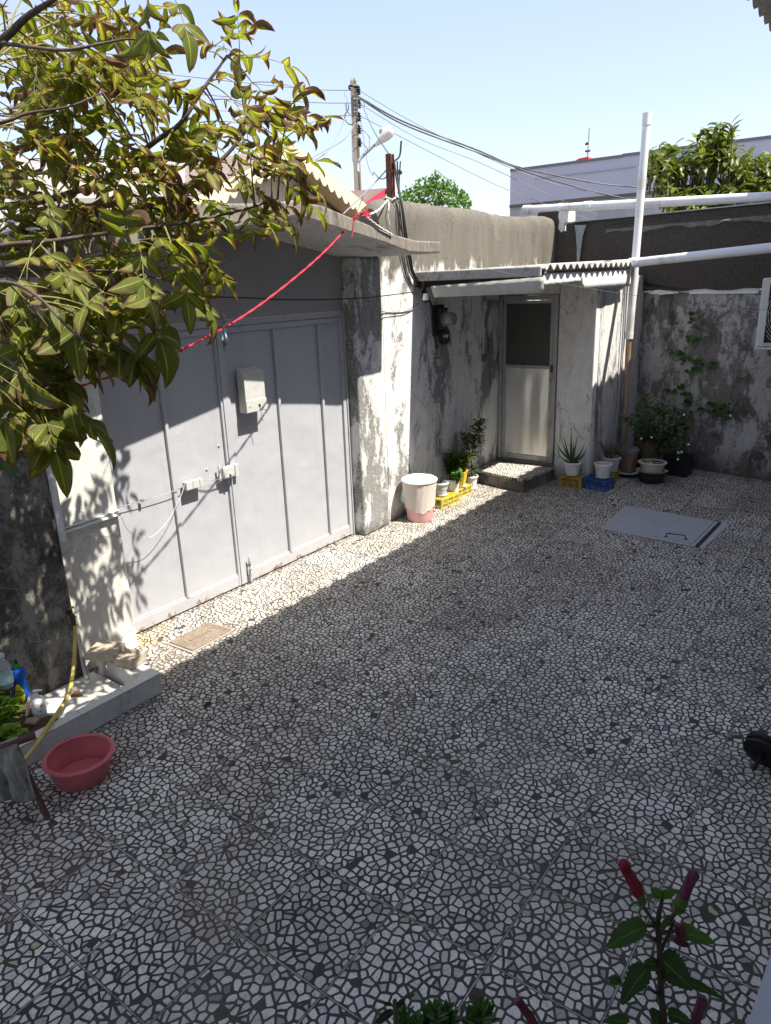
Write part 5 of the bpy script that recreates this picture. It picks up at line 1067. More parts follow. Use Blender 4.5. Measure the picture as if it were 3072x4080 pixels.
m = MB(); m.box((WX+.001, q.y-.035, q2.z-.04), (WX+.035, q.y+.03, q2.z+.038)); t = m.build('light_switch', mat('dark_grey_switch', (.11, .11, .115), .5), bevel=.004, loc=q2); tag(t, 'dark grey surface switch below the globe lamp', 'switch')
# big white pipes
m_pvc = mat('white_pvc', (0.68, 0.69, 0.71), .35, .04, 4, dirt=(.40, .385, .35), dirt_amt=.42); m_pvcd = mat('stained_pvc', (.34, .28, .20), .5, .25, 12, dirt=(.17, .10, .05), dirt_amt=.3, stretch=4)
PY = 8.32; pt = AY(1399, 245, PY); pm = AY(1359, 728, PY); pb = AY(1347, 975, PY); cx_ = (pt.x+pm.x)/2
t = thing('vent_pipe', 'tall white vertical pipe rising above the outhouse corner', 'pipe', (pb.x, PY, 0))
m = MB(); m.tube([AY(1359.5, 728, PY), AY(1378, 500, PY), pt], .042, 24); m.build('upper_pipe', m_pvc, t, smooth=40)
m = MB(); d_ = (pt-pm).normalized(); m.tube([pt-d_*.11, pt+d_*.004], .0475, 24); m.build('coupling', m_pvc, t, smooth=40); m = MB(); m.tube([pm-d_*.02, pm+d_*.05], .0465, 24); m.build('coupling', m_pvc, t, smooth=40)
m = MB(); m.tube([(pb.x-.0, PY, .0), pm-d_*.021], .031, 20); m.build('lower_pipe', m_pvcd, t, smooth=40)
m = MB(); m.tube([(pb.x-.085, PY-.1, .0), AY(1344, 760, PY-.1), AY(1353, 590, PY-.1)], .012, 10); tag(m.build('grey_pipe', mat('grey_pipe_paint', (.36, .38, .42), .5, .1, 10), smooth=40), 'thin grey pipe running up the outhouse corner beside the tall white pipe', 'pipe')
t = thing('drain_pipe', 'white horizontal pipe running right from the corrugated roof', 'pipe', (-2.3, 8.1, 2.25))
a = AY(1366, 568, 8.12); b = AY(1800, 521, 7.5); m = MB(); m.tube([a, a.lerp(b, .5), b], .045, 24); m.build('pipe_run', m_pvc, t, smooth=40)
m = MB(); m.tube([a-(b-a).normalized()*.03, a+(b-a).normalized()*.09], .052, 24); m.build('socket', m_pvc, t, smooth=40)
m = MB(); a2 = AY(1175, 577, 8.9); m.tube([a2, a-(b-a).normalized()*.031], [.04, .04], 20); m.build('pipe_tail', m_pvc, t, smooth=40)
t = thing('roof_pipe', 'long white pipe lying along the top of the back wall', 'pipe', (-3, 8.9, 2.95))
def topy(x): return RW(x)+.06
a = AY(*c_r(285, 832), topy(-4.0)); b = AY(*c_r(630, 812), topy(-3.1)); c = AY(1666, 425, topy(-1.4)); c2 = c+(c-b).normalized()*1.5
m = MB(); m.tube([a, b, c, c2], .048, 24); m.build('pipe_run', m_pvc, t, smooth=40)
d_ = (b-a).normalized()
for q in (a+d_*.0, b): m = MB(); m.tube([q-d_*.05, q+d_*.05], .056, 24); m.build('coupling', m_pvc, t, smooth=40)
m = MB(); q = a.lerp(b, .57); m.tube([q-d_*.02, q+d_*.02], .054, 24); m.build('coupling', m_pvc, t, smooth=40)
# air conditioner
AYY = 8.17; al = AY(1646, 601, AYY); ab = AY(1630, 756, AYY); t = thing('air_conditioner', 'white outdoor air conditioner unit fixed to the back wall at right edge', 'air conditioner', (al.x+.4, AYY, ab.z))
m_ac = mat('white_enamel', (.62, .63, .61), .35, .03, 6); x0 = ab.x-.0; zt, zb = al.z, ab.z
m = MB(); m.box((x0, AYY, zb), (x0+.84, AYY+.29, zt)); m.build('casing', m_ac, t, bevel=.012)
gx, gz = x0+.36, (zt+zb)/2; hw = .285
m = MB(); m.box((gx-hw, AYY-.0035, gz-hw+.01), (gx+hw, AYY-.0005, gz+hw+.01)); m.build('fan_opening', m_blk, t)
m = MB()
for k in range(4):
    e_ = [((-hw-.012, -hw-.002), (hw+.012, -hw+.01)), ((-hw-.012, hw+.01), (hw+.012, hw+.022)), ((-hw-.012, -hw+.011), (-hw, hw+.009)), ((hw, -hw+.011), (hw+.012, hw+.009))][k]
    m.box((gx+e_[0][0], AYY-.014, gz+e_[0][1]), (gx+e_[1][0], AYY-.001, gz+e_[1][1]))
for r_ in [.03+.022*i for i in range(17)]:
    pts = [(gx+r_*math.cos(a), AYY-.012, gz+.01+r_*math.sin(a)) for a in [k*math.pi/24 for k in range(49)]]
    pts = [Vector(p) for p in pts]; seg = []
    for p in pts:
        if abs(p.x-gx) <= hw and abs(p.z-gz-.01) <= hw: seg.append(p)
        else:
            if len(seg) > 1: m.tube(seg, .0022, 5)
            seg = []
    if len(seg) > 1: m.tube(seg, .0022, 5)
for k in range(24):
    a = k*math.pi/12; m.tube([Vector((gx+.03*math.cos(a), AYY-.010, gz+.01+.03*math.sin(a))), Vector((gx+.28*math.cos(a), AYY-.010, gz+.01+.28*math.sin(a)))], .0018, 5)
m.build('grille', m_ac, t, smooth=50)
m = MB()
for k in range(3):
    a = k*2.09; ex_ = Vector((math.cos(a), 0, math.sin(a))); ez_ = Vector((-math.sin(a), 0, math.cos(a))); m.frame(Vector((gx, AYY-.0045, gz+.01)), ex_, -EY, ez_, (.04, 0, -.06), (.24, .003, .06))
m.build('fan_blades', mat('fan_grey', (.10, .10, .10), .5), t)
m = MB(); m.lathe(Vector((x0+.16, AYY+.05, zb-.05)), [(.035, 0), (.045, .02), (.04, .049)], 16); m.box((x0+.12, AYY+.02, zb-.06), (x0+.16, AYY+.42, zb-.03)); m.build('bracket', m_cap, t, bevel=.003)
m = MB(); m.box((x0+.02, AYY-.003, gz-hw-.03), (x0+.20, AYY-.0004, gz-hw-.025)); m.lathe(Vector((x0+.10, AYY, zb+.03)), [(.008, 0), (.006, .003)], 12, axis=-EY); m.build('front_marks', m_blk, t)
# white trunking on the back wall and its broken pieces
t = thing('cable_trunking', 'white cable trunking along the back wall left of the air conditioner', 'cable duct', tuple(wallp(765, 272)))
def strip(a, b, w_, nm='trunk'):
    a, b = Vector(a), Vector(b); m = MB(); e = (b-a); L = e.length; e.normalize(); u_ = UP-e*UP.dot(e); u_.normalize(); m.frame(a, e, u_, -nW, (0, -w_/2, 0), (L, w_/2, .02)); return m.build(nm, m_potw, t, bevel=.001)
strip(wallp(766, 272, .0), wallp(1236, 266, .0), .062)
for (a, b, c, d, w_) in ((450, 253, 512, 283, .03), (508, 284, 570, 282, .03), (560, 292, 622, 280, .026), (600, 284, 658, 282, .028), (662, 281, 690, 281, .02)): strip(wallp(a, b, .004), wallp(c, d, .004), w_, 'broken_piece')
m = MB(); m.tube(spline([wallp(410, 225, .03), wallp(520, 248, .02), wallp(620, 272, .02), wallp(770, 278, .01)], 6), .006, 8); tag(m.build('grey_cable', m_wcable, smooth=60), 'pale cable sagging beside the broken trunking pieces', 'cable')
m = MB()
for k in range(3): m.tube(spline([wallp(405, 150+k*12, .04), wallp(470, 210+k*10, .04), wallp(600, 240+k*6, .035), wallp(780, 262, .03)], 6), .006, 6)
tag(m.build('black_cable_bundle', m_blk, smooth=60), 'black cables sagging from the tall white pipe to the trunking', 'cable')
# rust-red steel post on the side wall with cables
pb_ = AX(*c_e(930, 897), -4.05); pt_ = AX(*c_e(917, 605), -4.05); t = thing('steel_post', 'rust red steel post standing on top of the side wall', 'post', (pb_.x, pb_.y, 2.85))
m = MB(); ww = .028; hgt = pt_.z-2.84; o = Vector((pb_.x, pb_.y, 2.84)); m.frame(o, EX, EY, UP, (-ww, -ww, 0), (ww, -ww+.008, hgt)); m.frame(o, EX, EY, UP, (-ww, ww-.008, 0), (ww, ww, hgt)); m.frame(o, EX, EY, UP, (-ww+.001, -ww+.0085, 0), (-ww+.010, ww-.0085, hgt-.002)); m.frame(o, EX, EY, UP, (-ww+.0105, -.004, 0), (ww-.008, .010, hgt-.004)); m.build('post_section', m_rust, t)
m = MB(); q = o+UP*(hgt-.17); m.tube([q+Vector((.04, .03, 0)), q+Vector((.06, .06, .03)), q+Vector((.05, .09, .02))], .016, 8); m.build('cable_clamp', m_blk, t)
ca = AX(*c_e(950, 655), -4.0)
for k, (off, lab) in enumerate(((0, 'black service cable dropping from the steel post to the meter'), (.03, 'black cable beside the service cable below the steel post'), (-.035, 'thin black cable hanging left of the service cables'))):
    m = MB(); pts = [ca+Vector((.02*k, .02*k, 0)), AX(*c_e(972+k*6, 800), -3.95), AX(*c_e(1003-k*3, 960), WX+.04)+EY*off*.6, AX(*c_e(1022, 1150), WX+.05)+EY*off, AX(*c_e(1050, 1300), WX+.05)+EY*off, AX(*c_e(1072, 1400), WX+.04)+EY*off, AX(*c_m(330, 410), WX+.05)+EY*off, AX(*c_m(440, 620), WX+.04), AX(*c_m(470, 900), WX+.03), AX(*c_m(520, 1250), WX+.03)]
    m.tube(spline(pts, 6), (.010, .007, .006)[k], 8); tag(m.build('service_cable', m_blk, smooth=60), lab, 'cable')
m = MB(); q = ca; m.tube(spline([q, q+Vector((.02, .06, .05)), q+Vector((.02, .09, .17))], 5), .008, 8); tag(m.build('cable_end', m_blk, smooth=60), 'stiff black cable end sticking up at the steel post head', 'cable')
m = MB(); m.tube(spline([AX(*c_e(880, 905), -3.98), AX(*c_e(945, 905), WX-.02), AX(*c_e(985, 940), WX+.02), AX(*c_e(985, 1050), WX+.03), AX(*c_e(1010, 1160), WX+.03)], 6), .004, 6); tag(m.build('thin_cable', m_blk, smooth=60), 'thin dark cable bent over the wall top below the post', 'cable')
# black house cable across the canopy pier
m = MB(); m.tube(spline([AX(X, Y, x) for X, Y, x in ((150, 560, -3.75), (300, 610, -3.78), (400, 640, -3.78), (520, 643, -3.80), (640, 648, -3.79), (760, 645, -3.80), (823, 640, -3.82), (905, 628, -3.80), (925, 615, -3.82))], 6), .0045, 8); tag(m.build('black_cable', m_blk, smooth=60), 'black cable strung across above the grey gate to the security camera', 'cable')
m = MB(); m.tube(spline([AX(820, 672, -3.87), AX(850, 676, -3.89), AX(878, 672, -3.89), AX(905, 655, -3.88)], 5), .003, 6); tag(m.build('short_cable', m_blk, smooth=60), 'short dark cable stub on the wall below the long black cable', 'cable')
ga = AX(*c_e(1130, 1268), SX); gb = AY(1700, 672, 8.1); m = MB(); m.tube(sag(ga, gb, .07, 30), .0016, 5); tag(m.build('clothes_wire', mat('green_grey_wire', (.16, .19, .16), .5), smooth=60), 'thin wire stretched across the yard past the outhouse roof', 'wire')
# ropes
m_rr = mat('red_rope', (.62, .03, .06), .7, .25, 300, bmp=.6); m_wr = mat('white_rope', (.62, .61, .56), .8, .12, 300, bmp=.6)
edge = AX(*c_e(690, 1035), SX); edge.z = max(edge.z, 2.6)
ed_d = dep(edge)
def rp(X, Y, k): s_ = max(0, X)/749; inv = 1/2.75+s_*(1/ed_d-1/2.75); return AD(X, Y, 1/inv)
knot = AX(*c_e(765, 1025), SX+.0); 
main = [rp(X, Y, 0) for X, Y in ((-60, 905), (0, 890), (90, 865), (200, 826), (310, 792), (400, 752), (485, 708), (560, 660), (640, 598), (700, 545), (745, 497))]+[edge+Vector((.02, 0, .03))]
def twist(pts, r, name, mt, par, a0=0):
    P_ = spline(pts, 10); m = MB()
    for s_ in (0, math.pi):
        q = []
        for i, p in enumerate(P_):
            tt = (P_[min(i+1, len(P_)-1)]-P_[max(i-1, 0)]).normalized(); n1 = tt.cross(UP).normalized(); n2 = n1.cross(tt); a = i*1.1+s_; q.append(p+(n1*math.cos(a)+n2*math.sin(a))*r*.45)
        m.tube(q, r*.62, 6)
    return m.build(name, mt, par, smooth=60)
t = thing('red_rope', 'red clothes line rope slung from the canopy corner to the left', 'rope', tuple(edge))
twist(main, .0065, 'rope_run', m_rr, t)
m = MB(); m.tube(spline([edge+Vector((.02, 0, .03)), edge.lerp(knot, .5)+Vector((.01, 0, .035)), knot+UP*.012], 5), .006, 8)
m.tube(spline([edge+Vector((.018, 0, .03)), edge+Vector((.012, -.02, -.02)), edge+Vector((.012, -.06, -.12))], 5), .003, 6)
for i in range(5): m.tube(spline([knot+Vector((0, .0, .01)), knot+Vector((rnd.uniform(-.02, .03), rnd.uniform(-.05, .05), rnd.uniform(0, .04))), knot+Vector((rnd.uniform(-.02, .03), rnd.uniform(-.04, .07), rnd.uniform(-.0, .06)))], 4), .006, 6)
m.build('knot', m_rr, t, smooth=60)
t = thing('white_rope', 'white rope tying the red clothes line to the steel post', 'rope', tuple(knot)); pbk = AX(*c_e(912, 905), -3.98)
twist([knot+UP*.01, knot.lerp(pbk, .5)-UP*.02, pbk], .008, 'rope_run', m_wr, t)
twist([knot+Vector((.005, .0, .0)), AX(*c_e(850, 1088), SX+.012), AX(*c_e(940, 1143), SX+.012)], .0075, 'rope_tail', m_wr, t)
m = MB(); m.tube([pbk+Vector((.05*math.cos(a), .05*math.sin(a)+.02, .01*math.sin(3*a))) for a in [k*.55 for k in range(24)]], .008, 6); m.build('rope_loops', m_wr, t, smooth=60)
twist([pbk, AX(*c_e(915, 960), WX+.02), AX(*c_e(910, 1010), WX+.02), AX(*c_e(922, 1075), WX+.02)], .005, 'hanging_end', m_wr, t)
# clothes peg
pg = rp(483, 712, 0); t = thing('clothes_peg', 'pale blue clothes peg clipped on the red rope', 'clothes peg', tuple(pg)); m_peg = mat('pale_blue_plastic', (.30, .58, .66), .4)
for s_ in (-1, 1):
    a = pg+UP*.016-rgt*.004*s_; b = pg-UP*.055+rgt*.012*s_; m = MB(); m.tube([a, pg+rgt*.004*s_, b], [.004, .006, .005], 6); m.build('peg_half', m_peg, t, smooth=50)
m = MB(); m.lathe(pg-UP*.012, [(.005, -.004), (.005, .004)], 10, axis=fwd); m.build('spring', m_zinc, t)
# trunking on the left pier and wall
m = MB(); a = AX(150, 1165, -3.745); b = AX(62, 560, -3.745); m.box((-3.754, a.y-.055, a.z), (-3.735, a.y-.02, 2.27)); m.box((-3.7345, a.y-.052, a.z), (-3.728, a.y-.024, 2.269)); tag(m.build('cable_duct', m_potw, bevel=.002, loc=a), 'upright white cable duct at the edge of the mouldy wall', 'cable duct')
a = AX(*c_g(0, 1265), -3.8); b = AX(*c_g(250, 1180), -3.8); m = MB()
m.frame(Vector((-3.818, 1.96, a.z-.005)), EX, Vector((0, 1, .02)).normalized(), UP, (0, 0, 0), (.022, .415, .018)); m.frame(Vector((-3.796, 1.96, a.z+.002)), EX, Vector((0, 1, .02)).normalized(), UP, (.0005, 0, 0), (.010, .41, .004)); m.frame(Vector((-3.818, 1.96, a.z+.0185)), EX, Vector((0, 1, .02)).normalized(), UP, (0, 0, 0), (.014, .415, .01)); tag(m.build('cable_duct', m_potw, bevel=.001, loc=a), 'horizontal white cable duct crossing the sunlit left pier', 'cable duct')

# ================================================================== STREET: pole, wires, houses
PD = 21.0; m_pole = mat('weathered_pole', (.25, .225, .185), .9, .3, 3, bmp=.4, dirt=(.13, .115, .10), dirt_amt=.4, stretch=6)
ptop = AD(*c_p(448, 150), PD); pmid = AD(*c_p(475, 1749), PD); pbase = Vector((ptop.x, ptop.y, -.02)); s_ = PD*K/FPX
hwp = 52/4.165/K*s_; t = thing('utility_pole', 'grey concrete utility pole with five insulators and a lamp arm', 'utility pole', tuple(pbase))
er = Vector((rgt.x, rgt.y, 0)).normalized(); ef = Vector((-er.y, er.x, 0))
m = MB(); 
def sq(z, k, g=.0): return [pbase+er*a*hwp*k+ef*b*hwp*k+UP*(z-pbase.z) for a, b in ((-1, -1), (.25, -1), (.28, -.8), (.55, -.8), (.58, -1), (1, -1), (1, 1), (-1, 1))]
v = sq(-.02, 1.5)+sq(ptop.z-.05, 1.0)+sq(ptop.z+.03, .55); n = 8
m.add(v, [(i*n+j, i*n+(j+1) % n, (i+1)*n+(j+1) % n, (i+1)*n+j) for i in range(2) for j in range(n)]+[tuple(2*n+j for j in range(n))]); m.build('pole_shaft', m_pole, t)
def PP(a, b, dd=0): return AD(*c_p(a, b), PD+dd)
ins = [(535, 325), (545, 548), (545, 765), (548, 975), (553, 1190)]
for (a, b) in ins:
    c = PP(a, b, -.1); m = MB(); m.lathe(c-UP*.13, [(.03, 0), (.07, .02), (.03, .05), (.075, .08), (.03, .11), (.07, .14), (.03, .17), (.05, .2), (.02, .24)], 14); io = m.build('insulator', m_blk, t, smooth=40)
    m = MB(); m.tube([c+UP*.12, c+UP*.12-er*.16], .02, 6); m.tube([c-UP*.12, c-UP*.12-er*.16], .02, 6); m.build('bracket', m_zinc, io)
m = MB(); c = PP(448, 290); m.tube([c+(er*math.cos(a)+ef*math.sin(a))*(hwp+.04)+UP*(.02*math.sin(a*2)+.02*k_) for k_ in range(2) for a in [k*math.pi/8 for k in range(17)]], .02, 6); m.build('wire_wrap', m_blk, t, smooth=60)
la = [PP(525, 1690, -.05), PP(527, 1560, -.05), PP(545, 1500, -.08), PP(600, 1430, -.1), PP(800, 1235, -.2)]; m = MB(); m.tube(spline(la, 6), .045, 10); arm = m.build('lamp_arm', mat('grey_lamp_arm', (.33, .34, .33), .5, .1, 8), t, smooth=50)
h0, h1 = PP(800, 1240, -.2), PP(1055, 985, -.3); dh = (h1-h0).normalized(); upn = dh.cross(fwd).normalized()*-1; 
m = MB(); nl = 9; vs = []; nn_ = 16
for i in range(nl+1):
    f = i/nl; ctr = h0.lerp(h1, f*1.06); r1_ = (.06+.13*math.sin(min(1, f*1.05)*1.75)**1.2)*(1 if f < .92 else .62)
    for j in range(nn_):
        a = 2*math.pi*j/nn_; vs.append(ctr+fwd*(r1_*1.1*math.cos(a))+upn*(r1_*math.sin(a)*(1 if math.sin(a) > 0 else .55)))
m.add(vs, [(i*nn_+j, i*nn_+(j+1) % nn_, (i+1)*nn_+(j+1) % nn_, (i+1)*nn_+j) for i in range(nl) for j in range(nn_)]+[tuple(range(nn_-1, -1, -1)), tuple(nl*nn_+j for j in range(nn_))]); m.build('lamp_head', mat('white_lamp_housing', (.70, .71, .70), .35), t, smooth=60)
m = MB(); m.lathe(h0.lerp(h1, .72)-upn*.07, [(.13, 0), (.125, .06), (.08, .12), (.0005, .14)], 20, axis=-upn); m.build('lamp_glass', mat('dusty_lamp_glass', (.42, .41, .37), .25), t, smooth=60)
m_wire = mat('dark_line_wire', (.07, .075, .085), .5, .1, 3); m_wg = mat('grey_line_wire', (.20, .205, .22), .5, .1, 3)
def wire(name, lab, pts, r, mt=None, n=8):
    m = MB(); m.tube(spline(pts, n), r, 6, cap=True); tag(m.build(name, mt or m_wg, smooth=60), lab, 'wire')
def W(X, Y, d): return AD(X, Y, d)
wire('power_line', 'uppermost thin power line left of the pole', [PP(545, 335, -.1), W(651, 191, 21), W(344, 158, 20), W(98, 125, 19), W(-150, 95, 18)], .011)
wire('power_line', 'second thin power line left of the pole', [PP(540, 545, -.1), W(651, 220, 21), W(344, 196, 20), W(0, 156, 19), W(-150, 140, 18)], .011)
wire('power_line', 'third thin power line left of the pole', [PP(540, 750, -.1), W(651, 249, 21), W(350, 230, 20), W(0, 199, 19), W(-150, 186, 18)], .011)
wire('power_line', 'uppermost thin line running right from the pole', [PP(560, 345, -.1), W(900, 268, 22), W(1029.8+4, 332, 23), W(1180, 392, 24), W(1330, 425, 25), W(1500, 450, 26)], .010)
wire('power_line', 'upper of the two thick black lines right of the pole', [PP(510, 425, -.1), W(870, 262, 22), W(1033, 325, 23), W(1108, 357, 23.5), W(1190, 377, 24), W(1300, 397, 24.5), W(1430, 408, 25), W(1480, 408, 25)], .024, m_wire)
wire('power_line', 'lower of the two thick black lines right of the pole', [PP(512, 440, -.1), W(870, 268, 22), W(1033, 330, 23), W(1120, 364, 23.5), W(1200, 391, 24), W(1300, 418, 24.5), W(1400, 438, 25), W(1480, 446, 25)], .024, m_wire)
wire('power_line', 'thin line below the thick black lines, ending behind the lilac hall', [PP(600, 580, -.1), W(900, 297, 22), W(1031, 349, 23), W(1130, 395, 24), W(1230, 440, 25), W(1290, 465, 26)], .010)
wire('power_line', 'lowest thin line running right just behind the street lamp', [PP(570, 760, -.1), PP(985, 975, .4), W(1031, 380, 23), W(1130, 423, 24), W(1290, 480, 26)], .010)
wire('service_wire', 'grey service line from pole top down to the rusty post', [PP(585, 550, -.1), W(805, 278, 16), W(845, 340, 10), ca], .010, m_wire)
wire('service_wire', 'upper slanting service line from the pole to the gabled house', [PP(345, 745, -.1), W(711, 323, 18), W(640, 365, 14), W(560, 395, 11)], .012, m_wg)
wire('service_wire', 'lower slanting service line from the pole past the gable', [PP(500, 830, -.1), W(745, 300, 19), W(680, 338, 16), W(542+95, 375, 12), W(540, 388, 11)], .012, m_wg)
wire('wavy_cable', 'kinked loose cable hanging from the pole to the rusty post', [PP(560, 800, -.1), PP(600, 1000, -.2), PP(650, 1350, -1), PP(700, 1600, -2), PP(770, 1749, -3), W(807, 372, 12), W(818, 384, 10), W(830, 386, 9), W(840, 372, 8.5), W(845, 350, 8)], .008, m_wire)
wire('grey_guy_wire', 'grey cable from the rusty post down to the canopy edge', [ca, AD(*c_e(800, 820), 6.6), AX(*c_e(612, 1005), SX-.25)], .006, m_wg)
for i, (P_, r_) in enumerate((([(330, 545), (330, 620), (350, 680), (395, 730)], .018), ([(370, 570), (365, 650), (310, 740), (320, 830), (370, 890), (430, 895), (500, 830), (540, 790)], .018), ([(540, 560), (530, 620), (470, 660), (430, 680)], .014), ([(610, 485), (625, 540), (640, 600)], .012), ([(300, 355), (300, 400), (345, 480), (360, 560)], .006), ([(590, 985), (650, 1030), (735, 1135)], .010), ([(715, 1130), (715, 1290)], .008), ([(580, 1195), (640, 1250), (700, 1320)], .010), ([(425, 1000), (430, 1300), (440, 1500), (500, 1640), (515, 1700)], .010))):
    m = MB(); m.tube(spline([PP(a, b, -.25) for a, b in P_], 6), r_, 6); m.build('jumper_wire', m_wire, bpy.data.objects['utility_pole'], smooth=60)

# ---- gabled house behind the gate
def corr(name, base, lo, freq, axis=1, rough=.7, rust=0.0):
    m, t, b = newmat(name); pos = N(t, 'ShaderNodeNewGeometry').outputs['Position']; sp = N(t, 'ShaderNodeSeparateXYZ'); t.links.new(pos, sp.inputs[0])
    f = math_(t, 'FRACT', math_(t, 'MULTIPLY', sp.outputs[axis], freq)); w_ = math_(t, 'ABSOLUTE', math_(t, 'SUBTRACT', f, .5))
    c = mix(t, ramp(t, w_, [(0.0, .35), (.14, 0.0)]), base, lo)
    if rust:
        v = mapping(t, (1, 1, .15) if axis != 2 else (1, .2, 1), vec=pos); c = mix(t, ramp(t, noise(t, v, 2.5, 7, .75), [(.62-rust*.15, 0.0), (.75-rust*.1, .8)]), c, (.28, .16, .09))
    t.links.new(c, b.inputs['Base Color']); b.inputs['Roughness'].default_value = rough; bump(t, b, w_, .5, .02); return m
HX = -9.0
gh = thing('gabled_house', 'cream house gable of ribbed sheet with scalloped trim', 'house', (HX, 7, 0))
gl = lambda X, Y: AX(X, Y, HX)
rs = (gl(*c_6(1080, 200)), gl(*c_6(1490, 520))); pk = rs[0]+(rs[0]-rs[1])*.38; lf_ = Vector((HX, 2*pk.y-rs[1].y, rs[1].z)); 
m_sid = corr('ribbed_cream_siding', (.52, .50, .46), (.30, .27, .22), 7.0, 1, rust=.3)
m = MB(); m.prism([(HX, lf_.y, 0), (HX, rs[1].y, 0), rs[1], pk, lf_], (-.25, 0, 0)); m.build('gable_wall', m_sid, gh)
m_roofp = mat('weathered_pinkish_roof', (.20, .155, .14), .85, .3, 6, bmp=.3, dirt=(.26, .25, .235), dirt_amt=.4)
OV = .62; sl_ = (rs[1]-pk).normalized(); low_ = rs[1]+sl_*.45; lo2 = Vector((HX, 2*pk.y-low_.y, low_.z))
m_und = corr('stained_eave_boards', (.40, .31, .19), (.22, .15, .08), 9.0, 0, rust=.4)
for (A_, B_) in ((pk, low_), (pk, lo2)):
    m = MB(); q = [A_+EX*OV+UP*.10, B_+EX*OV+UP*.10, B_-EX*5+UP*.10, A_-EX*5+UP*.10]; m.prism(q, UP*.05); m.build('roof', m_roofp, gh)
    m = MB(); q = [A_+EX*(OV-.01)+UP*.085, B_+EX*(OV-.01)+UP*.085, B_+UP*.085+EX*.001, A_+UP*.085+EX*.001]; m.prism(q, UP*.012); m.build('soffit', m_und, gh)
    m = MB(); L_ = (B_-A_); nsc = int(L_.length/.022)
    tp_ = [A_+L_*(i/nsc)+EX*OV+UP*.13 for i in range(nsc+1)]; bt_ = [A_+L_*(i/nsc)+EX*OV-UP*(.05+.09*abs(math.sin(i*math.pi/9))) for i in range(nsc+1)]
    vs = [p for a, b in zip(tp_, bt_) for p in (a, b, a+EX*.02, b+EX*.02)]
    fs = [];
    for i in range(nsc): a = i*4; fs += [(a, a+1, a+5, a+4), (a+2, a+6, a+7, a+3), (a, a+4, a+6, a+2), (a+1, a+3, a+7, a+5)]
    m.add(vs, fs); m.build('scalloped_trim', mat('cream_fascia', (.62, .56, .38), .6, .06, 5), gh)
# grey sheet roof further left
gr_ = thing('neighbour_house', 'low house with grey weathered sheet roof behind the walnut leaves', 'house', (-11, 3, 0))
m = MB(); q = [AX(*c_6(-900, 330), -8.6), AX(*c_6(330, 330), -8.6), AX(*c_6(430, 60), -11.5), AX(*c_6(-900, 40), -11.5)]; m.prism(q, -UP*.06); m.build('roof', mat('grey_sheet_roof', (.25, .24, .225), .9, .2, 3, bmp=.3), gr_)
m = MB(); m.box((-11.4, q[0].y, 0), (-8.9, q[1].y-.2, min(q[0].z, q[1].z)-.15)); m.build('wall', m_sid, gr_)
# brown roof with red verge
bh = thing('brown_roof_house', 'distant house with brown sheet roof and red verge left of the rusty post', 'house', (-15, 17, 0))
HZ = 19.0
def B(X, Y, d=HZ): return AD(X, Y, d)
m = MB(); m.prism([B(725, 427, 19), B(775, 447, 17.6), B(834, 406, 19), B(752, 413, 21)], -UP*.06); m.build('roof', mat('brown_sheet_roof', (.17, .11, .095), .8, .15, 3), bh)
m = MB(); a, b = B(776, 446, 17.55), B(835, 407, 18.95); m.prism([a, b, b-UP*.14, a-UP*.16], ef*.05); m.build('verge', mat('red_verge', (.52, .03, .06), .5), bh)
m = MB(); a = B(778, 450, 17.7); b = B(835, 411, 19.05); c = B(880, 445, 19.5); m.prism([a-UP*.1, b-UP*.1, c, Vector((c.x, c.y, 0)), Vector((a.x, a.y, 0))], ef*.3); m.build('gable_wall', corr('white_gable_sheet', (.50, .50, .50), (.38, .38, .38), 5, 1), bh)
m = MB(); a = B(834, 408, 18.9); b = B(882, 444, 19.4); m.prism([a, b, b-UP*.1, a-UP*.1], -ef*.06); m.build('dark_verge', m_blk, bh)
# lilac hall
LY = 36.0; m_lil = mat('lilac_wall', (.46, .46, .55), .8, .03, .4, bmp=.0, dirt=(.42, .42, .50), dirt_amt=.2)
hall = thing('lilac_hall', 'long plain lilac walled hall behind the back wall', 'building', (-15, LY, 0))
def L_(X, Y, y=LY): return AY(X, Y, y)
tz = L_(*c_r(190, 618)); m = MB(); te = L_(*c_r(930, 513)); te2 = L_(*c_r(1470, 441)); te3 = L_(*c_r(1900, 400)); pl = [Vector((tz.x, LY, 0)), Vector((te3.x, LY, 0)), te3, te2, te, L_(*c_r(825, 532)), L_(*c_r(825, 536)), tz]
m.prism(pl, EY*9); m.build('wall', m_lil, hall)
m = MB(); 
for a, b in ((tz, pl[6]), (pl[5], te3)): m.prism([a-EY*.05, b-EY*.05, b-EY*.05+UP*.12, a-EY*.05+UP*.12], EY*.3)
m.build('parapet_cap', mat('dark_cap', (.16, .16, .19), .6), hall)
m = MB(); a, b = L_(*c_r(330, 660)), L_(*c_r(900, 592)); m.prism([a-EY*.04, b-EY*.04, b-EY*.04+UP*.04, a-EY*.04+UP*.04], EY*.03); m.build('wall_joint', mat('lilac_joint', (.36, .36, .44), .8), hall)
sh = thing('striped_shed', 'long shed of striped grey sheet below the lilac hall', 'shed', (-10, 28, 0)); SY_ = 28.0
a, b = L_(*c_r(190, 822), SY_), L_(*c_r(1040, 740), SY_); 
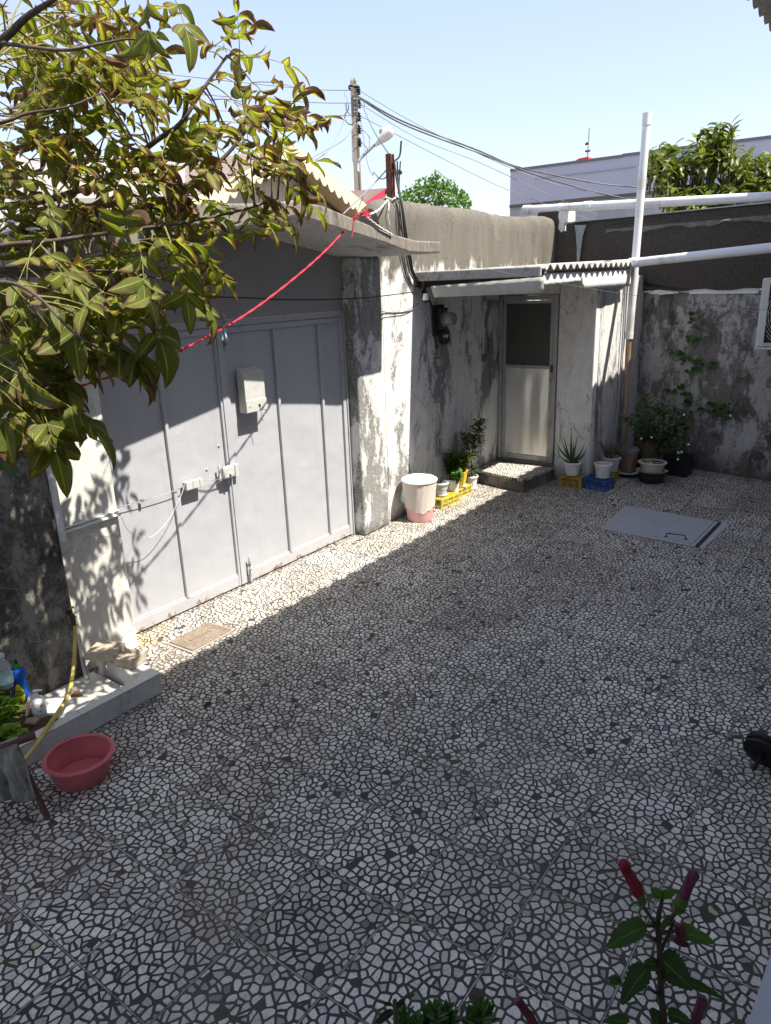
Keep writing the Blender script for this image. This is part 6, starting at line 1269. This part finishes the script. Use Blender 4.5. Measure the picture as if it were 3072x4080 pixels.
def shedmat():
    m, t, b_ = newmat('striped_grey_sheet'); pos = N(t, 'ShaderNodeNewGeometry').outputs['Position']; sp = N(t, 'ShaderNodeSeparateXYZ'); t.links.new(pos, sp.inputs[0])
    st_ = N(t, 'ShaderNodeTexWhiteNoise', noise_dimensions='1D'); t.links.new(math_(t, 'FLOOR', math_(t, 'MULTIPLY', sp.outputs[0], .95)), st_.inputs['W'])
    c = ramp(t, st_.outputs[0], [(0, (.27, .28, .31)), (.5, (.36, .40, .43)), (1, (.42, .44, .48))]); c = mix(t, ramp(t, noise(t, mapping(t, (1, 1, .1), vec=pos), 6, 5, .7), [(.4, 0.), (.7, .5)]), c, (.25, .25, .27))
    t.links.new(c, b_.inputs['Base Color']); b_.inputs['Roughness'].default_value = .6; return m
m = MB(); m.prism([Vector((a.x, SY_, 0)), Vector((b.x+8, SY_, 0)), Vector((b.x+8, SY_, b.z+.3)), b, a], EY*3); m.build('wall', shedmat(), sh)
m = MB(); m.prism([a-EY*.1, b-EY*.1, b-EY*.1+UP*.1, a-EY*.1+UP*.1], EY*.3); m.build('roof_edge', m_cap, sh)
rd = thing('red_roof_house', 'tiny red roof top showing over the lilac hall', 'house', (-12, 48, 0)); RY = 48.0
q = [L_(*c_r(525, 572), RY), L_(*c_r(580, 541), RY), L_(*c_r(630, 532), RY), L_(*c_r(640, 560), RY)]
m = MB(); m.prism(q, EY*4); m.build('roof', mat('red_tin_roof', (.60, .05, .05), .5), rd)
m = MB(); m.box((q[0].x+.2, RY+.2, 0), (q[3].x-.2, RY+3.8, q[0].z-.1)); m.build('wall', m_sid, rd)
an = thing('antenna', 'thin antenna mast above the tiny red roof', 'antenna', tuple(L_(*c_r(627, 530), RY-.3)))
m = MB(); m.tube([L_(*c_r(627, 532), RY-.3), L_(*c_r(638, 370), RY-.3)], .045, 6); m.build('mast', m_zinc, an)
for (a, b, w_) in ((624, 462, 10), (628, 502, 14), (626, 458, 6)): p0, p1 = L_(*c_r(a-w_, b), RY-.3), L_(*c_r(a+w_, b-4), RY-.3); m = MB(); m.tube([p0, p1], .06, 6); m.build('element', m_rust, an)

# ================================================================== TREES
def crown_blob(m, c, r, n, L, W, seg=2, jitter=1.0, sq=(1, 1, 1), shape=0):
    for i in range(n):
        v = Vector((rnd.gauss(0, 1), rnd.gauss(0, 1), rnd.gauss(0, 1))).normalized()*r*(rnd.random()**.45); v = Vector((v.x*sq[0], v.y*sq[1], v.z*sq[2]))
        d = (v.normalized()+Vector((rnd.uniform(-1, 1), rnd.uniform(-1, 1), rnd.uniform(-1, .6)))).normalized(); m.leaf(c+v, d, Vector((rnd.uniform(-1, 1), rnd.uniform(-1, 1), rnd.uniform(-1, 1))), L*rnd.uniform(.6, 1.2), W, bend=.3, seg=seg, shape=shape)
lf_far = leafmat('far_tree_leaves', (.085, .17, .03), (.16, .28, .06), trans=.25)
ft = thing('poplar_tree', 'fresh green tree top showing above the side wall', 'tree', tuple(Vector((AD(940, 440, 30).x, AD(940, 440, 30).y, -.02)))); m = MB(); FD = 30
for (X, Y, r_) in ((942, 392, .32), (935, 408, .5), (915, 415, .55), (955, 410, .55), (970, 425, .6), (900, 425, .5), (985, 430, .55), (925, 435, .7), (960, 440, .8), (1000, 440, .4), (942, 378, .16), (925, 396, .2), (962, 398, .2), (978, 412, .2), (905, 410, .2), (992, 420, .2), (880, 432, .42), (876, 418, .25), (890, 445, .6), (990, 450, .6), (1008, 436, .2), (940, 460, 1.2)):
    crown_blob(m, AD(X, Y, FD+rnd.uniform(-.5, .5)), r_*.85, int(150*r_), .17, .13, seq if False else 2, sq=(1, 1, 1.15))
m.build('crown', lf_far, ft, smooth=180); b0 = ft.location.copy(); m = MB(); m.tube([b0, b0.lerp(AD(940, 420, 30), .6), AD(940, 410, 30)], [.22, .14, .04], 8); m.build('trunk', m_pole, ft, smooth=60)
# loquat behind the back wall
def c_5(a, b): return ((2450+a/2.678)/K, (400+b/2.678)/K)
LD = 13.0; lq = thing('loquat_tree', 'broad leaved loquat tree rising behind the back wall', 'tree', tuple(Vector((AD(*c_5(1050, 900), LD).x, AD(*c_5(1050, 900), LD).y, -.02))))
lf_lq = leafmat('loquat_leaves', (.085, .115, .025), (.23, .26, .06), trans=.25, rough=.4); m = MB(); s2 = MB(); tips = []
spec = [(480, 470), (620, 500), (730, 530), (400, 540), (1130, 230), (950, 300), (1230, 260), (1210, 370), (880, 420), (1010, 360), (1080, 300), (1420, 570), (1500, 590), (1640, 590), (900, 760), (1440, 830), (1590, 660), (1300, 720), (1150, 870), (350, 640), (1190, 480), (1060, 460), (940, 520), (560, 600), (690, 640), (790, 600), (450, 700), (540, 760), (640, 760), (820, 700), (960, 640), (1080, 600), (1200, 600), (1270, 520)]
for (cx_, cy_, rx, ry, n_) in ((590, 640, 200, 150, 22), (1060, 470, 190, 190, 24), (1450, 780, 220, 190, 30), (900, 1010, 240, 110, 26), (1300, 1000, 330, 120, 34), (560, 900, 80, 120, 8), (1650, 750, 60, 250, 14), (800, 1120, 200, 60, 14), (1350, 1130, 300, 60, 18)):
    for i in range(n_):
        a = rnd.uniform(0, 6.28); q = math.sqrt(rnd.random()); spec.append((cx_+rx*q*math.cos(a), cy_+ry*q*math.sin(a)))
trk = Vector(lq.location)
for (a, b) in spec:
    c = AD(*c_5(a, b), LD+rnd.uniform(-.8, .8)); st_ = Vector((c.x+rnd.uniform(-.12, .12), c.y+rnd.uniform(-.2, .2), c.z-rnd.uniform(.35, .7))); s2.tube([st_, st_.lerp(c, .5)+Vector((.02, 0, 0)), c], [.02, .014, .008], 5)
    nl = rnd.randrange(9, 14)
    for k in range(nl):
        an = k*2.4+rnd.random(); el = rnd.choice([.9, .5, .2, -.3, -.7, -.2]); d = Vector((math.cos(an)*math.cos(el), math.sin(an)*math.cos(el), math.sin(el))); m.leaf(c-UP*.02*k, d, d.cross(UP), rnd.uniform(.19, .27), rnd.uniform(.085, .12), bend=rnd.uniform(.2, .8), fold=.3, seg=4, shape=3)
for i in range(9):
    tgt = AD(*c_5(*rnd.choice(spec[:34])), LD); s2.tube(spline([trk+Vector((rnd.uniform(-.3, .3), rnd.uniform(-.3, .3), 0)), trk.lerp(tgt, .5)+Vector((rnd.uniform(-.2, .2), 0, .2)), tgt-UP*.3], 5), [.07-.05*k/11 for k in range(11)], 6)
m.build('crown', lf_lq, lq, smooth=180); s2.build('trunk', m_stem, lq, smooth=60)

# ---- walnut tree over the gate, leaves scorched brown at the edges
lf_wal = leafmat('walnut_leaves', (.15, .18, .03), (.37, .36, .08), brown=1.0, trans=.48, rough=.62, brcol=(.12, .065, .04))
m_bark = mat('walnut_bark', (.075, .055, .045), .85, .35, 30, bmp=.5, dirt=(.16, .13, .11), dirt_amt=.3)
TB = Vector((-3.50, .45, .05)); wn = thing('walnut_tree', 'walnut tree reaching in from the left with brown scorched leaves', 'tree', tuple(TB))
hub = Vector((-3.45, .50, 2.3)); m = MB(); m.tube(spline([TB, TB.lerp(hub, .5)+Vector((.03, .02, 0)), hub, hub+Vector((.1, .1, .7))], 6), [.10-.0028*i for i in range(19)], 12); trunk = m.build('trunk', m_bark, wn, smooth=60)
def Wd(X, Y, d): return AD(X, Y, d)
brs = [
 ([hub+UP*.6, Wd(-120, 170, 2.7), Wd(0, 90, 2.6), Wd(60, 35, 2.55), Wd(130, -15, 2.5), Wd(200, -120, 2.5)], .022),
 ([Wd(0, 92, 2.6), Wd(40, 98, 2.55), Wd(140, 108, 2.5), Wd(230, 92, 2.5), Wd(290, 85, 2.5), Wd(350, 110, 2.5)], .008),
 ([hub+UP*.3, Wd(-120, 440, 2.9), Wd(60, 440, 2.9), Wd(219, 390, 2.9), Wd(336, 305, 2.85), Wd(390, 266, 2.8), Wd(437, 195, 2.8), Wd(470, 150, 2.8), Wd(490, 120, 2.8)], .018),
 ([hub+UP*.1, Wd(-100, 540, 3.0), Wd(120, 520, 3.0), Wd(273, 469, 3.0), Wd(371, 422, 2.95), Wd(437, 379, 2.9), Wd(492, 332, 2.9), Wd(547, 268, 2.9), Wd(590, 262, 2.9)], .019),
 ([hub+UP*.5, Wd(-150, 300, 2.5), Wd(0, 266, 2.4), Wd(60, 245, 2.4), Wd(150, 230, 2.4), Wd(220, 200, 2.45)], .010),
 ([hub, Wd(-120, 560, 2.7), Wd(0, 531, 2.6), Wd(117, 520, 2.6), Wd(285, 496, 2.6), Wd(390, 482, 2.65), Wd(520, 455, 2.8), Wd(600, 430, 2.9)], .012),
 ([hub-UP*.2, Wd(-150, 640, 2.4), Wd(0, 610, 2.3), Wd(80, 640, 2.25), Wd(160, 720, 2.2), Wd(230, 760, 2.2)], .010),
 ([hub-UP*.3, Wd(-150, 760, 2.2), Wd(0, 770, 2.1), Wd(60, 830, 2.05), Wd(110, 880, 2.0)], .008),
 ([hub+UP*.5, Wd(-100, 20, 2.2), Wd(60, -80, 2.2), Wd(250, -60, 2.2), Wd(360, -30, 2.2)], .010),
 ([hub-UP*.1, Wd(-60, 590, 2.7), Wd(120, 590, 2.7), Wd(250, 585, 2.7), Wd(380, 610, 2.75)], .009)]
allp = []
for pts, r_ in brs:
    P_ = spline(pts, 6); m = MB(); k = len(P_); m.tube(P_, [max(.0025, r_*(1-.8*i/k)) for i in range(k)], 8); m.build('branch', m_bark, wn, smooth=60); allp += P_[6:]
lvs = MB(); tw_ = MB()
def compound(o, d, L, n=3, scale=1.0, green=None):
    """one walnut leaf: drooping midrib with paired leaflets and an end leaflet"""
    d = Vector(d).normalized(); pts = [Vector(o)]; dd = d.copy(); segs = 6
    for i in range(segs):
        dd = (dd+Vector((0, 0, -.09))+Vector((rnd.uniform(-.05, .05), rnd.uniform(-.05, .05), 0))).normalized(); pts.append(pts[-1]+dd*L/segs)
    tw_.tube(pts, [.0022*(1-.6*i/segs) for i in range(segs+1)], 5)
    side = dd.cross(UP); side = side.normalized() if side.length > .1 else EX; base = rnd.random() if green is None else green
    scorch = base*rnd.uniform(.6, 1.1)
    def lf(p, dr, sd, ll):
        c = min(1, max(0, base*.70+rnd.uniform(-.15, .42))); sc = 1 if rnd.random() > .22 else 1.6
        curl = rnd.uniform(.0, .45) if c < .72 else rnd.uniform(.7, 1.6)
        lvs.leaf(p, dr, sd, ll*(1 if c < .8 else .85), ll*(.10 if c < .3 else 0)+ll*rnd.uniform(.31, .42)*(1 if c < .8 else .62), bend=rnd.uniform(.1, 1.3), fold=rnd.uniform(.02, .28), curl=curl, seg=7, col=c, wav=rnd.uniform(.05, .22))
    for k in range(n):
        f = .38+.50*k/max(1, n-1) if n > 1 else .6; i = f*segs; p = pts[int(i)].lerp(pts[min(int(i)+1, segs)], i-int(i))
        for sg in (-1, 1):
            dr = (dd*.45+side*sg*rnd.uniform(.55, .95)+Vector((0, 0, -rnd.uniform(-.15, .50)))).normalized(); lf(p, dr, dd.cross(dr).cross(dr)*(-1), scale*rnd.uniform(.080, .130)*(.85+.3*f))
    lf(pts[-1], dd, side, scale*rnd.uniform(.10, .14))
poly = [(-50, -50), (210, -40), (245, 40), (255, 95), (330, 120), (350, 190), (390, 235), (425, 165), (450, 110), (520, 115), (555, 150), (560, 215), (610, 262), (625, 300), (600, 360), (600, 420), (560, 440), (480, 455), (440, 530), (370, 570), (300, 600), (230, 640), (180, 690), (110, 760), (90, 830), (60, 860), (20, 880), (-50, 880)]
def inside(x, y):
    c = False; n = len(poly); j = n-1
    for i in range(n):
        (xi, yi), (xj, yj) = poly[i], poly[j]
        if (yi > y) != (yj > y) and x < (xj-xi)*(y-yi)/(yj-yi)+xi: c = not c
        j = i
    return c
tg = []
tries = 0
while len(tg) < 125 and tries < 9000:
    tries += 1; x, y = rnd.uniform(-50, 630), rnd.uniform(-50, 900)
    sp_ = 36 if x < 350 else 40
    if inside(x, y) and all((x-a)**2+(y-b)**2 > sp_**2 for a, b in tg): tg.append((x, y))
for (x, y) in tg:
    d0 = 2.85-.25*max(0, (y-500)/450)+rnd.uniform(-.35, .35)+(.1 if x > 350 else 0)
    if y > 650: d0 = min(d0, 2.68)
    p = Wd(x, y, d0); b = min(allp, key=lambda q: (q-p).length+(.25 if (q-p).dot(rgt) > 0 else 0)); mid_ = b.lerp(p, .5)+UP*.04*(p-b).length
    st_ = spline([b, mid_, p], 5); tw_.tube(st_, [max(.0016, .0045*(1-.6*i/len(st_))) for i in range(len(st_))], 6)
    out = (p-b).normalized() if (p-b).length > .05 else rgt
    for k in range(rnd.choice((2, 2, 3, 3))):
        an = rnd.uniform(-1.5, 1.5); d = (out*.5+rgt*rnd.uniform(-.35, .9)+upv*rnd.uniform(-.5, .45)+fwd*rnd.uniform(-.6, .6)).normalized()
        g_ = rnd.random()
        if x > 380 and y < 420: g_ = .55+.45*g_
        if y > 480 and x < 400: g_ *= .55
        compound(p, d, rnd.uniform(.15, .25), rnd.choice((2, 3, 3)), rnd.uniform(.75, .95) if y < 480 else rnd.uniform(.85, 1.1), g_)
# leaves that hang clear of the mass, where the photo shows them
for (x, y, dx, dy, d0, g_, L, n_) in ((370, -20, .5, -.9, 2.2, .3, .12, 2), (320, -30, -.1, -1, 2.2, .3, .14, 2), (450, 110, .6, .5, 2.8, .7, .18, 3), (520, 125, .95, .1, 2.8, .8, .20, 2), (590, 262, 1, -.05, 2.9, 1.2, .12, 1), (580, 250, .9, .3, 2.9, 1.1, .16, 1), (610, 330, .55, -.8, 2.9, .6, .16, 2), (590, 430, .6, -.7, 2.8, .3, .14, 2), (400, 600, .6, -.8, 2.7, .35, .14, 2), (190, 700, .8, -.5, 2.1, .25, .16, 3), (120, 860, .8, -.4, 2.0, .1, .16, 3), (90, 880, .3, -.9, 2.0, .1, .16, 3), (60, 800, -.1, -1, 1.75, .1, .14, 2), (0, 840, .1, -1, 2.0, .1, .12, 2), (230, 690, .8, -.6, 2.1, .35, .18, 2), (380, 560, .3, -.9, 2.5, .3, .14, 2), (300, 640, .5, -.8, 2.4, .2, .16, 2), (210, 710, .8, -.6, 1.9, .15, .18, 3), (30, 720, .3, -.9, 1.9, .15, .14, 3), (150, 640, .2, -1, 2.1, .25, .14, 3), (20, 640, .5, -.8, 2.0, .2, .14, 2)):
    d0 = max(d0, 2.5) if y > 500 else d0
    p = Wd(x, y, min(d0, 2.62) if y > 700 else d0); b = min(allp, key=lambda q: (q-p).length); tw_.tube([b, b.lerp(p, .5)+UP*.01, p], [.0035, .003, .002], 6); compound(p, rgt*dx+upv*dy+fwd*rnd.uniform(-.2, .2), L, n_, 1.4 if y > 600 else 1.0, g_)
lvs.build('foliage', lf_wal, wn, smooth=180); tw_.build('twigs', mat('young_twig', (.17, .15, .05), .7, .4, 40), wn, smooth=60)
# dark leaved climber on the mouldy wall at the left edge
t = thing('wall_creeper', 'dark leaved creeper sprig on the mouldy wall at left edge', 'plant', tuple(AX(0, 965, -3.7))); m = MB(); s2 = MB()
s2.tube(spline([AX(-60, 955, -3.6), AX(0, 955, -3.6), AX(35, 958, -3.55)], 5), .003, 5)
for (x, y) in ((12, 950), (25, 955), (32, 972), (15, 985), (5, 1000), (40, 950), (-10, 940), (-20, 990)):
    p = AX(x, y, -3.58+rnd.uniform(-.05, .05)); d = Vector((rnd.uniform(.0, .4), rnd.uniform(-.6, .8), rnd.uniform(-1, -.1))); m.leaf(p, d, d.cross(EX), .09, .06, bend=.5, seg=4, shape=2)
m.build('foliage', lf_jas, t, smooth=180); s2.build('stem', m_stem, t, smooth=60)

# ================================================================== PLANTS ON THE PORCH EDGE, CLOSE TO THE LENS
lf_hib = leafmat('hibiscus_leaves', (.035, .085, .022), (.07, .15, .03), trans=.25, rough=.5); HD = .86
def Hp(a, b, dd=0): return AD(*c_h(a, b), HD+dd)
hb_ = AD(*c_h(930, 2500), HD-.03); hb_.z = 0.95
t = thing('hibiscus_plant', 'hibiscus with closed red flowers in the lower right foreground', 'plant', tuple(hb_)); s2 = MB(); m = MB()
s2.tube(spline([hb_, Hp(925, 1700), Hp(915, 1300), Hp(905, 1000), Hp(893, 840), Hp(905, 720)], 6), [.0052-.00008*i for i in range(31)], 8)
for P_ in ([(893, 850), (830, 760), (785, 690)], [(905, 880), (990, 780), (1030, 735)], [(905, 720), (915, 690), (925, 650)], [(893, 842), (850, 836), (815, 838)], [(915, 890), (960, 880), (1020, 872)], [(905, 950), (860, 925), (815, 900)], [(915, 1010), (940, 950), (985, 850), (1000, 800)], [(910, 1130), (870, 1135), (825, 1133)], [(910, 1230), (950, 1200), (1010, 1180)], [(905, 1305), (870, 1290), (825, 1255)]): s2.tube(spline([Hp(a, b, rnd.uniform(-.01, .01)) for a, b in P_], 4), .0022, 6)
s2.build('stem', mat('dark_stem', (.035, .032, .018), .6, .3, 60), t, smooth=60)
def hleaf(a, b, a2, b2, w_, col=.5, f=.25, dd=0, shape=2, bend=.3):
    p, q = Hp(a, b, dd), Hp(a2, b2, dd-.01); d = q-p; m.leaf(p, d+UP*.002, d.cross(fwd), d.length*1.05, w_*s_h, bend=bend, fold=f, seg=18, col=col, shape=shape, wav=.12, jag=.13)
s_h = HD*K/FPX/1.714/K
hleaf(818, 838, 535, 970, 190, .6); hleaf(1015, 870, 1265, 950, 120, .9, .5); hleaf(925, 655, 835, 570, 70, .9, .5); hleaf(925, 655, 1040, 590, 80, .9, .5); hleaf(830, 1120, 640, 1350, 180, .1); hleaf(900, 1050, 1110, 1255, 220, .05); hleaf(890, 1110, 780, 1090, 90, .1, .5); hleaf(1010, 1180, 1340, 1330, 70, .15, .5); hleaf(640, 1240, 545, 1190, 70, .1, .5); hleaf(905, 1420, 870, 1530, 130, .05); hleaf(960, 1440, 1120, 1500, 110, .05); hleaf(1000, 790, 900, 870, 70, .8, .6); hleaf(700, 1490, 500, 1480, 90, .3)
m.build('foliage', lf_hib, t, smooth=180)
m_pet = mat('crimson_petals', (.19, .008, .026), .7, .5, 60, bmp=.5); m_pet2 = mat('purple_withered_petals', (.11, .018, .04), .6, .3, 60, bmp=.5); m_cal = mat('calyx_green', (.07, .12, .025), .6, .2, 40)
def flower(P_, rs_, mt, c0, c1):
    m = MB(); pts = spline([Hp(a, b) for a, b in P_], 6); k = len(pts)
    rr = [s_h*(rs_[min(int(i/(k-1)*(len(rs_)-1)), len(rs_)-2)]*(1-((i/(k-1)*(len(rs_)-1)) % 1 if i < k-1 else 1))+rs_[min(int(i/(k-1)*(len(rs_)-1)), len(rs_)-2)+1]*((i/(k-1)*(len(rs_)-1)) % 1 if i < k-1 else 1)) for i in range(k)]
    n = 24; m.tube(pts, rr, n)
    for i in range(k):                                        # twist furled petals into the tube
        for j in range(n):
            v = Vector(m.v[i*n+j]); c = pts[i]; m.v[i*n+j] = tuple(c+(v-c)*(1+.16*math.sin(5*(2*math.pi*j/n)+i*.35)))
    o = m.build('flower', mt, t, smooth=60)
    m = MB(); a, b = Hp(*c0), Hp(*c1); d = (b-a); L = d.length; m.lathe(a, [(.004, 0), (.010*L/.03, L*.3), (.013*L/.03, L*.7), (.0125*L/.03, L*1.05)], 14, axis=d)
    for k2 in range(7):
        an = k2*.9; e1_ = d.orthogonal().normalized(); e2_ = d.normalized().cross(e1_); dr = (e1_*math.cos(an)+e2_*math.sin(an))*.9+d.normalized()*.5; m.leaf(a+d*.1, dr, d.cross(dr), .016, .004, bend=-.6, seg=3)
    m.build('calyx', m_cal, o, smooth=60)
bpy.context.view_layer.update()
flower([(765, 630), (735, 560), (690, 480), (665, 420), (690, 405)], [34, 40, 32, 36, 16], m_pet, (790, 690), (765, 615))
flower([(1055, 665), (1090, 600), (1115, 530), (1140, 480), (1150, 460)], [24, 31, 33, 36, 20], m_pet2, (1030, 750), (1060, 650))
flower([(1130, 1560), (1165, 1450), (1190, 1370), (1200, 1320)], [24, 29, 32, 25], m_pet2, (1120, 1620), (1140, 1520))
flower([(60, 1560), (30, 1480), (-20, 1400), (-70, 1340)], [24, 28, 25, 28], m_pet2, (100, 1600), (60, 1520))
m = MB(); m.tube(spline([Hp(1040, 950), Hp(1050, 900), Hp(1030, 830)], 5), [.010, .012, .006, .006, .006, .006, .006, .006, .006, .005, .004], 10); m.build('withered_bud', m_pet2, t, smooth=60)
# other foreground plants
def Fp(a, b, dd=0): return AD(*c_f(a, b), .95+dd)
sb = Vector((Fp(650, 1700, -.06).x, Fp(650, 1700, -.06).y, 0.95)); t = thing('leafy_succulent', 'bright green bushy plant tops at the bottom edge centre', 'plant', tuple(sb)); m = MB(); s2 = MB()
lf_suc = leafmat('fleshy_green_leaves', (.04, .11, .02), (.08, .18, .035), trans=.2, rough=.4)
for (a, b, r_) in ((560, 960, 40), (620, 940, 40), (700, 945, 45), (650, 990, 60), (730, 1000, 50), (540, 1020, 50), (390, 990, 45), (400, 1040, 50), (480, 1040, 40), (960, 915, 40), (950, 960, 45), (1000, 960, 30), (915, 970, 30), (860, 1050, 30), (600, 1060, 60), (700, 1070, 60)):
    c = Fp(a, b+28, rnd.uniform(-.03, .03)); s2.tube([c, c+Vector((0, 0, -.12)), Vector((sb.x+rnd.uniform(-.05, .05), sb.y, sb.z))], .0025, 5)
    for k in range(16):
        an = k*2.4; el = 1.2-k*.085; d = (rgt*math.cos(an)*math.cos(el)-fwd*math.sin(an)*math.cos(el)+UP*math.sin(el)); m.leaf(c-UP*.0015*k, d, d.cross(UP), rnd.uniform(.014, .024), .0075, bend=-.2, fold=.3, seg=3)
m.build('foliage', lf_suc, t, smooth=180); s2.build('stems', m_stem, t)
db = Vector((Fp(330, 1700, -.06).x, Fp(330, 1700, -.06).y, 0.95)); t = thing('dark_seedling', 'dark reddish seedling left of the green succulent at bottom edge', 'plant', tuple(db)); m = MB(); s2 = MB(); s2.tube(spline([db, Fp(325, 1050), Fp(330, 960), Fp(390, 880)], 6), .003, 6)
def fl(a, b, a2, b2, w_, c): p, q = Fp(a, b), Fp(a2, b2, -.01); d = q-p; m.leaf(p, d, d.cross(fwd), d.length, w_*.95*K/FPX/1.851/K, bend=.1, fold=.3, seg=6, col=c)
fl(330, 965, 395, 880, 45, .1); fl(395, 885, 470, 850, 45, 1.0); fl(320, 975, 165, 1070, 70, .4); fl(300, 940, 225, 915, 35, .1)
m.build('foliage', leafmat('maroon_leaves', (.045, .03, .02), (.06, .11, .03), trans=.15), t, smooth=180); s2.build('stem', m_stem, t)
pl0 = Vector((min(sb.x, db.x, hb_.x)-.05, min(sb.y, db.y, hb_.y)-.05, .62)); pe = Vector((max(sb.x, db.x, hb_.x)+.04, max(sb.y, db.y, hb_.y)+.0, .94)); print('PLANTER', pl0, pe)
m = MB(); m.box(tuple(pl0), tuple(pe)); po = m.build('planter_box', MATS['brown_clay_pot'], bevel=.01); tag(po, 'brown planter box below the frame holding the foreground plants', 'planter')
